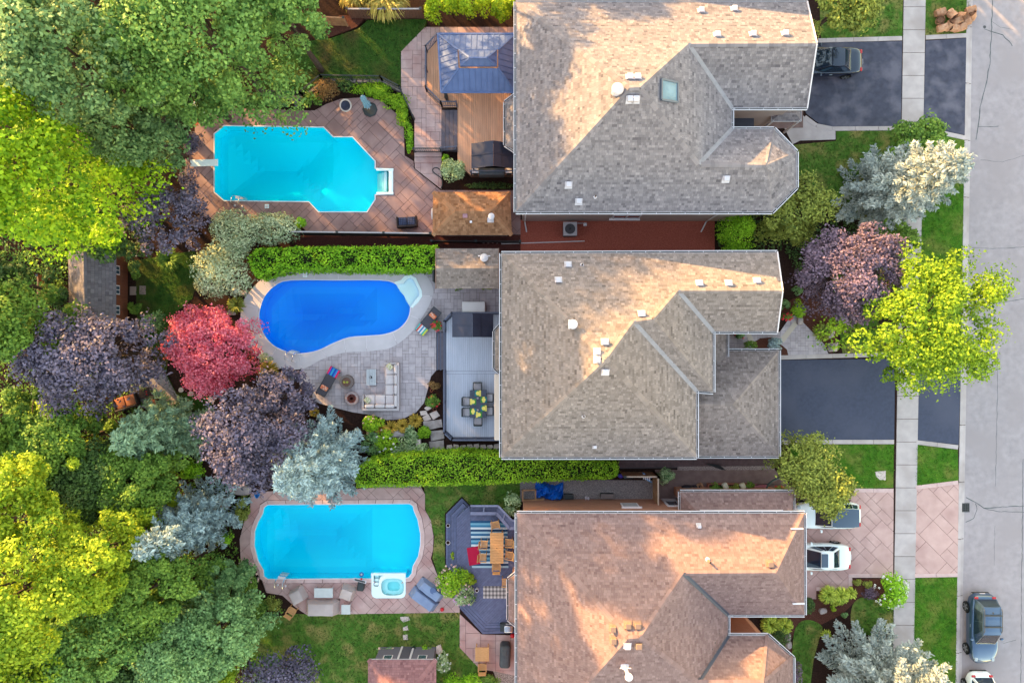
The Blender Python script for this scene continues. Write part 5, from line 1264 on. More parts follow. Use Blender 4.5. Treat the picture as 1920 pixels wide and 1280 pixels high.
for lab, px, py, rz in (('grey-seated chair at the north head of the dark dining table', 896, 723, R(-90)), ('grey-seated chair at the south head of the dark dining table', 897, 788, R(90)), ('grey-seated chair on the west side, northern of two, dark dining table', 875, 751, 0), ('grey-seated chair on the west side, southern of two, dark dining table', 875, 771, 0), ('grey-seated chair on the house side, northern of two, dark dining table', 918, 744, R(180)), ('grey-seated chair on the house side, southern of two, dark dining table', 918, 769, R(180))): dining_chair(lab, px, py, rz)
mats = [M('mat_teal', A(20,120,130), rough=.9), M('mat_green', A(60,140,60), rough=.9), M('mat_yellow', A(230,220,110), rough=.9)]; m_plate = M('yellow_plate', A(236, 226, 110), rough=.3)
for k, (px, py, lab) in enumerate(((896,737,'at the north head'),(907,749,'on the house side, north'),(887,753,'on the west side, north'),(907,765,'on the house side, south'),(887,771,'on the west side, south'),(898,777,'at the south head'))):
    c = G(px, py, 1.35); m_ = thing('placemat', 'colour-striped placemat %s of the dark dining table' % lab, 'placemat', c)
    for i in range(3): local('stripe', Geo().box(-.2 + .133*i, -.2 + .133*(i+1), -.19, .19, .0, .006), mats[(i + k) % 3], m_)
    q = thing('plate', 'yellow plate %s of the dark dining table' % lab, 'plate', c + Vector((0, 0, .007))); local('dish', Geo().lathe([(.07, 0), (.13, .02), (.125, .022), (.07, .008), (.01, .006)], (0, 0, 0), 20), m_plate, q, True)
for px, py, lab in ((896,746,'northern'),(896,768,'southern')): c = G(px, py, 1.35); q = thing('glass_jar', '%s small glass jar in the middle of the dark dining table' % lab, 'jar', c); local('jar', Geo().lathe([(.05, 0), (.06, .1), (.04, .12), (.03, .02)], (0, 0, 0), 12), m_vent, q, True)

# teak set on the slate deck
rug = thing('striped_rug', 'blue and white striped rug under the teak table', 'rug', G(917, 1020, DZ3)); rc = [(40,90,130),(170,205,220),(60,130,170),(205,225,232),(30,70,110),(120,180,205),(45,105,150),(215,230,235)]
for i in range(22):
    y0, y1 = 976 + 88*i/22, 976 + 88*(i+1)/22; sk_ = (i/22)*3
    Geo().prism(PP([(882 + sk_,y0),(951 + sk_*.8,y0),(951 + sk_*.8,y1),(882 + sk_,y1)], DZ3 + .01), DZ3 + .002, DZ3 + .012).build('stripe', M('rug_%d' % (i % 8), A(*rc[(i*5) % 8]), rough=.95), rug)
rm_ = thing('red_mat', 'crimson floor mat lying over the striped rug', 'mat', G(888, 1040, DZ3)); Geo().prism(PP([(875,1027),(897,1023),(901,1056),(880,1060)], DZ3 + .02), DZ3 + .014, DZ3 + .022).build('mat', M('crimson', A(190, 24, 70), rough=.95), rm_)
tt = thing('teak_table', 'long teak dining table on the slate deck', 'table', G(931, 1027, DZ3)); a, b, c, d = pix_rect(919, 998, 944, 1056, 1.28)
for i in range(12): Geo().box(a, b, c + (d-c)*i/12 + .006, c + (d-c)*(i+1)/12 - .006, 1.26, 1.3).build('slat', m_teak, tt)
Geo().box(a + .05, b - .05, c + .05, d - .05, 1.2, 1.255).build('apron', m_teak, tt); Geo().lathe([(.03, 1.29), (.03, 1.304)], ((a+b)/2, (c+d)/2, 0), 10).build('umbrella_hole', m_dark, tt)
for x in (a + .07, b - .07):
    for y in (c + .08, d - .08): Geo().box(x-.035, x+.035, y-.035, y+.035, DZ3, 1.22).build('leg', m_teak, tt)
def teak_chair(label, px, py, rz, z, first=[None]):
    c = G(px, py, z)
    if first[0] is None:
        t = thing('teak_chair', label, 'chair', c, rz, 'teak chairs')
        for i in range(5): local('seat_slat', Geo().box(-.22 + .092*i, -.14 + .092*i, -.23, .23, .42, .45), m_teak, t)
        for s in (-1, 1):
            local('arm', Geo().rbox((0, .26*s, .64), (.5, .06, .03), .01), m_teak, t)
            for x in (-.22, .22): local('leg', Geo().box(x-.022, x+.022, .24*s-.022, .24*s+.022, 0, .63), m_teak, t)
        local('backrest', Geo().obb((-.3, 0, .78), (.04, 0, -.16), (0, .25, 0), (.012, 0, .004)), m_teak, t); first[0] = t; return t
    t = copy_tree(first[0]); t.location = c; t.rotation_euler = (0, 0, rz); t['label'] = label; return t
for lab, px, py, rz, z in (('teak armchair at the north head of the long teak table', 929, 980, R(-80), DZ3), ('teak armchair on the west side, northern of two, long teak table', 908, 1016, R(-5), DZ3), ('teak armchair on the west side beside the crimson mat', 906, 1040, R(-4), DZ3), ('teak armchair on the house side, northern of two, long teak table', 954, 1013, R(177), DZ3), ('teak armchair on the house side, southern of two, long teak table', 954, 1036, R(172), DZ3), ('teak armchair tucked under the south head of the long teak table', 931, 1058, R(90), DZ3), ('teak armchair by the house near the gingham mat', 948, 1086, R(180), DZ3), ('folding teak chair lying at the edge of the bottom lawn', 551, 1140, R(58), .05), ('teak chair south of the small square teak table', 905, 1244, R(90), .045)): teak_chair(lab, px, py, rz, z)
st_ = thing('teak_table', 'small square teak table on the barbecue patio', 'table', G(904, 1227)); a, b, c, d = pix_rect(891, 1213, 917, 1239, .72)
for i in range(7): Geo().box(a + (b-a)*i/7 + .006, a + (b-a)*(i+1)/7 - .006, c, d, .69, .73).build('slat', m_teak, st_)
Geo().box(a + .05, b - .05, c + .05, d - .05, .63, .685).build('apron', m_teak, st_)
for x in (a + .07, b - .07):
    for y in (c + .07, d - .07): Geo().box(x-.03, x+.03, y-.03, y+.03, .04, .64).build('leg', m_teak, st_)
gm = thing('gingham_mat', 'grey gingham mat by the bay of the russet house', 'mat', G(930, 1109, DZ3)); a, b, c, d = pix_rect(906, 1098, 953, 1121, DZ3); gmm = [M('gingham_%d' % k, A(*v), rough=.95) for k, v in enumerate(((206,204,200),(150,148,146),(98,96,98)))]
for i in range(14):
    for j in range(6): Geo().box(a + (b-a)*i/14, a + (b-a)*(i+1)/14, c + (d-c)*j/6, c + (d-c)*(j+1)/6, DZ3 + .002, DZ3 + .01).build('check', gmm[(i % 2) + (j % 2)], gm)
# covers, side tables and loungers by the aqua pool
m_cover = M('taupe_cover', A(204, 194, 190), A(186, 176, 172), scale=1.6, rough=.85, bump=.5, bscale=5); m_bluecov = M('blue_cover', A(142, 166, 200), A(126, 148, 184), scale=1.8, rough=.8, bump=.4, bscale=5)
def covered(label, px, py, rz, L, W, h, mat, slope=.12, nm='covered_chair', cat='covered chair', seed=1):
    """loose cover over a piece of furniture: higher at the back, sagging seat, wrinkled"""
    c = G(px, py, .06); t = thing(nm, label, cat, c, rz); rng = random.Random(seed); nx, ny = 9, 9; g = Geo(); v = []
    for j in range(ny + 1):
        for i in range(nx + 1):
            u, w = i/nx*2 - 1, j/ny*2 - 1; e = max(abs(u), abs(w)); z = h*(1 - slope*(u + 1)) + rng.uniform(-.015, .015)
            if e > .95: z = h*.0; k = 1.04
            else: k = .98
            if .70 < e <= .95: z -= .03
            v.append((u*L/2*k + rng.uniform(-.012, .012), w*W/2*k + rng.uniform(-.012, .012), max(0, z)))
    f = [(j*(nx+1) + i, j*(nx+1) + i + 1, (j+1)*(nx+1) + i + 1, (j+1)*(nx+1) + i) for j in range(ny) for i in range(nx)]
    g.add(v, f); local('cover', g, mat, t, True); return t
covered('taupe-covered patio chair nearest the pool ladder of the aqua pool', 561, 1113, R(120), .95, .95, .8, m_cover, .12, seed=3)
covered('taupe-covered patio chair beside the pool vacuum', 653, 1108, R(-110), .9, .95, .8, m_cover, .12, seed=4)
covered('taupe-covered patio sofa south of the aqua pool', 606, 1136, R(90), .95, 2.15, .78, m_cover, .1, 'covered_sofa', 'covered sofa', 5)
covered('slate-blue covered lounger marked with a dark round patch', 808, 1104, R(-36), 1.85, .76, .5, m_bluecov, -.1, 'covered_lounger', 'covered lounger', 6)
covered('slate-blue covered lounger, plain, in front of the patched one', 795, 1121, R(-36), 1.95, .76, .5, m_bluecov, -.1, 'covered_lounger', 'covered lounger', 7)
rp = thing('round_cushion', 'dark blue round cushion on the slate-blue covered lounger', 'cushion', G(812, 1107, .57)); Geo().lathe([(.2, .54), (.235, .56), (.2, .62), (.02, .63)], (G(812,1107,.57).x, G(812,1107,.57).y, 0), 22).build('cushion', M('slate_cushion', A(92, 116, 158), rough=.9), rp, smooth=True)
def side_table(label, x0, y0, x1, y1, h):
    a, b, c, d = pix_rect(x0, y0, x1, y1, h); t = thing('side_table', label, 'table', ((a+b)/2, (c+d)/2, .06)); Geo().rbox(((a+b)/2, (c+d)/2, h), (b-a, d-c, .04), .012).build('top', M('table_white', A(212, 222, 220), A(202,212,210), scale=5, rough=.6), t)
    for x in (a + .05, b - .05):
        for y in (c + .05, d - .05): Geo().box(x-.025, x+.025, y-.025, y+.025, .05, h - .02).build('leg', m_vent, t)
side_table('white rectangular coffee table north of the covered sofa', 589, 1102, 624, 1120, .45); side_table('white square side table east of the covered sofa', 640, 1133, 657, 1151, .45)
def ball(label, px, py, r, mat, z=.06): c = G(px, py, z + r); t = thing('play_ball', label, 'ball', (c.x, c.y, z)); Geo().ball((c.x, c.y, z + r), r, r, r, 14, 10).build('ball', mat, t, smooth=True)
m_redp = M('red_plastic', A(220, 40, 54), rough=.4); m_bluep = M('blue_plastic', A(60, 150, 220), rough=.4)
ball('red ball beside the plain covered lounger', 829, 1142, .13, m_redp); ball('red ball by the corner of the russet house', 961, 1191, .16, m_redp)
vc = thing('pool_vacuum', 'black pool vacuum with a white brush head at the pool edge', 'pool vacuum', G(677, 1096)); c = G(677, 1096, .3); Geo().rbox((c.x, c.y - .05, .3), (.46, .62, .46), .1, 3, R(-8)).build('bin', m_blackm, vc, smooth=True); c2 = G(675, 1088, .6); Geo().rbox((c2.x, c2.y, .58), (.85, .2, .07), .02, 2, R(-14)).build('brush', m_vent, vc); Geo().rbox((c2.x, c2.y, .63), (.7, .1, .04), .01, 1, R(-14)).build('bristles', m_blackm, vc); Geo().ball((c2.x + .1, c2.y + .12, .62), .07, .07, .07).build('knob', m_redp, vc)
fl = thing('chlorine_float', 'pale blue chlorine float at the south edge of the aqua pool', 'float', G(678, 1076, -.05)); c = G(678, 1076, -.02); g = Geo(); pts = [(c.x + .12*math.cos(t*math.pi/8), c.y + .12*math.sin(t*math.pi/8), .0) for t in range(17)]; g.tube(pts, .05, 8, caps=False); g.build('ring', m_bluep, fl, smooth=True); Geo().lathe([(.06, -.1), (.06, .05), (.03, .07)], (c.x, c.y, 0), 12).build('canister', m_white, fl)
bt = thing('blue_tub', 'small blue plastic tub at the upper left corner of the aqua pool', 'tub', G(482, 927)); c = G(482, 927, .3); Geo().lathe([(.12, .05), (.16, .35), (.145, .35), (.1, .1)], (c.x, c.y, 0), 18, 1, 1.5).build('tub', m_bluep, bt, smooth=True)
bc = thing('barbecue', 'black covered barbecue by the corner of the russet house', 'barbecue', G(948, 1232)); c = G(947, 1231, .9); Geo().rbox((c.x, c.y, .55), (.72, 1.5, 1.0), .2, 3, R(-2)).build('cover', M('black_cover', (.03,.03,.04)), bc, smooth=True); Geo().rbox((c.x - .05, c.y + .35, 1.05), (.3, .4, .06), .02).build('fold', MATS['black_cover'], bc)
gg = thing('gas_grill', 'silver gas grill at the lower corner of the slate deck', 'grill', G(952, 1178)); c = G(952, 1177, .9)
Geo().box(c.x-.5, c.x+.4, c.y-.25, c.y+.25, .2, .85).build('cart', m_blackm, gg); Geo().rbox((c.x + .05, c.y, 1.0), (.6, .46, .26), .08, 3).build('hood', M('steel', A(196,200,206), rough=.25, metal=.9), gg, smooth=True)
for k in range(4): Geo().box(c.x - .12 + k*.09, c.x - .07 + k*.09, c.y + .26, c.y + .3, .88, .94).build('knob', m_white, gg)
# north yard pieces
ub = thing('patio_umbrella', 'closed pale teal umbrella in a black octagonal base', 'umbrella', G(694, 205)); c = G(694, 206, .06)
Geo().lathe([(.5, .06), (.5, .16), (.42, .2), (.08, .22)], (c.x, c.y, 0), 8).build('base', m_blackm, ub); Geo().tube([(c.x, c.y, .2), (c.x, c.y, 2.65)], .03, 10).build('pole', m_vent, ub)
g = Geo(); v = []; 
for i, (r, z) in enumerate(((.04, 2.62), (.14, 2.4), (.17, 2.0), (.13, 1.6), (.2, 1.25), (.24, .95), (.1, .92))):
    for k in range(16): t = 2*math.pi*k/16; rr = r*(1 + .22*math.cos(8*t)); v.append((c.x + rr*math.cos(t), c.y + rr*math.sin(t), z))
g.add(v, [(i*16 + k, i*16 + (k+1) % 16, (i+1)*16 + (k+1) % 16, (i+1)*16 + k) for i in range(6) for k in range(16)]); g.build('folded_canopy', M('teal_canvas', A(150, 200, 220), A(120, 176, 200), scale=6, rough=.8), ub, smooth=True)
pc = thing('bowl_chair', 'round white-rimmed bowl chair with dark cushion on the north pool deck', 'chair', G(648, 199)); c = G(648, 198, .4)
g = Geo(); pts = [(c.x + .36*math.cos(t*math.pi/10), c.y + .36*math.sin(t*math.pi/10), .42 + .08*math.sin(t*math.pi/10)) for t in range(21)]; g.tube(pts, .055, 8, caps=False); g.build('rim', M('bone_rim', A(214,206,198), rough=.6), pc, smooth=True)
Geo().lathe([(.02, .2), (.2, .24), (.33, .42), (.28, .46), (.1, .38), (.01, .36)], (c.x, c.y, 0), 18).build('cushion', M('navy_cushion', A(58, 64, 84), rough=.9), pc, smooth=True)
for k in range(3): t = k*2.1; Geo().tube([(c.x + .2*math.cos(t), c.y + .2*math.sin(t), .35), (c.x + .34*math.cos(t), c.y + .34*math.sin(t), .06)], .018, 6).build('leg', m_blackm, pc)
lv = thing('loveseat', 'dark wicker loveseat with woven blue cushions beside the pool house', 'loveseat', G(765, 418), R(4))
local('frame', Geo().rbox((0, -.02, .25), (1.25, .62, .38), .06, 2), m_wick, lv, True); local('backrest', Geo().rbox((0, -.34, .5), (1.32, .14, .6), .06, 3), m_wick, lv, True)
for s in (-1, 1): local('arm', Geo().rbox((s*.63, .0, .4), (.1, .7, .5), .04, 2), m_wick, lv, True)
mc = [M('weave_a', A(92, 104, 140), rough=.9), M('weave_b', A(48, 54, 76), rough=.9)]
for s in (-.29, .29):
    cu = local('seat_cushion', Geo().rbox((s, .03, .47), (.54, .56, .12), .04, 2), mc[0], lv, True)
    for i in range(5): local('woven_strap', Geo().box(s - .25 + i*.11, s - .2 + i*.11, -.24, .3, .525, .536), mc[1], cu)
    for i in range(5): local('woven_strap', Geo().box(s - .26, s + .26, -.22 + i*.11, -.18 + i*.11, .53, .54), mc[1], cu)
def tube_thing(name, label, cat, pts, r, mat, z=.08):
    P = [G(x, y, z) for x, y in pts]; Q = []
    for i in range(len(P) - 1):
        a, b, c, d = P[max(i-1, 0)], P[i], P[i+1], P[min(i+2, len(P)-1)]
        for k in range(5): t = k/5; Q.append(.5*((2*b) + (c - a)*t + (2*a - 5*b + 4*c - d)*t*t + (3*b - a - 3*c + d)*t**3))
    Q.append(P[-1]); o = thing(name, label, cat, P[0]); Geo().tube(Q, r, 8).build('hose', mat, o, smooth=True)
tube_thing('garden_hose', 'dark hose looped on the landing above the pool house', 'hose', [(826,355),(830,343),(826,333),(816,326),(811,320),(813,316),(820,315),(827,321),(828,330)], .03, m_blackm, .15)
tube_thing('garden_hose', 'green hose curling out of the planters by the russet house', 'hose', [(1437,915),(1441,908),(1450,900),(1462,895)], .07, M('hose_green', A(70,86,80), rough=.6), .5)
tube_thing('drain_hose', 'white drain pipe lying on the red mulch', 'pipe', [(940,457),(975,456),(1040,454),(1096,452)], .035, m_white, .05)
tr_ = thing('scalloped_edging', 'white scalloped garden edging behind the two sheds', 'edging', G(925, 454)); 
for i in range(5):
    c = G(907 + i*8.5, 454, .2); Geo().lathe([(.15, .0), (.15, .25), (.12, .3), (.01, .32)], (c.x, c.y, 0), 10, 1, .35).build('scallop', m_white, tr_)
# air conditioner on the red mulch
ac = thing('air_conditioner', 'grey air-conditioning condenser on the red mulch side yard', 'air conditioner', G(1069, 432)); c = G(1069, 429, .8)
m_acg = M('ac_grey', A(188, 188, 192), rough=.5, metal=.2); Geo().rbox((c.x, c.y, .4), (.88, .88, .76), .08, 3).build('case', M('ac_side', A(84, 84, 90), rough=.6), ac, smooth=True)
o4 = [(c.x-.45, c.y-.45), (c.x+.45, c.y-.45), (c.x+.45, c.y+.45), (c.x-.45, c.y+.45)]; hl = [(c.x + .34*math.cos(k*math.pi/14), c.y + .34*math.sin(k*math.pi/14)) for k in range(28)]
g = Geo(); g.sheet([o4, hl], .81); g.skirt(o4, .77, .81); g.skirt(hl[::-1], .6, .81); g.build('top_plate', m_acg, ac); Geo().lathe([(.335, .6), (.335, .605)], (c.x, c.y, 0), 24).build('fan_well', m_dark, ac); Geo().lathe([(.1, .7), (.1, .78), (.04, .8)], (c.x, c.y, 0), 14).build('fan_hub', m_blackm, ac)
for k in range(4): t = k*math.pi/2 + .3; d = Vector((math.cos(t), math.sin(t), 0)); s = Vector((-d.y, d.x, .35)).normalized(); Geo().obb(Vector((c.x, c.y, .68)) + d*.2, d*.12, s*.08, Vector((0, 0, .006))).build('fan_blade', m_acg, ac)
for k in range(5): 
    r = .08 + k*.062; Geo().tube([(c.x + r*math.cos(t*math.pi/12), c.y + r*math.sin(t*math.pi/12), .815) for t in range(25)], .006, 4, caps=False).build('guard_ring', M('guard', A(96,98,104), rough=.5), ac)
for k in range(10): t = k*math.pi/5; Geo().beam((c.x + .06*math.cos(t), c.y + .06*math.sin(t), .815), (c.x + .34*math.cos(t), c.y + .34*math.sin(t), .815), .008, .008).build('guard_spoke', MATS['guard'], ac)
c = G(1097, 421, .5); mt = thing('gas_meter', 'small grey meter and pipes by the wall of the grey house', 'meter', (c.x, c.y, 0)); Geo().rbox((c.x, c.y, .5), (.22, .2, .3), .04).build('body', m_vent, mt); Geo().tube([(c.x - .5, c.y + .1, .4), (c.x - .1, c.y + .1, .4), (c.x - .1, c.y, .7), (c.x, c.y, .7)], .025, 6).build('pipe', m_vent, mt)
# grey utility box and the heap of paper bags
ubx = thing('utility_box', 'pale grey utility box on the verge by the bright green shrub', 'utility box', G(1773, 309)); c = G(1773, 308, .6); Geo().rbox((c.x, c.y, .3), (.44, .66, .6), .03).build('case', M('utility_grey', A(166, 184, 188), rough=.5), ubx); Geo().rbox((c.x, c.y, .615), (.48, .7, .05), .02).build('lid', M('utility_lid', A(178, 196, 200), rough=.5), ubx)
m_bag = M('kraft_paper', A(212, 174, 140), A(176, 128, 94), scale=5, rough=.9, bump=.6, bscale=6, rnd=.2); m_litter = M('dry_clippings', A(150, 112, 84), A(84, 60, 46), scale=16, rough=1, bump=.8)
rngb = random.Random(9)
BAGP = ('westernmost of the upper row', 'westernmost, standing upright', 'lowest at the west end', 'upright at the lower west side', 'lowest in the middle', 'lying on top', 'leaning one right of the middle', 'lower one beside the kerb', 'topmost beside the kerb', 'slumped one nearest the road', 'one lying across the back', 'lowest one towards the road')
def bag(px, py, rz, tilt, L, r, z, rn):
    c = G(px, py, z); o = thing('paper_bag', 'brown paper yard-waste bag in the heap by the kerb, ' + BAGP[rn], 'paper bag', c, rz, 'yard-waste bags by the kerb'); rg = random.Random(rn); v = []; n = 14; k = 6; ax = Vector((math.cos(tilt), 0, math.sin(tilt))); s = Vector((0, 1, 0)); u = ax.cross(s)*-1
    for i in range(k):
        for j in range(n):
            t = 2*math.pi*j/n; rr = r*(1 + rg.uniform(-.1, .1))*(.86 if i == 0 else 1)*(1.07 if i == k-1 else 1); sq = 1/max(abs(math.cos(t)), abs(math.sin(t)))**.5
            p = ax*(L*(i/(k-1) - .5)) + (s*math.cos(t) + u*math.sin(t))*rr*sq; v.append(tuple(p + Vector((0, 0, r))))
    f = [(i*n + j, i*n + (j+1) % n, (i+1)*n + (j+1) % n, (i+1)*n + j) for i in range(k-1) for j in range(n)] + [tuple(range(n))[::-1]]
    g = Geo().add(v, f); local('bag', g, m_bag, o)
    e = ax*(L*.42) + Vector((0, 0, r)); g = Geo(); 
    g.add([tuple(e + (s*math.cos(2*math.pi*j/10) + u*math.sin(2*math.pi*j/10))*r*.93 + ax*rg.uniform(-.06, .06)) for j in range(10)], [tuple(range(10))]); local('clippings', g, m_litter, o)
for i, (px, py, rz, ti, z) in enumerate(((1758,27,15,.1,0),(1758,43,200,1.2,0),(1762,56,10,.2,0),(1774,52,60,.9,0),(1785,56,170,.15,0),(1790,43,30,.5,.1),(1800,34,-40,.9,.1),(1806,45,20,.2,0),(1815,23,10,.2,0),(1818,33,150,.8,0),(1780,30,-60,.3,.15),(1797,55,20,.3,0))): bag(px, py, R(rz), ti, .58, .235, z, i)
# side yard clutter
tp_ = thing('tarpaulin', 'crumpled blue tarpaulin over a woodpile beside the russet house', 'tarpaulin', G(1030, 922)); rg = random.Random(4); nx, ny = 22, 9; v = []
a0, b0, c0_, d0 = pix_rect(1004, 908, 1057, 938, .5)
for j in range(ny + 1):
    for i in range(nx + 1):
        u, w = i/nx, j/ny; e = min(u, 1-u, w, 1-w); z = .08 + min(1, e*5)*(.45 + .22*math.sin(u*9 + w*5) + .16*math.sin(u*17 - w*11)) + rg.uniform(-.06, .06)
        v.append((a0 + (b0-a0)*(u + rg.uniform(-.012, .012)) , c0_ + (d0-c0_)*(w + rg.uniform(-.03, .03) + .12*math.sin(u*7)), z))
Geo().add(v, [(j*(nx+1)+i, j*(nx+1)+i+1, (j+1)*(nx+1)+i+1, (j+1)*(nx+1)+i) for j in range(ny) for i in range(nx)]).build('sheet', M('tarp_blue', A(24, 116, 226), A(16, 92, 200), scale=2, rough=.35), tp_)
wp = thing('timber_rack', 'wooden rack of boards left of the blue tarpaulin', 'rack', G(990, 926))
for i, (x0, y0, x1, y1) in enumerate(((979,919,1004,918),(979,938,1020,936),(980,919,980,938),(1004,918,1004,936))): Geo().beam(G(x0,y0,.5), G(x1,y1,.5), .1, .06).build('board', m_wood, wp)
for x, y in ((980,919),(980,938),(1004,918),(1004,936)): p = G(x, y, .25); Geo().box(p.x-.04, p.x+.04, p.y-.04, p.y+.04, 0, .5).build('leg', m_wood, wp)
def crate(name, label, cat, x0, y0, x1, y1, h, mat, lid=None):
    a, b, c, d = pix_rect(x0, y0, x1, y1, h); t = thing(name, label, cat, ((a+b)/2, (c+d)/2, 0)); Geo().rbox(((a+b)/2, (c+d)/2, h/2), (b-a, d-c, h), .03, 2).build('body', mat, t); Geo().rbox(((a+b)/2, (c+d)/2, h + .02), (b-a+.04, d-c+.04, .05), .02).build('lid', lid or mat, t); return t
crate('storage_bin', 'black storage bin beside the blue tarpaulin', 'bin', 1059, 927, 1075, 935, .5, m_blackm); crate('garden_bench', 'dark bench chest against the orange brick wall', 'bench', 1127, 926, 1151, 934, .5, m_blackm, M('bench_top', A(120,112,110), rough=.8))
pb = thing('paint_pail', 'white pail against the orange brick wall', 'pail', G(1101, 934)); c = G(1101, 934, .3); Geo().lathe([(.12, 0), (.15, .3), (.14, .3), (.1, .05)], (c.x, c.y, 0), 16).build('pail', m_white, pb, smooth=True)
crate('dog_crate', 'dark tray with a violet bundle by the wooden fence', 'tray', 1170, 888, 1186, 896, .25, m_blackm)
vb = thing('cloth_bundle', 'violet cloth bundle at the end of the long hedge', 'bundle', G(1164, 892)); c = G(1164, 892, .2); Geo().ball((c.x, c.y, .15), .2, .16, .16).build('cloth', M('violet', A(86, 76, 190), rough=.9), vb, smooth=True)
ld_ = thing('step_ladder', 'blue and white folded ladder leaning at the wooden gate', 'ladder', G(1214, 896))
for i in range(4): Geo().obb(G(1207 + i*3.6, 893 + i*1.6, 1.0), (.04, 0, 0), (0, .16, 0), (0, 0, .02)).build('rung', m_white, ld_)
for s in (-1, 1): Geo().beam(G(1205, 890 + s*4, .9), G(1222, 900 + s*4, 1.1), .04, .04).build('side_rail', m_bluep, ld_)
bgb = thing('rubbish_bag', 'black rubbish bag against the lean-to wall of the russet house', 'bag', G(1294, 914)); c = G(1296, 914, .3); g = Geo(); g.ball((c.x - .25, c.y, .25), .42, .2, .26); g.ball((c.x + .3, c.y - .02, .2), .36, .2, .22); g.build('bag', M('bag_black', A(46, 42, 50), rough=.35), bgb, smooth=True)
bl = thing('leaf_bag', 'torn tan leaf bag beside the black rubbish bag', 'paper bag', G(1313, 912)); c = G(1313, 912, .3); Geo().lathe([(.2, 0), (.25, .2), (.2, .42), (.15, .4), (.1, .2)], (c.x, c.y, 0), 9).build('bag', m_bag, bl)
pbx = thing('planter_box', 'long terracotta planter box along the lean-to wall', 'planter', G(1370, 914)); a, b, c, d = pix_rect(1328, 907, 1414, 921, .4); g = Geo(); g.box(a, b, c, c + .05, 0, .42).box(a, b, d - .05, d, 0, .42).box(a, a + .05, c + .05, d - .05, 0, .42).box(b - .05, b, c + .05, d - .05, 0, .42); g.build('box', M('terracotta', A(170, 112, 92), A(150, 96, 78), scale=4, rough=.9), pbx); Geo().box(a + .05, b - .05, c + .05, d - .05, .1, .36).build('soil', m_soil, pbx)
for px, py, lab in ((1360,911,'western'),(1393,911,'eastern')):
    c = G(px, py, .6); t = thing('soil_bag', 'white soil bag standing in the planter box, %s one' % lab, 'bag', (c.x, c.y, .36)); Geo().rbox((c.x, c.y, .55), (.36, .42, .3), .09, 2, R(25)).build('bag', M('soil_bag_white', A(226,226,220), A(206,206,150), scale=8, rough=.5), t, smooth=True)
wbw = thing('wheelbarrow', 'pink wheelbarrow tipped among the planters by the russet house', 'wheelbarrow', G(1428, 915)); c = G(1426, 914, .5)
g = Geo(); q = [(-.4, -.28), (.4, -.22), (.4, .22), (-.4, .28)]; v = [(c.x + x*.7, c.y + y*.7, .3) for x, y in q] + [(c.x + x, c.y + y, .55) for x, y in q]; g.add(v, [(0, 1, 2, 3), (0, 1, 5, 4), (1, 2, 6, 5), (2, 3, 7, 6), (3, 0, 4, 7)]); g.build('tray', M('pink_tray', A(206,140,146), rough=.5), wbw)
Geo().tube([(c.x + .9, c.y - .3, .5), (c.x, c.y - .2, .35), (c.x - .6, c.y, .2)], .025, 6).build('handle', m_blackm, wbw); Geo().tube([(c.x + .9, c.y + .25, .5), (c.x, c.y + .2, .35), (c.x - .6, c.y, .2)], .025, 6).build('handle', m_blackm, wbw); Geo().lathe([(.16, -.04), (.18, 0), (.16, .04)], (c.x - .55, c.y, .2), 14).build('wheel', m_blackm, wbw)
sl = thing('slate_board', 'dark board fallen across the brown side path', 'board', G(1340, 875)); Geo().add([G(1320,868,.3), G(1348,871,.3), G(1361,881,.05), G(1352,880,.05)], [(0, 1, 2, 3), (3, 2, 1, 0)]).build('board', m_blackm, sl)

# stones, pots, ornaments
m_flag = M('flagstone', A(192, 184, 178, 1.15), A(166, 156, 150, 1.15), scale=4, rough=.9, bump=.4, bscale=15, rnd=.08); m_boulder = M('boulder', A(156, 152, 150, 1.1), A(122, 116, 114, 1.1), scale=3, rough=.92, bump=.8, bscale=8, rnd=.1)
def flag(name, label, px, z, mat, cat='stone', h=.06, group=None):
    w = PP(px, z); c = sum(w, Vector())/len(w); t = thing(name, label, cat, (c.x, c.y, 0), group=group); Geo().prism(w, -.02, z, inset=min(.02, h*.3)).build('slab', mat, t)
for k, q in enumerate(([(795,765),(803,759),(810,765),(801,770)], [(787,771),(799,769),(802,777),(789,779)], [(805,775),(818,769),(825,779),(812,787)], [(792,781),(803,776),(809,786),(795,790)])): flag('flagstone', 'irregular tan flagstone in the gap between patio and grey deck, piece %s' % ('highest', 'westernmost', 'easternmost', 'lowest')[k], q, .05, m_flag, group='flagstones by the grey deck')
for k, q in enumerate(([(793,790),(828,786),(830,800),(808,805),(794,800)], [(806,808),(832,806),(833,822),(808,827)], [(804,828),(832,825),(833,845),(806,845)])): flag('stone_step', '%s broad grey stone step beside the grey deck' % ('upper', 'middle', 'lowest')[k], q, .16 - k*.03, m_boulder, 'stone step', .15)
for k in range(8):
    x = 838 + k*12.6; rg = random.Random(k); flag('flagstone', '%s flagstone from the west in the row under the grey deck rail' % ('first', 'second', 'third', 'fourth', 'fifth', 'sixth', 'seventh', 'eighth')[k], [(x, 832 + rg.uniform(0, 3)), (x + 9, 831 + rg.uniform(0, 3)), (x + 11, 838 + rg.uniform(-2, 2)), (x + 6, 843), (x - 1, 841)], .04, m_flag, group='flagstone row under the grey deck')
for k, (px, py) in enumerate(((339,731),(358,738),(374,742),(394,748))): c = G(px, py, .04); t = thing('stepping_stone', '%s round stepping stone below the crimson-pink maple' % ('first', 'second', 'third', 'last')[k] + ' counted from the west', 'stepping stone', (c.x, c.y, 0)); Geo().lathe([(.17, 0), (.17, .03), (.15, .04), (.02, .042)], (c.x, c.y, .0), 18).build('disc', m_flag, t)
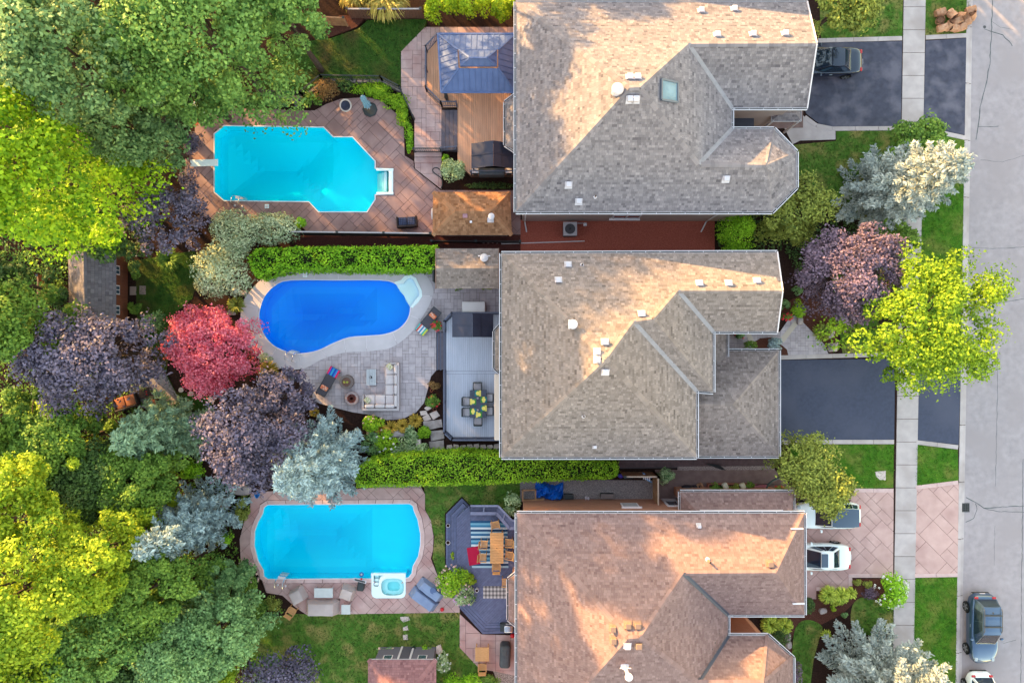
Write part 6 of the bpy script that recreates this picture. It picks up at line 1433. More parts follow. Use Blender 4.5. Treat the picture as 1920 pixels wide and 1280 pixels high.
for k, q in enumerate(([(750,1156),(766,1155),(769,1162),(756,1166),(751,1161)], [(755,1176),(764,1172),(766,1181),(756,1182)], [(755,1190),(764,1189),(765,1199),(756,1199)])): flag('stepping_stone', '%s stepping stone in the bottom lawn leading to the shed' % ('northern', 'middle', 'southern')[k], q, .045, m_flag, 'stepping stone')
for k, q in enumerate(([(243,537),(255,537),(255,553),(243,553)], [(261,535.5),(273,535.5),(273,552),(261,552)])): flag('paving_slab', '%s square slab at the door of the rust-walled shed' % ('nearer', 'farther')[k], q, .05, M('slab_tan', A(164,150,140), rough=.9), 'slab')
flag('stone_slab', 'pale slab sunk in the lawn in front of the russet house', [(1641,884),(1661,882),(1661,900),(1650,899),(1643,893)], .05, m_flag, 'slab')
flag('stone_slab', 'pale upright slab beside the plum-shingled shed', [(818,1212),(826,1209),(830,1222),(822,1227),(817,1224)], .2, m_flag, 'slab')
def boulder(label, px, py, rx, ry, h, seed, mat=None, rz=0.0):
    c = G(px, py, h*.5); t = thing('boulder', label, 'boulder', (c.x, c.y, 0)); g = Geo().ball((0, 0, 0), 1, 1, 1, 14, 9); rg = random.Random(seed); ph = [rg.random()*6 for _ in range(6)]; v = []; ca, sa = math.cos(rz), math.sin(rz)
    for x, y, z in g.v:
        k = 1 + .16*math.sin(3*x + ph[0])*math.cos(2.5*y + ph[1]) + .1*math.sin(5*z + ph[2] + 3*x); e = .65; f = lambda q: math.copysign(abs(q)**e, q); X, Y = f(x)*k*rx/S, f(y)*k*ry/S; v.append((c.x + X*ca - Y*sa, c.y + X*sa + Y*ca, h*.35 + f(z)*k*h*.65))
    Geo().add(v, g.f).build('rock', mat or m_boulder, t, smooth=True)
for i, (px, py, rx, ry, h, lab) in enumerate(((700,812,12,6,.4,'long grey boulder below the patio, western one'),(743,813,17,7,.4,'long grey boulder below the patio under the sedges'),(520,712,14,7,.45,'grey boulder between purple plum and pool ring'),(495,716,10,6,.4,'dark boulder left of the one by the pool ring'),(420,940,16,12,.4,'broad pale rock northwest of the aqua pool'),(450,918,20,9,.4,'long pale rock at the upper left of the aqua pool'),(1554,624,9,10,.5,'upper pale boulder edging the front walk'),(1562,650,9,9,.5,'lower pale boulder edging the front walk'),(1500,601,6,8,.35,'small boulder beside the red flowers'),(1543,1145,7,5,.3,'pale rock in the brown front bed'),(1477,1193,5,8,.35,'upper grey rock by the bay of the russet house'),(1479,1208,5,7,.35,'lower grey rock by the bay of the russet house'),(588,775,8,5,.3,'rock at the lower end of the curved patio'),(434,586,7,5,.3,'rock beside the crimson-pink maple'))): boulder(lab, px, py, rx, ry, h, i)
def pot(label, px, py, r, h, mat, soil=True): c = G(px, py, h); t = thing('flower_pot', label, 'pot', (c.x, c.y, 0)); Geo().lathe([(r*.7, .03), (r, h), (r*.86, h), (r*.8, h - .06)], (c.x, c.y, 0), 18).build('pot', mat, t, smooth=True); Geo().lathe([(r*.82, h - .05), (r*.1, h - .045)], (c.x, c.y, 0), 14).build('soil', m_soil, t)
m_tc = M('terracotta_pot', A(186, 116, 92), rough=.85)
for lab, px, py, r, h, m in (('small terracotta pot between two shrubs by the grey deck', 809, 732, .1, .2, m_tc), ('terracotta pot tipped by the flagstones of the grey deck', 815, 767, .13, .22, m_tc), ('tan ring-shaped pot among the hostas south of the patio', 744, 828, .16, .3, M('tan_pot', A(170,140,112), rough=.9)), ('white pot on the upper step of the slate deck', 840, 985, .13, .3, m_white), ('white pot on the middle step of the slate deck', 840, 1017, .15, .3, m_white), ('small white pot beside the hydrangea on the slate deck', 894, 1107, .12, .9, m_white), ('round white planter behind the rust-walled shed', 252, 476, .18, .35, m_white), ('blue bowl planter by the plum-shingled shed', 728, 1219, .16, .3, m_bluep), ('green planter by the plum-shingled shed', 775, 1216, .16, .3, M('pot_green', A(40,80,60), rough=.6)), ('brown planter by the plum-shingled shed', 713, 1220, .15, .3, m_ventb)): pot(lab, px, py, r, h, m)
sb = thing('stone_block', 'square stone block among the hostas south of the patio', 'block', G(784, 829)); c = G(784, 829, .4); Geo().rbox((c.x, c.y, .2), (.32, .4, .4), .04, 2, R(5)).build('block', m_flag, sb)
gb = thing('gazing_globe', 'pale glass globe beside the pool ring of the blue pool', 'globe', G(440, 546)); c = G(441, 546, .5); Geo().ball((c.x, c.y, .55), .24, .24, .24, 20, 12).build('globe', M('globe_glass', A(190, 210, 214), rough=.08, metal=.6), gb, smooth=True); Geo().lathe([(.16, 0), (.1, .15), (.12, .34)], (c.x, c.y, 0), 14).build('pedestal', m_boulder, gb); Geo().rbox((c.x + .42, c.y - .1, .1), (.4, .3, .2), .03).build('base_stone', m_boulder, gb)
# nook furniture
m_orc = M('rust_cushion', A(176, 116, 82), A(156, 98, 68), scale=3, rough=.9)
ns = thing('wicker_sofa', 'wicker sofa with rust cushions under the wide purple plum', 'sofa', G(243, 752), R(18)); local('frame', Geo().rbox((0, 0, .22), (1.5, .85, .36), .05, 2), m_wick, ns, True); local('backrest', Geo().rbox((0, -.42, .45), (1.5, .12, .6), .05, 2), m_wick, ns, True)
for s in (-1, 1):
    local('seat_cushion', Geo().rbox((s*.35, .02, .46), (.66, .72, .14), .05, 3), m_orc, ns, True); local('arm', Geo().rbox((s*.74, 0, .4), (.1, .85, .4), .04, 2), m_wick, ns, True)
no = thing('wicker_ottoman', 'rust-cushioned ottoman on the paved nook', 'ottoman', G(291, 757), R(18)); local('frame', Geo().rbox((0, 0, .2), (.7, .6, .34), .05, 2), m_wick, no, True); local('seat_cushion', Geo().rbox((0, 0, .42), (.66, .56, .12), .05, 3), m_orc, no, True)
nt_ = thing('low_table', 'dark low table with two pink cups on the paved nook', 'table', G(276, 736), R(18)); local('top', Geo().rbox((0, 0, .4), (.85, .6, .05), .02), m_wick, nt_)
for x in (-.35, .35):
    for y in (-.24, .24): local('leg', Geo().box(x-.03, x+.03, y-.03, y+.03, .02, .38), m_wick, nt_)
for k, (dx, dy) in enumerate(((0, .08), (.04, -.1))): c = G(275, 736, .43) + Vector((dx, dy, 0)); t = thing('pink_cup', '%s pink cup on the dark low table' % ('northern', 'southern')[k], 'cup', c); local('cup', Geo().lathe([(.035, 0), (.045, .1), (.04, .1), (.03, .02)], (0, 0, 0), 12), m_redp, t)
wb = thing('slatted_bench', 'weathered slatted bench among the trees west of the aqua pool', 'bench', G(390, 1062), R(-62)); m_old = M('old_wood', A(132, 120, 100), A(108, 96, 80), scale=6, rough=.9, rnd=.08)
for i in range(6): local('slat', Geo().box(-.75, .75, -.28 + i*.1, -.2 + i*.1, .42, .45), m_old, wb)
for x in (-.68, .68): local('side_frame', Geo().box(x-.04, x+.04, -.3, .34, .3, .41).box(x-.04, x+.04, -.3, -.24, 0, .3).box(x-.04, x+.04, .28, .34, 0, .8), m_old, wb)
for i in range(2): local('back_slat', Geo().box(-.75, .75, .3, .33, .55 + i*.15, .65 + i*.15), m_old, wb)

# ================================================================ CARS
m_tyre = M('tyre', (.018, .018, .02), rough=.85); m_rim = M('alloy', (.45, .46, .48), rough=.3, metal=.9); m_tail = M('tail_light', (.45, .015, .02), rough=.2, coat=.5); m_head = M('head_light', (.35, .37, .4), rough=.1, coat=.5); m_carglass = M('car_glass', (.025, .045, .085), rough=.04, spec=.9, coat=.6)
def paint(name, c, metal=.35, rough=.32): return M(name, c, rough=rough, metal=metal, coat=1.0, spec=.5)
def car(label, loc, rz, body_mat, L=4.6, W=1.84, H=1.45, kind='sedan', roofmat=None, rails=False, sunroof=False, group='parked cars'):
    """local +x is the front"""
    t = thing('parked_car', label, 'car', loc, rz, group); h = L/2; suv = kind == 'suv'; hatch = kind in ('suv', 'hatch')
    belt = .95 if suv else .86; hood = .98 if suv else .84; tail = (1.02 if suv else .95)
    st = [(-h, .5, .46, tail - .36), (-h + .1, .76, .33, tail - .12), (-h + .4, .9, .24, tail), (-h + .85, .975, .2, tail), (-h*.35, 1.0, .2, belt + .03), (0, 1.0, .2, belt), (h*.35, 1.0, .2, belt - .01), (h*.5, .985, .2, hood + .02), (h - .65, .93, .22, hood - .05), (h - .2, .76, .28, hood - .18), (h, .48, .38, hood - .36)]
    v = []; n = 10
    for x, wf, zb, zt in st:
        w = W/2*wf; half = [(w*.86, zb), (w*.985, zb + .12), (w, (zb + zt)/2), (w*.97, zt - .09), (w*.86, zt)]
        v += [(x, y, z) for y, z in half] + [(x, -y, z) for y, z in half[::-1]]
    f = [(i*n + k, i*n + (k+1) % n, (i+1)*n + (k+1) % n, (i+1)*n + k) for i in range(len(st)-1) for k in range(n)] + [tuple(range(n)), tuple((len(st)-1)*n + k for k in range(n))[::-1]]
    b = local('body', Geo().add(v, f), body_mat, t, True); md = b.modifiers.new('smooth', 'SUBSURF'); md.levels = 2; md.render_levels = 2
    # cabin: belt line, then roof line
    x0, x1 = (-h + .22, h*.42) if hatch else (-h + .75, h*.40); r0, r1 = (-h + .55, h*.02) if hatch else (-h + 1.5, h*.0); wb, wr = W/2*.86, W/2*.66
    bz = belt - .06; cab = [(x0, wb*.9), (x0 + .5, wb), (x1 - .6, wb), (x1, wb*.84)]; rf = [(r0, wr*.92), (r0 + .4, wr), (r1 - .3, wr), (r1, wr*.92)]
    cv = [(x, y, bz) for x, y in cab] + [(x, -y, bz) for x, y in cab[::-1]]; rv = [(x, y, H - (.05 if i in (0, 3) else .015)) for i, (x, y) in enumerate(rf)] + [(x, -y, H - (.05 if i in (0, 3) else .015)) for i, (x, y) in list(enumerate(rf))[::-1]]
    m = len(cv); g = Geo().add(cv + rv, [(i, (i+1) % m, (i+1) % m + m, i + m) for i in range(m)]); local('cabin', g, body_mat, t)
    top = Geo(); rows = [[(x, y*s, H - (.05 if i in (0, 3) else .015) + .03*(1 - s*s)) for s in (1, .5, 0, -.5, -1)] for i, (x, y) in enumerate(rf)]; top.add(sum(rows, []), [(i*5 + k, i*5 + k + 1, (i+1)*5 + k + 1, (i+1)*5 + k) for i in range(3) for k in range(4)])
    rp_ = local('roof', top, roofmat or body_mat, t, True)
    def panel(name, i, j, a, bb, lo, hi):
        """glass on the cabin face between points i and j"""
        p, q = Vector(cv[i]), Vector(cv[j]); P, Q = Vector(rv[i]), Vector(rv[j]); nn = (q - p).cross(P - p).normalized(); cc = Vector((0, 0, 1))
        if nn.dot((p + q)/2 - Vector((0, 0, bz))) < 0: nn = -nn
        def at_(s, u): return (p.lerp(q, s)).lerp(P.lerp(Q, s), u) + nn*.012
        local(name, Geo().add([at_(a, lo), at_(bb, lo), at_(bb, hi), at_(a, hi)], [(0, 1, 2, 3), (3, 2, 1, 0)]), m_carglass, t)
    panel('windscreen', 3, 4, .04, .96, .04, .96); panel('rear_window', 7, 0, .06, .94, .15 if hatch else .06, .94)
    for a, bb in ((1, 2), (5, 6)): panel('side_window', a, bb, .02, .49, .12, .9); panel('side_window', a, bb, .52, .98, .12, .9)
    panel('quarter_window', 0, 1, .25, .97, .14, .88); panel('quarter_window', 6, 7, .03, .75, .14, .88); panel('quarter_window', 2, 3, .03, .6, .12, .82); panel('quarter_window', 4, 5, .4, .97, .12, .82)
    for x in (h*.62, -h*.58):
        for s in (-1, 1):
            r = .34 if suv else .32; wh = local('wheel', Geo().add([(x + p[0], s*(W/2 - .1) + p[2], r + p[1]) for p in Geo().lathe([(r*.7, -.11), (r*.96, -.1), (r, -.06), (r, .06), (r*.96, .1), (r*.7, .11)], (0, 0, 0), 24).v], Geo().lathe([(r*.7, -.11), (r*.96, -.1), (r, -.06), (r, .06), (r*.96, .1), (r*.7, .11)], (0, 0, 0), 24).f), m_tyre, t, True)
            g = Geo()
            for k in range(5): tt_ = k*2*math.pi/5; d = Vector((math.cos(tt_), 0, math.sin(tt_))); g.beam(Vector((x, s*(W/2 + .015), r)), Vector((x, s*(W/2 + .015), r)) + d*r*.66, .09, .03, (0, 1, 0))
            local('rim', g, m_rim, wh)
            local('wheel_arch', Geo().add([(x + (r + .07)*math.cos(k*math.pi/10), s*(W/2*.992), r + (r + .07)*math.sin(k*math.pi/10)) for k in range(11)], [tuple(range(11)), tuple(range(11))[::-1]]), m_tyre, t)
    for s in (-1, 1):
        local('tail_light', Geo().rbox((-h + .2, s*W*.315, tail - .12), (.16, .26, .1), .045, 3), m_tail, t, True); local('head_light', Geo().rbox((h - .34, s*W*.30, hood - .165), (.26, .2, .08), .035, 3), m_head, t, True)
        mi = local('mirror', Geo().rbox((x1 - .42, s*(W/2 + .07), belt + .08), (.14, .2, .13), .04, 2), body_mat, t, True)
        local('door_handle', Geo().rbox((-.25, s*(W/2*.985), belt - .16), (.2, .03, .03), .01), m_rim, t)
    local('bumper_trim', Geo().rbox((-h + .02, 0, .42), (.06, W*.6, .16), .02), m_tyre, t); local('number_plate', Geo().rbox((-h - .0, 0, .62), (.02, .34, .12), .005), m_white, t); local('grille', Geo().rbox((h - .03, 0, .5), (.06, W*.42, .18), .02), m_tyre, t)
    if sunroof: local('sunroof', Geo().rbox(((r0 + r1)/2 + .2, 0, H + .012), (.42, .86, .02), .008), m_carglass, t)
    if rails:
        for s in (-1, 1): local('roof_rail', Geo().tube([(r0 + .1, s*wr*.93, H), (r0 + .2, s*wr*.93, H + .06), (r1 - .3, s*wr*.93, H + .06), (r1 - .15, s*wr*.93, H)], .022, 6), m_blackm, t)
        for x in (r0 + .5, r1 - .55): local('cross_bar', Geo().beam((x, -wr*.95, H + .08), (x, wr*.95, H + .08), .07, .03), m_blackm, t)
        local('aerial', Geo().rbox((r0 + .35, 0, H + .03), (.12, .05, .06), .02), m_blackm, t)
    return t
pt_white = paint('white_paint', (.78, .79, .80), .0, .3); pt_dark = paint('midnight_paint', (.008, .012, .035), .2, .2); pt_blue = paint('slate_blue_paint', (.05, .085, .16), .5, .3)
car('dark midnight sedan half under the eaves of the grey house', (20.75, 18.45, .035), R(180), pt_dark, 4.75, 1.84, 1.43, 'sedan')
car('white hatchback with dark glass roof under the round olive-green lilac', (20.75, -11.42, .04), R(180), pt_white, 4.5, 1.82, 1.6, 'suv', roofmat=m_carglass)
car('white sedan with sunroof on the pink driveway', (20.1, -14.2, .04), R(180), pt_white, 4.55, 1.8, 1.42, 'sedan', sunroof=True)
car('slate blue crossover with roof bars parked on the street', (31.15, -18.97, -.12), R(-90), pt_blue, 4.6, 1.85, 1.62, 'suv', rails=True)
car('white car cut off by the bottom edge behind the slate blue crossover', (31.0, -24.05, -.12), R(-90), pt_white, 4.4, 1.8, 1.45, 'hatch')
# ================================================================ TREES AND PLANTS
def fast_mesh(name, V, tint, mat, parent, nv=4):
    n = len(V)//nv; me = bpy.data.meshes.new(name)
    me.vertices.add(len(V)); me.vertices.foreach_set('co', np.ascontiguousarray(V, dtype=np.float32).ravel())
    me.loops.add(len(V)); me.loops.foreach_set('vertex_index', np.arange(len(V), dtype=np.int32))
    me.polygons.add(n); me.polygons.foreach_set('loop_start', np.arange(0, len(V), nv, dtype=np.int32))
    a = me.attributes.new('tint', 'FLOAT', 'FACE'); a.data.foreach_set('value', np.ascontiguousarray(tint, dtype=np.float32))
    me.update(calc_edges=True)
    return link(name, me, mat, parent)
def leaf_verts(rng, C, Nn, size, width=.62, along=None, fold=.0):
    """one four-cornered leaf per point: C centre, Nn facing, along = direction of the blade (else random)"""
    n = len(C); Nn = Nn/np.maximum(np.linalg.norm(Nn, axis=1, keepdims=True), 1e-6)
    a = rng.normal(size=(n, 3)) if along is None else along
    a = a - Nn*np.sum(a*Nn, axis=1, keepdims=True); a /= np.maximum(np.linalg.norm(a, axis=1, keepdims=True), 1e-6)
    b = np.cross(Nn, a); s = size[:, None]
    V = np.empty((n, 4, 3)); V[:, 0] = C - a*s*.5; V[:, 1] = C + b*s*width*.5 + a*s*.08; V[:, 2] = C + a*s*.5 - Nn*s*.12; V[:, 3] = C - b*s*width*.5 + a*s*.08
    return V.reshape(-1, 3)
def dirs(rng, n, zmin=-.35):
    z = rng.uniform(zmin, 1, n); t = rng.uniform(0, 2*np.pi, n); r = np.sqrt(np.maximum(0, 1 - z*z)); return np.stack([r*np.cos(t), r*np.sin(t), z], 1)
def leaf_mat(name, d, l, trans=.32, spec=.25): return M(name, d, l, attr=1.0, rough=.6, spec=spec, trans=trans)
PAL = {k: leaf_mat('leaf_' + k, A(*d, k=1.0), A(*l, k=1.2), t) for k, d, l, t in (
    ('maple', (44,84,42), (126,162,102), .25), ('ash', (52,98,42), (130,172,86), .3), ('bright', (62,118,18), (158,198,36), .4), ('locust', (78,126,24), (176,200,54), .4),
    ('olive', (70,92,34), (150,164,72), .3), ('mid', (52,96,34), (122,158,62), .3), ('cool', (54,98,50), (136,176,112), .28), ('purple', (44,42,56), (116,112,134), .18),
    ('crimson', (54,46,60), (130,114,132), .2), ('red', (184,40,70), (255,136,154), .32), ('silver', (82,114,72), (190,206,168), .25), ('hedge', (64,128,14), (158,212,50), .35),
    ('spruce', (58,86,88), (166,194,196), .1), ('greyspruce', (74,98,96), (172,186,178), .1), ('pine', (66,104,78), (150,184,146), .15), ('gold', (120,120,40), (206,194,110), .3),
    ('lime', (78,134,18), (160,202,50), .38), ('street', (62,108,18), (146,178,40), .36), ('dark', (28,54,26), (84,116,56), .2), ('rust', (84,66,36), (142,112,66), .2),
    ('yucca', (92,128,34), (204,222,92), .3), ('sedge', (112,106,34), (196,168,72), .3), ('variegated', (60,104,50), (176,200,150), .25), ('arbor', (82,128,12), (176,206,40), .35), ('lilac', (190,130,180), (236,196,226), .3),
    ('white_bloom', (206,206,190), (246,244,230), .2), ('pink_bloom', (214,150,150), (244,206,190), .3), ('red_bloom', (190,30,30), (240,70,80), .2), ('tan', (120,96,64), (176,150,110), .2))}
m_bark = M('bark', A(86, 72, 62), A(60, 50, 44), scale=8, rough=.95, bump=.6)
m_core = M('hedge_core', A(40, 50, 26), A(34, 32, 24), scale=6, rough=1, spec=.05)
TREES = []
def trunk(t, base, top, r, rng, targets=()):
    g = Geo(); n = 6; pts = [base.lerp(top, i/n) + Vector((rng.uniform(-1, 1), rng.uniform(-1, 1), 0))*r*.5*(0 < i < n) for i in range(n + 1)]
    g.tube(pts, r, 9, r1=r*.35); tr = g.build('trunk', m_bark, t, smooth=True)
    for q in targets:
        f = rng.uniform(.35, .8); a = base.lerp(top, f); q = Vector(q); m = a.lerp(q, .55) + Vector((0, 0, .12*(q - a).length))
        Geo().tube([a, m, q], r*.42*(1 - f*.5), 6, r1=r*.1).build('limb', m_bark, tr, smooth=True)
    return tr
def tree(name, label, px, py, rpx, h, pal, seed, rz=None, lobes=60, per=190, leaf=.24, squash=(1, 1), group=None, cat='tree', lob=.27, bare=.0, tb=None, limbs=7, gapy=.0, xy=None, r=None, lowf=.34, rag=1.0):
    """a broadleaf tree whose crown is many leafy clumps on limbs; px, py, rpx: crown in the photo"""
    rng = np.random.default_rng(seed); rr = random.Random(seed)
    rz = rz or (h*.42 if h < 6 else (h - 1.6)*.47); zc = h - rz
    c = Vector((*xy, zc)) if xy else G(px, py, zc); r = r or rpx/S*(D - zc)/D
    base = Vector((c.x + rr.uniform(-.4, .4), c.y + rr.uniform(-.4, .4), 0)); t = thing(name, label, cat, base, group=group)
    # clumps: an even canopy layer over a ragged outline, and a skirt of lower clumps
    th = rng.uniform(0, 2*np.pi, lobes); ph = rng.uniform(0, 6.28, 4); edge = 1 + rag*(.10*np.sin(3*th + ph[0]) + .09*np.sin(5*th + ph[1]) + .07*np.sin(9*th + ph[2]))
    rho = np.sqrt(rng.uniform(.0, 1, lobes)); low = rng.random(lobes) < lowf
    rho[low] = rng.uniform(.62, .98, low.sum()); rad = rho*edge*(1 - lob*.55)
    zz = np.sqrt(np.maximum(0, 1 - (rho*.93)**2)); zz[low] = rng.uniform(-.95, .35, low.sum())
    LC = np.array([c.x, c.y, c.z]) + np.stack([np.cos(th)*rad*r*squash[0], np.sin(th)*rad*r*squash[1], zz*rz*.86 + rng.uniform(-.12, .06, lobes)*rz], 1)
    lr = r*lob*rng.uniform(.6, 1.25, lobes); lt = rng.normal(0, .11, lobes)
    k = np.repeat(np.arange(lobes), per); n = len(k)
    dd = dirs(rng, n, -.55); sh = rng.uniform(.3, 1.05, n)**.5
    # ragged sprays: stretch some leaves outwards along a few directions of each clump
    spray = dirs(rng, lobes*5, -.1).reshape(lobes, 5, 3); od = LC - np.array([c.x, c.y, c.z - rz*.4]); od /= np.linalg.norm(od, axis=1, keepdims=True); spray = spray*.8 + od[:, None, :]; spray /= np.linalg.norm(spray, axis=2, keepdims=True); si = rng.integers(0, 5, n); sv = spray[k, si]; al = np.clip(np.sum(dd*sv, 1), 0, 1)**8
    C = LC[k] + dd*(lr[k]*(sh + .8*al))[:, None]*np.array([1, 1, .72])
    keep = rng.random(n) > bare
    C = C[keep]; dd = dd[keep]; k = k[keep]
    Nn = dd*.45 + np.array([0, 0, .7]) + rng.normal(0, .42, C.shape)
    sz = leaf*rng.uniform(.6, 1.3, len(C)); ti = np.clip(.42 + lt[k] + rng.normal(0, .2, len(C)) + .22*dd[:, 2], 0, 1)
    V = leaf_verts(rng, C, Nn, sz) - np.array(base)
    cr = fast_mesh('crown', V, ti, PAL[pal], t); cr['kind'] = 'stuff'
    lim = [LC[i] for i in rng.choice(lobes, min(limbs, lobes), replace=False)]
    trunk(t, base, Vector((c.x, c.y, zc + rz*.3)), tb or max(.09, .035*r + .012*h), rr, lim)
    return t
def conifer(name, label, px, py, rpx, h, pal, seed, top=None, dens=1.0, leaf=.26, droop=.12, group=None, whorl=.5, power=.8, cat='tree', base_z=.3, width=.34):
    """whorls of branches carrying needle sprays; px, py: foot of the trunk in the photo, rpx: spread at the ground"""
    rng = np.random.default_rng(seed); b = G(px, py, 0); r = rpx/S
    t = thing(name, label, cat, b, group=group); Cs, As, Ns, Ts = [], [], [], []; z = base_z; wood = Geo(); kb = 0
    while z < h*.985:
        L0 = r*(1 - (z/h))**power + .12; nb = int(5 + 4*L0/r); off = rng.random()*6.28
        for i in range(nb):
            L = L0*rng.uniform(.72, 1.12); an = off + 2*np.pi*i/nb + rng.uniform(-.2, .2); d = np.array([math.cos(an), math.sin(an), 0]); zz = z + rng.uniform(-.12, .12); bt = rng.normal(0, .1)
            m = max(3, int(L/.12*dens)); tt = (np.arange(m) + rng.random(m))/m; tt = tt**.75
            P = np.array([b.x, b.y, zz]) + d*(tt*L)[:, None]; P[:, 2] += (-droop*tt + .22*tt**2.2)*L
            side = np.array([-d[1], d[0], 0]); per = 8
            for q in range(per):
                sgn = rng.choice([-1, 1], m); spread = (1.05 - tt)*L*.27*rng.random(m) + .05
                C = P + side*(sgn*spread)[:, None] + rng.normal(0, .045, (m, 3)); C[:, 2] += rng.uniform(-.02, .10, m)
                a = d*.8 + side*(sgn*.75)[:, None] + np.array([0, 0, .35]) + rng.normal(0, .22, (m, 3))
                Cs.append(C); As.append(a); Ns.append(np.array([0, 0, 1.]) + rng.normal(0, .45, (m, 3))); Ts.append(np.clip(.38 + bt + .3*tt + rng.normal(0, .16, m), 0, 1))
            if kb % 3 == 0: wood.tube([(b.x, b.y, zz), tuple(np.array([b.x, b.y, zz]) + d*L*.8 + np.array([0, 0, -droop*.3*L]))], .03, 4, r1=.008)
            kb += 1
        z += whorl*(.55 + .45*(1 - z/h))
    C = np.concatenate(Cs); rngs = leaf*rng.uniform(.65, 1.25, len(C))
    V = leaf_verts(rng, C, np.concatenate(Ns), rngs, width, np.concatenate(As)) - np.array(b)
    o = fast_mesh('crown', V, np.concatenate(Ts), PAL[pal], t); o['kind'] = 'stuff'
    tk = Geo().tube([(b.x, b.y, 0), (b.x, b.y, h*.5), (b.x, b.y, h*.98)], .05 + h*.016, 9, r1=.02).build('trunk', m_bark, t, smooth=True)
    w = wood.build('branches', m_bark, tk); w['kind'] = 'stuff'
    return t
def bush(name, label, px, py, rpx, h, pal, seed, squash=(1, 1), leaf=.14, dens=1.0, cat='shrub', group=None, flowers=None, nf=0, fs=.12, rough=.22, ang=0.0):
    """a leafy mound over a few stems"""
    rng = np.random.default_rng(seed); c = G(px, py, h*.5); r = rpx/S*(D - h*.5)/D; b = Vector((c.x, c.y, 0)); t = thing(name, label, cat, b, group=group)
    n = int(520*r*r*dens*squash[0]*squash[1]*(.14/leaf)**1.6*(1 + h/r*.5)) + 120
    nl = max(7, int(9*r*squash[0] + 6)); ld = dirs(rng, nl, .0); LC = ld*np.array([r*.62*squash[0], r*.62*squash[1], h*.42]) + np.array([0, 0, h*.42]); lr = rng.uniform(.32, .5, nl)
    k = rng.integers(0, nl, n); dd = dirs(rng, n, -.3)
    C = LC[k] + dd*np.array([r*squash[0], r*squash[1], h*.75])*(lr[k]*rng.uniform(.7, 1.1, n))[:, None]
    C[:, 2] = np.maximum(C[:, 2], .04 + rng.random(n)*.1); ca, sa = math.cos(ang), math.sin(ang); C[:, :2] = C[:, :2] @ np.array([[ca, sa], [-sa, ca]])
    Nn = dd*.7 + np.array([0, 0, .6]) + rng.normal(0, .4, C.shape)
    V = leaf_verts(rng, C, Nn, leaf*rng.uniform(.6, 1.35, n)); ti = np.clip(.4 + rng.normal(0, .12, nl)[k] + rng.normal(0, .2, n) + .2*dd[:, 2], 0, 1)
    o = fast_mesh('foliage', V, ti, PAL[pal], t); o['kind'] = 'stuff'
    g = Geo(); rr = random.Random(seed)
    for i in range(5):
        q = LC[i % nl]; g.tube([(rr.uniform(-.05, .05), rr.uniform(-.05, .05), 0), (q[0]*.5, q[1]*.5, q[2]*.6), (q[0], q[1], q[2])], .018 + .008*h, 5, r1=.006)
    s = g.build('stems', m_bark, t, local=True); s['kind'] = 'stuff'
    if flowers:
        m = nf; fd = dirs(rng, m, .15); FC = fd*np.array([r*.95*squash[0], r*.95*squash[1], h*.5]) + np.array([0, 0, h*.5]); kk = np.repeat(np.arange(m), 14); fdd = dirs(rng, len(kk), -.2)
        P = FC[kk] + fdd*fs*.55; P[:, :2] = P[:, :2] @ np.array([[ca, sa], [-sa, ca]]); V = leaf_verts(rng, P, fdd + np.array([0, 0, .4]), np.full(len(kk), fs*.62), .8)
        o = fast_mesh('blossoms', V, np.clip(rng.normal(.6, .25, len(kk)), 0, 1), PAL[flowers], t); o['kind'] = 'stuff'
    return t
def tuft(name, label, px, py, rpx, h, pal, seed, n=160, w=.035, cat='grass clump', group=None, arch=.9):
    """arching blades from one crown"""
    rng = np.random.default_rng(seed); b = G(px, py, 0); r = rpx/S; t = thing(name, label, cat, b, group=group)
    an = rng.uniform(0, 2*np.pi, n); L = r*rng.uniform(.45, 1.05, n); hh = h*rng.uniform(.6, 1.1, n); d = np.stack([np.cos(an), np.sin(an), np.zeros(n)], 1); s = np.stack([-np.sin(an), np.cos(an), np.zeros(n)], 1)
    P = []; T = []
    f = [(0, 0), (.42, .85), (.78, 1.0), (1.0, .72)]; ws = (.6, 1, .8, .12); ti = np.clip(rng.normal(.5, .25, n), 0, 1)
    for (u0, v0), (u1, v1), w0, w1 in zip(f, f[1:], ws, ws[1:]):
        a = d*(L*u0)[:, None]; a[:, 2] = hh*v0 + .02; c = d*(L*u1)[:, None]; c[:, 2] = hh*v1 + .02
        P.append(np.stack([a - s*w*w0, a + s*w*w0, c + s*w*w1, c - s*w*w1], 1).reshape(-1, 3)); T.append(ti)
    o = fast_mesh('blades', np.concatenate(P), np.concatenate(T), PAL[pal], t); o['kind'] = 'stuff'
    return t
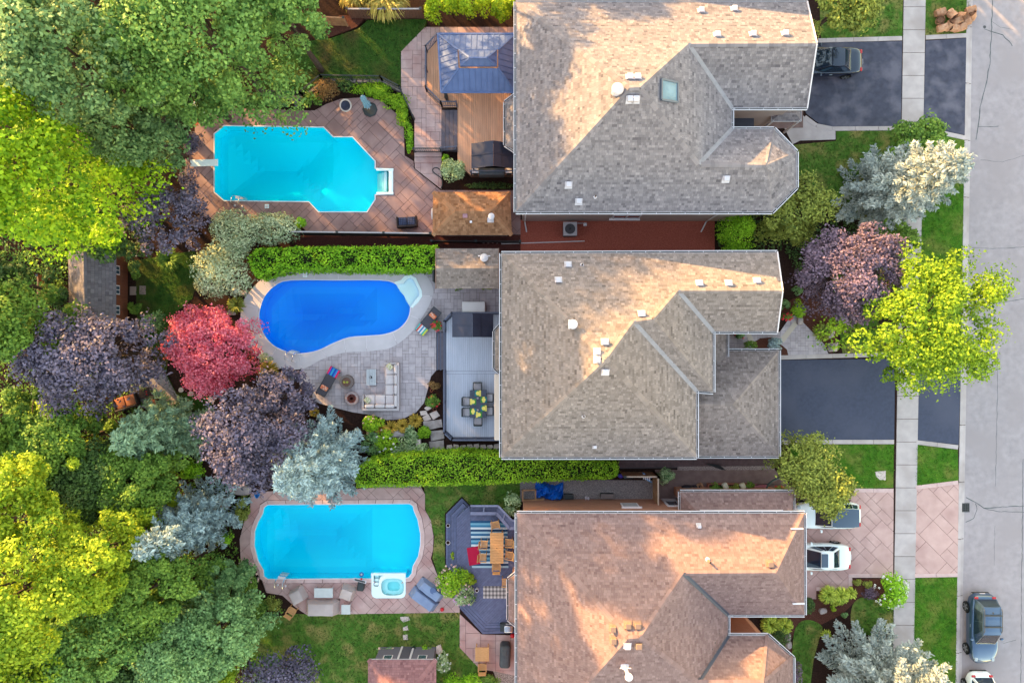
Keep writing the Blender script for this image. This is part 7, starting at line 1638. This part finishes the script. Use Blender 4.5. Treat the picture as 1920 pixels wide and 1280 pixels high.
def hedge(name, label, px, h, pal, seed, dens=150, leaf=.15, lump=.12, top_noise=.06):
    """clipped hedge: px outline at its top"""
    rng = np.random.default_rng(seed); w = PP(px, h); W = [(p.x, p.y) for p in w]
    if area2(W) < 0: W = W[::-1]
    cx, cy = sum(p[0] for p in W)/len(W), sum(p[1] for p in W)/len(W); t = thing(name, label, 'hedge', (cx, cy, 0)); reg = Region(W)
    Geo().prism(offset_poly(W, .16), 0, h - .16, inset=.1).build('stems', m_core, t)  # added opaque core box, dark to block the view through; not modelled stems
    n = int(abs(area2(W))*dens); p = reg.sample(n, rng)
    ph = rng.random(6)*6; bumpz = lump*(np.sin(p[:, 0]*2.3 + ph[0])*np.sin(p[:, 1]*3.1 + ph[1]) + .6*np.sin(p[:, 0]*6.1 + ph[2])*np.cos(p[:, 1]*5.3 + ph[3]))
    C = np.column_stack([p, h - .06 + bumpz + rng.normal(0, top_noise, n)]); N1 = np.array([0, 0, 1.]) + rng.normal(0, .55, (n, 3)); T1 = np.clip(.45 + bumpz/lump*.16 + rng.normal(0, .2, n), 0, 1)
    Cs, Ns, Ts = [C], [N1], [T1]
    for i in range(len(W)):
        a, b = np.array(W[i]), np.array(W[(i+1) % len(W)]); L = np.linalg.norm(b - a); m = int(L*h*dens*.8)
        if m < 3: continue
        dr = (b - a)/L; o = np.array([dr[1], -dr[0]]); u = rng.random(m)*L; z = rng.uniform(.05, h, m); bul = lump*np.sin(u*2.1 + ph[4])*np.sin(z*2.7 + ph[5]) + rng.normal(-.02, .07, m) - .18*np.clip((z - h + .25)/.25, 0, 1)
        q = a + dr*u[:, None] + o*bul[:, None]; Cs.append(np.column_stack([q, z])); Ns.append(np.column_stack([np.tile(o, (m, 1)), np.full(m, .5)]) + rng.normal(0, .5, (m, 3))); Ts.append(np.clip(.4 + rng.normal(0, .2, m), 0, 1))
    C = np.concatenate(Cs); V = leaf_verts(rng, C, np.concatenate(Ns), leaf*rng.uniform(.6, 1.3, len(C))) - np.array([cx, cy, 0])
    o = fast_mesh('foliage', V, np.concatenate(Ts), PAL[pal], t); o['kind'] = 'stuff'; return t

# --- big trees of the back gardens (crown pixel, radius, height)
tree('maple_tree', 'tall golden-green maple at the west edge, brightest crown of the garden', 84, 335, 132, 18.6, 'bright', 1, lobes=120, per=300, leaf=.22)
tree('maple_tree', 'dark green maple filling the upper left corner', 85, 75, 128, 16.5, 'maple', 2, lobes=95, per=260, leaf=.22)
tree('maple_tree', 'dark green maple north of the golden-green maple', 190, 150, 104, 18.8, 'maple', 3, lobes=85, per=260, leaf=.21)
tree('ash_tree', 'large mid-green ash hanging over the lawn north of the turquoise pool', 404, 64, 130, 15.4, 'ash', 4, lobes=115, per=270, leaf=.21)
tree('ash_tree', 'green ash between the dark maples and the turquoise pool', 305, 135, 82, 14.5, 'ash', 5, lobes=75, per=250, leaf=.21)
tree('maple_tree', 'dark green maple reaching the northwest corner of the turquoise pool', 245, 245, 76, 10.5, 'maple', 6, lobes=70, per=240, leaf=.2)
tree('ash_tree', 'grey-green ash whose crown touches the top edge', 545, 35, 62, 12.0, 'ash', 7, lobes=50, per=230, leaf=.2)
tree('plum_tree', 'small grey-purple tree at the top edge among green crowns', 210, 15, 50, 11.0, 'cool', 8, lobes=40, per=140)
tree('maple_tree', 'green maple on the left edge below the golden-green one', 38, 605, 74, 10.5, 'mid', 9, lobes=75, per=240, leaf=.2)
tree('maple_tree', 'dark maple behind the garden shed at the left edge', 38, 535, 44, 8.0, 'dark', 10, lobes=45, per=150)
tree('plum_tree', 'airy purple-leaved plum beside the golden-green maple', 312, 412, 66, 6.0, 'purple', 11, rz=2.2, lobes=60, per=130, leaf=.17, lob=.22, bare=.15)
tree('plum_tree', 'wide purple plum over the paved nook', 170, 672, 112, 8.6, 'purple', 12, rz=2.6, lobes=110, per=150, leaf=.2, squash=(1.12, .78), lob=.2)
tree('japanese_maple', 'crimson-pink Japanese maple beside the blue pool', 402, 652, 80, 4.6, 'red', 213, rz=1.9, lobes=135, per=170, leaf=.15, lob=.2)
tree('plum_tree', 'dark purple plum beside the blue spruce', 478, 812, 92, 8.0, 'purple', 14, rz=2.8, lobes=100, per=150, leaf=.19, squash=(.98, 1.0), lob=.21)
tree('plum_tree', 'dark purple plum edging the curved patio', 540, 740, 48, 5.5, 'purple', 15, rz=2.0, lobes=40, per=130, leaf=.18, lob=.25)
conifer('blue_spruce', 'tall silvery blue spruce leaning over the aqua pool', 622, 850, 90, 10.5, 'spruce', 16, leaf=.25)
conifer('blue_spruce', 'pale blue spruce west of the aqua pool', 398, 958, 72, 9.5, 'spruce', 17, leaf=.26)
conifer('white_pine', 'soft grey-green pine below the paved nook', 340, 800, 72, 7.5, 'pine', 18, leaf=.30, power=.6, width=.3)
tree('sun_block_maple', 'hidden dark maple added beneath the golden-green maple to block low sun', 215, 445, 50, 5.5, 'dark', 19, lobes=45, per=150, leaf=.2)  # added under the crown, out of view, to keep sun off the pool ring
# the wooded lower left
LL = [('locust', 95, 1075, 125, 15.5, 'tallest yellow-lit locust of the lower left wood'), ('locust', 40, 1215, 115, 15.5, 'yellow-lit locust at the bottom left corner'), ('locust', 205, 1035, 80, 13.0, 'yellow-green locust just below the pale spruce'),
      ('locust', 60, 925, 90, 13.5, 'yellow-lit locust on the left edge below the purple plum'), ('ash', 190, 1180, 95, 11.5, 'yellow-green ash in the middle of the lower left wood'), ('mid', 300, 1090, 85, 9.5, 'green maple right of the yellow locusts'),
      ('cool', 410, 1180, 78, 7.5, 'blue-green maple bordering the bottom lawn'), ('cool', 330, 1200, 70, 8.5, 'blue-green maple near the bottom edge'), ('mid', 260, 900, 70, 7.0, 'green maple below the soft pine'),
      ('mid', 120, 830, 78, 8.0, 'green maple below the wide purple plum'), ('locust', 370, 1262, 52, 7.0, 'small golden tree at the bottom edge'), ('dark', 190, 900, 70, 7.5, 'dark maple among the lower left trees'),
      ('mid', 30, 790, 60, 9.0, 'green maple on the left edge beside the bare soil'), ('ash', 120, 1250, 80, 12.5, 'yellow-green ash at the bottom edge'), ('cool', 420, 1090, 40, 4.5, 'blue-green sapling behind the wooden bench'), ('dark', 250, 1265, 70, 8.0, 'dark green maple at the bottom edge')]
for i, (pal, px, py, rp, h, lab) in enumerate(LL):
    tree('wood_tree', lab, px, py, rp, h, pal, 100 + i, lobes=int(46 + rp*.62), per=270, leaf=.185, lob=.22, group='trees of the lower left wood')
# beyond the frame: trees known by their shade, plus some added to block sun
for i, (x, y, r, h, pal, lab) in enumerate(((-36, 30, 6, 18, 'maple', 'maple beyond the upper left corner'), (-27, 33, 6, 18.5, 'maple', 'maple beyond the top edge above the dark maples'), (-18.5, 31, 4.5, 14, 'ash', 'ash beyond the top edge above the large ash'),
                              (-11.5, 30.5, 3.4, 12.6, 'ash', 'ash beyond the top edge above the gazebo lawn'), (-8, 34.5, 2.8, 11.6, 'ash', 'ash two gardens beyond the top edge'), (-40, 14, 4, 13, 'maple', 'maple beyond the left edge'), (-30, 26.5, 4, 15, 'maple', 'unseen maple added just beyond the top edge near the left corner to block sun'), (-21.5, 26.5, 4, 15.5, 'ash', 'unseen ash added just beyond the top edge above the large ash to block sun'), (-15, 26.5, 3.2, 12.0, 'ash', 'small unseen ash added just beyond the top edge above the lawn to block sun'), (19, 35, 3.6, 9.5, 'olive', 'unseen tree added beyond the top edge to shade the street'), (24, 30.5, 3.2, 8.0, 'olive', 'small unseen tree added beyond the top edge to shade the road'))):
    tree('unseen_tree', lab, 0, 0, 0, h, pal, 160 + i, xy=(x, y), r=r, lobes=75, per=120, leaf=.3, lob=.21, bare=.12, group='trees beyond the frame')
# --- front gardens
conifer('blue_spruce', 'blue spruce with a sunlit cream top in front of the grey house', 1632, 370, 82, 9.4, 'greyspruce', 20, leaf=.25, power=.5, whorl=.42, dens=1.2)
conifer('blue_spruce', 'large blue spruce at the bottom edge by the street', 1622, 1262, 124, 9.0, 'greyspruce', 21, leaf=.25, power=.5, whorl=.4, dens=1.3)
tree('serviceberry', 'rounded grey-green tree at the corner of the grey house', 1488, 392, 66, 4.5, 'olive', 22, rz=1.9, lobes=60, per=150, leaf=.17)
tree('crimson_maple', 'purple maple with a copper sunlit side before the taupe house', 1588, 512, 90, 6.6, 'crimson', 23, rz=2.7, lobes=110, per=200, leaf=.165, lob=.2)
tree('street_maple', 'yellow-green street maple leaning over the road', 1735, 605, 138, 7.6, 'street', 24, rz=2.5, lobes=105, per=220, leaf=.19, squash=(1.0, .86), lob=.19, bare=.05, rag=1.7)
tree('lilac_tree', 'bright green shrub tree beside the grey utility box', 1714, 277, 54, 3.5, 'mid', 25, rz=1.5, lobes=45, per=130, leaf=.2)
tree('ivory_lilac', 'light yellow-green lilac over the middle front lawn', 1506, 866, 58, 4.2, 'olive', 26, rz=1.6, lobes=55, per=150, leaf=.16)
tree('ivory_lilac', 'round olive-green lilac over the white van-like car', 1541, 912, 50, 4.4, 'olive', 27, rz=1.7, lobes=60, per=150, leaf=.16)
tree('birch_tree', 'yellow-green tree at the top edge beside the grey house', 1575, 10, 62, 7.0, 'olive', 28, rz=2.6, lobes=60, per=150, leaf=.2)
tree('willow_shrub', 'green rounded tree between the crimson maple and the sidewalk', 1672, 450, 36, 4.0, 'mid', 29, rz=1.6, lobes=30, per=130, leaf=.18)

# --- undergrowth that covers the soil beneath the trees
def undergrowth(label, px, n, pal, seed, hmax=.45, leaf=.16):
    rng = np.random.default_rng(seed); reg = Region(PP(px)); p = reg.sample(n, rng); k = .5 + .5*np.sin(p[:, 0]*1.7 + seed)*np.sin(p[:, 1]*1.9 + 2*seed)
    C = np.column_stack([p, .04 + rng.random(n)*hmax*k]); V = leaf_verts(rng, C, np.array([0, 0, 1.]) + rng.normal(0, .5, (n, 3)), leaf*rng.uniform(.6, 1.4, n))
    o = fast_mesh('undergrowth', V, np.clip(rng.normal(.35, .22, n) + .2*k, 0, 1), PAL[pal], None); tag(o, label, 'undergrowth', kind='stuff')
undergrowth('low green ground cover under the trees of the upper left', [(-20,-20),(480,-20),(500,150),(400,190),(345,240),(330,330),(255,470),(-20,470)], 9000, 'dark', 1)
undergrowth('low green ground cover round the purple plum and pine', [(-20,600),(120,620),(230,700),(380,780),(380,900),(470,905),(470,960),(-20,960)], 9000, 'mid', 2)
undergrowth('low green ground cover in the lower left wood', [(-20,960),(430,960),(455,1060),(490,1110),(540,1140),(480,1190),(470,1300),(-20,1300)], 12000, 'mid', 3)
undergrowth('low green ground cover west of the rust-walled shed', [(-20,470),(128,470),(128,615),(-20,640)], 4000, 'mid', 5)
undergrowth('low leafy cover along the front bed of the grey house', [(1345,402),(1450,402),(1500,340),(1560,400),(1640,430),(1640,480),(1560,520),(1500,530),(1470,470),(1345,470)], 3500, 'dark', 4, .3)

# --- hedges
hedge('clipped_hedge', 'long clipped bright green hedge north of the blue pool', [(464,482),(480,466),(560,463),(700,462),(760,461),(818,460),(820,476),(814,505),(760,507),(700,507),(600,504),(540,505),(500,515),(482,522),(470,506)], 2.0, 'hedge', 31, dens=210)
hedge('clipped_hedge', 'long smooth clipped hedge north of the aqua pool', [(664,884),(690,864),(760,854),(860,849),(940,853),(1000,858),(1100,862),(1156,866),(1160,888),(1150,897),(1000,904),(900,909),(720,913),(668,914)], 2.3, 'lime', 32, dens=230, leaf=.13, lump=.06)
for i, (px, py) in enumerate(((816,20),(846,14),(876,20),(908,14),(938,20),(962,14))):
    bush('cedar_shrub', ('%s golden cedar of the row at the top edge' % ('westernmost', 'second', 'third', 'fourth', 'fifth', 'easternmost')[i]), px, py, 20, 2.6, 'arbor', 60 + i, leaf=.16, dens=1.5, group='golden cedars at the top edge')
tuft('larch_shrub', 'spiky golden-tipped conifer at the top edge', 728, 12, 46, 1.8, 'gold', 70, n=900, w=.05, cat='shrub'); tuft('larch_shrub', 'smaller spiky conifer at the top edge beside the tan fence', 672, 6, 34, 1.6, 'gold', 71, n=500, w=.05, cat='shrub')

# --- shrubs: (name, label, px, py, radius px, height, palette, squash, leaf, flowers, number)
SHR = [
 ('boxwood', 'round glossy bush beside the stairs of the brown deck', 852, 321, 25, 1.5, 'variegated', (1, 1), .12, None, 0),
 ('boxwood', 'small bright shrub at the foot of the brown deck stairs', 835, 297, 8, .6, 'hedge', (1, 1), .1, None, 0),
 ('boxwood', 'clipped ball of dark green box by the dark fence', 566, 420, 13, 1.0, 'hedge', (1, 1), .08, None, 0),
 ('yew_hedge', 'low dark hedge below the grill shelter of the brown deck', 918, 348, 46, .5, 'dark', (1, .18), .1, None, 0),
 ('dogwood', 'pale variegated dogwood south of the turquoise pool, eastern one', 515, 430, 44, 2.2, 'silver', (1.1, .75), .13, None, 0),
 ('dogwood', 'pale variegated dogwood south of the turquoise pool, western one', 440, 435, 50, 2.6, 'silver', (1, .9), .13, None, 0),
 ('dogwood', 'yellow-tinged dogwood at the end of the clipped hedge', 418, 508, 58, 3.2, 'silver', (1, .9), .14, None, 0),
 ('smoke_bush', 'dark purple shrub by the diving board, northern one', 362, 268, 22, 1.4, 'purple', (.9, 1.1), .12, None, 0),
 ('smoke_bush', 'dark purple shrub by the diving board, southern one', 357, 342, 24, 1.4, 'purple', (.8, 1.4), .12, None, 0),
 ('barberry', 'rust-brown barberry behind the turquoise pool', 612, 168, 24, 1.3, 'rust', (1, .95), .1, None, 0),
 ('hosta', 'leafy green mound left of the rust-brown barberry', 585, 188, 20, .7, 'mid', (1, .8), .14, None, 0),
 ('hosta', 'blue-green hosta in the bed north of the turquoise pool', 525, 196, 16, .6, 'cool', (1.2, .7), .14, None, 0),
 ('spirea', 'dark shrub in the bed north of the turquoise pool', 556, 193, 13, .7, 'purple', (1, .8), .1, None, 0),
 ('spirea', 'leafy shrub under the ash north of the turquoise pool', 480, 190, 26, .8, 'dark', (1.3, .6), .13, None, 0),
 ('hydrangea', 'grey-blue flowering shrub at the upper left corner of the turquoise deck', 378, 205, 20, 1.0, 'cool', (1, .9), .12, 'white_bloom', 14),
 ('groundcover', 'lime green ground cover along the railing, western half', 690, 166, 38, .5, 'lime', (1.2, .5), .12, None, 0),
 ('groundcover', 'lime green ground cover along the railing, eastern half', 740, 188, 36, .5, 'lime', (1.1, .55), .12, None, 0),
 ('groundcover', 'lime green ground cover at the bend of the railing', 716, 170, 26, .5, 'lime', (1.1, .7), .12, None, 0),
 ('groundcover', 'lime green ground cover below the railing end', 758, 214, 24, .5, 'lime', (.7, 1.1), .12, None, 0),
 ('groundcover', 'dark leafy cover between barberry and lime ground cover', 645, 160, 20, .6, 'dark', (1, .7), .12, None, 0),
 ('groundcover', 'narrow green strip of cover beside the terrace steps', 766, 258, 34, .35, 'hedge', (.28, 1.1), .1, None, 0),
 ('hosta', 'green shrub north of the rust-walled shed door', 254, 508, 14, .9, 'mid', (.8, 1.5), .12, None, 0),
 ('hosta', 'green shrub south of the rust-walled shed door', 254, 575, 14, .9, 'mid', (.9, 1.1), .12, None, 0),
 ('spirea', 'blue-green shrub beside the wide purple plum', 290, 605, 22, 1.6, 'cool', (.9, 1.2), .12, None, 0),
 ('spirea', 'green shrub right of the soft pine', 360, 880, 26, 1.2, 'hedge', (1.3, .7), .12, None, 0),
 ('spirea', 'dark green shrub between pine and dark purple plum', 300, 885, 30, 1.6, 'mid', (1.2, .8), .13, None, 0),
 ('sedum', 'grey-green mound by the pool ring of the blue pool', 500, 672, 14, .5, 'silver', (1, .8), .09, None, 0),
 ('shrub_rose', 'shrub by the grey deck steps, northern one', 814, 719, 13, .8, 'rust', (1, .9), .1, None, 0),
 ('shrub_rose', 'shrub by the grey deck steps, southern one', 812, 752, 15, .8, 'mid', (1, .9), .1, 'red_bloom', 5),
 ('hydrangea', 'lime hydrangea with pale heads at the lower patio edge', 700, 794, 22, .9, 'lime', (1.1, .8), .13, 'pink_bloom', 8),
 ('hosta', 'striped hosta mound beside the stone steps, upper one', 773, 812, 17, .6, 'variegated', (1, 1.1), .13, None, 0),
 ('hosta', 'lime hosta beside the stone steps', 797, 812, 15, .6, 'lime', (1, .9), .13, None, 0),
 ('hosta', 'striped hosta mound right of the tan pot', 765, 832, 20, .6, 'variegated', (1.1, 1), .13, None, 0),
 ('hosta', 'striped hosta mound above the smooth hedge', 795, 841, 17, .6, 'variegated', (1.1, .8), .13, None, 0),
 ('hydrangea', 'white-flowered hydrangea south of the patio', 724, 828, 24, .9, 'lime', (1, 1), .13, 'white_bloom', 16),
 ('hosta', 'dark green mound between blue spruce and white hydrangea', 697, 832, 22, .8, 'cool', (1, 1.1), .12, None, 0),
 ('hosta', 'grey-green mound above the smooth hedge', 745, 846, 20, .6, 'variegated', (1.3, .7), .12, None, 0),
 ('hydrangea', 'large lime hydrangea between covered loungers and slate deck', 850, 1088, 34, 1.5, 'lime', (1, 1), .15, 'pink_bloom', 34),
 ('rose_bush', 'pink-flowered bush in front of the slate deck', 870, 1112, 26, 1.3, 'variegated', (1, .9), .12, 'lilac', 26),
 ('rose_bush', 'yellow-green potted shrub on the slate deck', 885, 1085, 11, 1.1, 'locust', (1, .9), .1, None, 0),
 ('hydrangea', 'pink-flowered hydrangea west of the aqua pool', 462, 1085, 30, 1.3, 'mid', (.9, 1.3), .13, 'pink_bloom', 40),
 ('spirea', 'bright shrub at the left end of the aqua pool', 428, 1008, 14, .9, 'hedge', (1, 1), .12, None, 0),
 ('spirea', 'olive shrub at the upper left of the aqua pool', 455, 955, 18, .8, 'olive', (.8, 1.4), .12, None, 0),
 ('peony', 'glossy green bush between slate deck and orange brick wall', 957, 945, 20, 1.0, 'variegated', (1, 1.2), .14, None, 0),
 ('lilac_bush', 'silver-edged shrub beside the wooden gate', 1246, 892, 20, 1.2, 'variegated', (1, .8), .12, None, 0),
 ('juniper', 'feathery bright shrub beside the red mulch', 1378, 430, 40, 2.2, 'hedge', (1, .9), .13, None, 0),
 ('juniper', 'low bright mound under the taupe roof edge', 1385, 466, 32, .9, 'hedge', (1.2, .4), .11, None, 0),
 ('globe_cedar', 'small blue-green globe under the crimson maple', 1494, 543, 11, .7, 'cool', (1, 1), .08, None, 0),
 ('globe_cedar', 'grey-green globe by the eave of the taupe house', 1471, 572, 10, .7, 'cool', (1, 1.1), .08, None, 0),
 ('false_cypress', 'bright green fountain shrub by the front walk', 1497, 577, 19, .8, 'lime', (1, 1), .1, None, 0),
 ('dwarf_spruce', 'small powder-blue spruce at the corner of the garage roof', 1451, 648, 18, .9, 'spruce', (1, .95), .1, None, 0),
 ('boxwood', 'dark rounded shrub under the entry eave of the taupe house', 1406, 648, 13, .7, 'mid', (1.2, .7), .1, None, 0),
 ('hydrangea', 'white hydrangea spilling over the sidewalk', 1668, 1106, 36, 1.3, 'hedge', (1, .95), .14, 'white_bloom', 44),
 ('barberry', 'olive ball in the front bed, western one', 1607, 1092, 9, .5, 'olive', (1, 1), .08, None, 0),
 ('barberry', 'olive ball in the front bed, eastern one', 1626, 1092, 10, .5, 'olive', (1, 1), .08, None, 0),
 ('barberry', 'dark red barberry in the front bed', 1632, 1112, 14, .5, 'crimson', (1.2, .8), .08, None, 0),
 ('spirea', 'dark green shrub under the corner of the russet roof', 1515, 1135, 14, .6, 'dark', (.9, 1.2), .1, None, 0),
 ('yew', 'dark yew beside the bay of the russet house', 1462, 1198, 20, .9, 'dark', (1, 1.1), .1, None, 0),
 ('barberry', 'maroon shrub along the bay of the russet house', 1492, 1262, 18, .9, 'crimson', (.6, 1.6), .1, None, 0),
 ('peony', 'white-flowered shrub beside the plum-shingled shed', 832, 1238, 18, 1.2, 'variegated', (.8, 1.3), .12, 'white_bloom', 16),
 ('cedar_shrub', 'bright cedar at the bottom edge, western one', 852, 1274, 18, 1.2, 'hedge', (1.2, .8), .12, None, 0),
 ('cedar_shrub', 'bright cedar at the bottom edge, middle one', 885, 1276, 18, 1.2, 'hedge', (1.2, .8), .12, None, 0),
 ('cedar_shrub', 'bright cedar at the bottom edge, eastern one', 918, 1277, 18, 1.2, 'mid', (1.2, .8), .12, None, 0),
 ('smoke_bush', 'grey-purple smoke bush at the bottom edge of the lawn', 526, 1258, 74, 3.2, 'purple', (1, .9), .16, None, 0),
 ('daylily', 'bushy shrub left of the bottom lawn', 480, 1145, 28, 1.0, 'mid', (.9, 1.2), .12, None, 0),
 ('heath', 'tan grassy mound at the left end of the bottom lawn', 512, 1130, 18, .4, 'olive', (1.1, .9), .09, None, 0),
 ('potentilla', 'yellow-green shrub in the front bed by the large blue spruce', 1562, 1140, 6, .4, 'locust', (1, 1), .08, None, 0),
 ('heather', 'green tuft of shrub in the front bed', 1582, 1150, 8, .4, 'cool', (1, 1), .08, None, 0),
 ('sapling', 'yellow-leaved sapling over bare soil at the left edge', 82, 768, 22, 2.2, 'locust', (1.2, .8), .15, None, 0),
 ('window_box_plant', 'trailing plant in the western window box of the taupe shed', 857, 541, 10, .5, 'mid', (1.1, .5), .08, None, 0),
 ('window_box_plant', 'trailing plant in the eastern window box of the taupe shed', 912, 541, 10, .5, 'olive', (1.1, .5), .08, None, 0),
 ('potted_flowers', 'pink and white flowers in a pot between blue pool and grey deck', 818, 612, 11, .7, 'mid', (1, 1), .08, 'red_bloom', 14),
 ('potted_flowers', 'red and pink geraniums by the front walk', 1475, 594, 10, .5, 'mid', (1.1, .8), .08, 'red_bloom', 18),
 ('potted_flowers', 'dark-leaved potted plant by the front door of the taupe house', 1387, 628, 10, .6, 'cool', (1, .8), .1, 'red_bloom', 2),
 ('potted_flowers', 'planter greenery along the lean-to wall, western', 1340, 912, 12, .8, 'mid', (1.1, .7), .09, None, 0),
 ('potted_flowers', 'planter greenery along the lean-to wall, middle', 1376, 912, 11, .8, 'olive', (1, .7), .09, None, 0),
 ('potted_flowers', 'planter greenery along the lean-to wall, eastern', 1406, 908, 9, .8, 'mid', (1, .7), .09, None, 0),
 ('potted_flowers', 'flowers at the east end of the lean-to roof', 1463, 916, 12, .5, 'olive', (1.1, .6), .09, 'red_bloom', 6),
 ('potted_flowers', 'mixed flowers on the pebbles west of the shed door', 725, 1218, 14, .4, 'variegated', (1.3, .6), .08, 'pink_bloom', 6),
 ('potted_flowers', 'yellow-green plant on the pebbles east of the shed door', 800, 1216, 10, .4, 'hedge', (1.2, .7), .08, None, 0),
 ('potted_flowers', 'yellow trailing plant on the steps of the slate deck', 849, 1040, 7, .5, 'locust', (.6, 1.4), .08, None, 0)]
for i, (nm, lab, px, py, r, h, pal, sq, lf, fl_, nf_) in enumerate(SHR): bush(nm, lab, px, py, r, h, pal, 300 + i, sq, lf, 1.5, flowers=fl_, nf=nf_)
for i, (nm, lab, px, py, r, h, pal, n) in enumerate((
 ('sedge_clump', 'golden sedge below the patio, western clump', 715, 803, 13, .45, 'sedge', 150), ('sedge_clump', 'golden sedge below the patio, second clump', 735, 800, 15, .5, 'sedge', 180), ('sedge_clump', 'golden sedge below the patio, third clump', 756, 797, 15, .5, 'sedge', 180), ('sedge_clump', 'golden sedge below the patio, clump by the flagstones', 780, 787, 15, .55, 'sedge', 180),
 ('fountain_grass', 'tan fountain grass between crimson-pink maple and pool ring', 508, 694, 20, .6, 'sedge', 260), ('fountain_grass', 'green fountain grass beside the gazing globe', 448, 572, 18, .6, 'olive', 220), ('yucca', 'small pale yucca in the bed by the curved patio', 545, 707, 11, .35, 'silver', 60),
 ('daylily_clump', 'bright yellow-green daylilies along the pink driveway, western half', 1548, 1110, 19, .6, 'yucca', 420), ('daylily_clump', 'bright yellow-green daylilies along the pink driveway, middle', 1570, 1112, 18, .6, 'yucca', 420), ('daylily_clump', 'bright yellow-green daylilies along the pink driveway, eastern end', 1590, 1108, 13, .5, 'yucca', 220),
 ('daylily_clump', 'bright daylilies under the notch of the russet roof, western', 1440, 1165, 19, .6, 'yucca', 420), ('daylily_clump', 'bright daylilies under the notch of the russet roof, eastern', 1466, 1168, 17, .6, 'yucca', 380), ('daylily_clump', 'small lime tuft in the brown front bed', 1562, 1129, 7, .3, 'yucca', 90),
 ('ornamental_grass', 'arching green grass by the front walk boulders', 1536, 622, 19, .7, 'olive', 300), ('ornamental_grass', 'dark strappy grass left of the bottom lawn', 470, 1125, 26, .8, 'mid', 340), ('ornamental_grass', 'ferny clump beside the lawn of the rust-walled shed', 322, 487, 26, .6, 'mid', 240), ('sedge_clump', 'golden tuft by the dark purple plum at the patio', 592, 772, 10, .4, 'sedge', 100), ('daylily_clump', 'lime tuft beside the large blue spruce', 1545, 1185, 11, .4, 'yucca', 120))): tuft(nm, lab, px, py, r, h, pal, 400 + i, n)

# --- blades of the lawns
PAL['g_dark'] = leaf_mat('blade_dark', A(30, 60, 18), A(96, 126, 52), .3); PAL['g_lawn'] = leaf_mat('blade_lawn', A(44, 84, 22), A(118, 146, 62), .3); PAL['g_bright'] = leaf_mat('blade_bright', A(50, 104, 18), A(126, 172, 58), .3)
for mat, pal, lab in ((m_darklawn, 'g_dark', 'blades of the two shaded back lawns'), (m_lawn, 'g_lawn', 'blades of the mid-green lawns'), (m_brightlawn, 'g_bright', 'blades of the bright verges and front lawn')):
    rng = np.random.default_rng(hash(pal) % 1000 if False else len(pal)); Vs, Ts = [], []
    for o, w, z, dens, bm_ in LAWNS:
        if bm_ is not mat: continue
        reg = Region([(p.x, p.y) for p in w]); n = int(sum(area2(t[0]) for t in reg.tris)*150); p = reg.sample(n, rng); p += rng.normal(0, .03, p.shape)
        k = .5 + .25*np.sin(p[:, 0]*1.3 + 1)*np.sin(p[:, 1]*1.1) + .2*np.sin(p[:, 0]*3.7)*np.sin(p[:, 1]*3.1 + 1)
        C = np.column_stack([p, np.full(n, z + .03)]); d = np.column_stack([rng.normal(0, .8, (n, 2)), np.full(n, .6)]); Nn = np.cross(d, rng.normal(size=(n, 3))) + np.array([0, 0, .6])
        Vs.append(leaf_verts(rng, C, Nn, rng.uniform(.07, .16, n), .3, d)); Ts.append(np.clip(k + rng.normal(0, .2, n), 0, 1))
    o = fast_mesh('grass', np.concatenate(Vs), np.concatenate(Ts), PAL[pal], None); tag(o, lab, 'grass', kind='stuff')
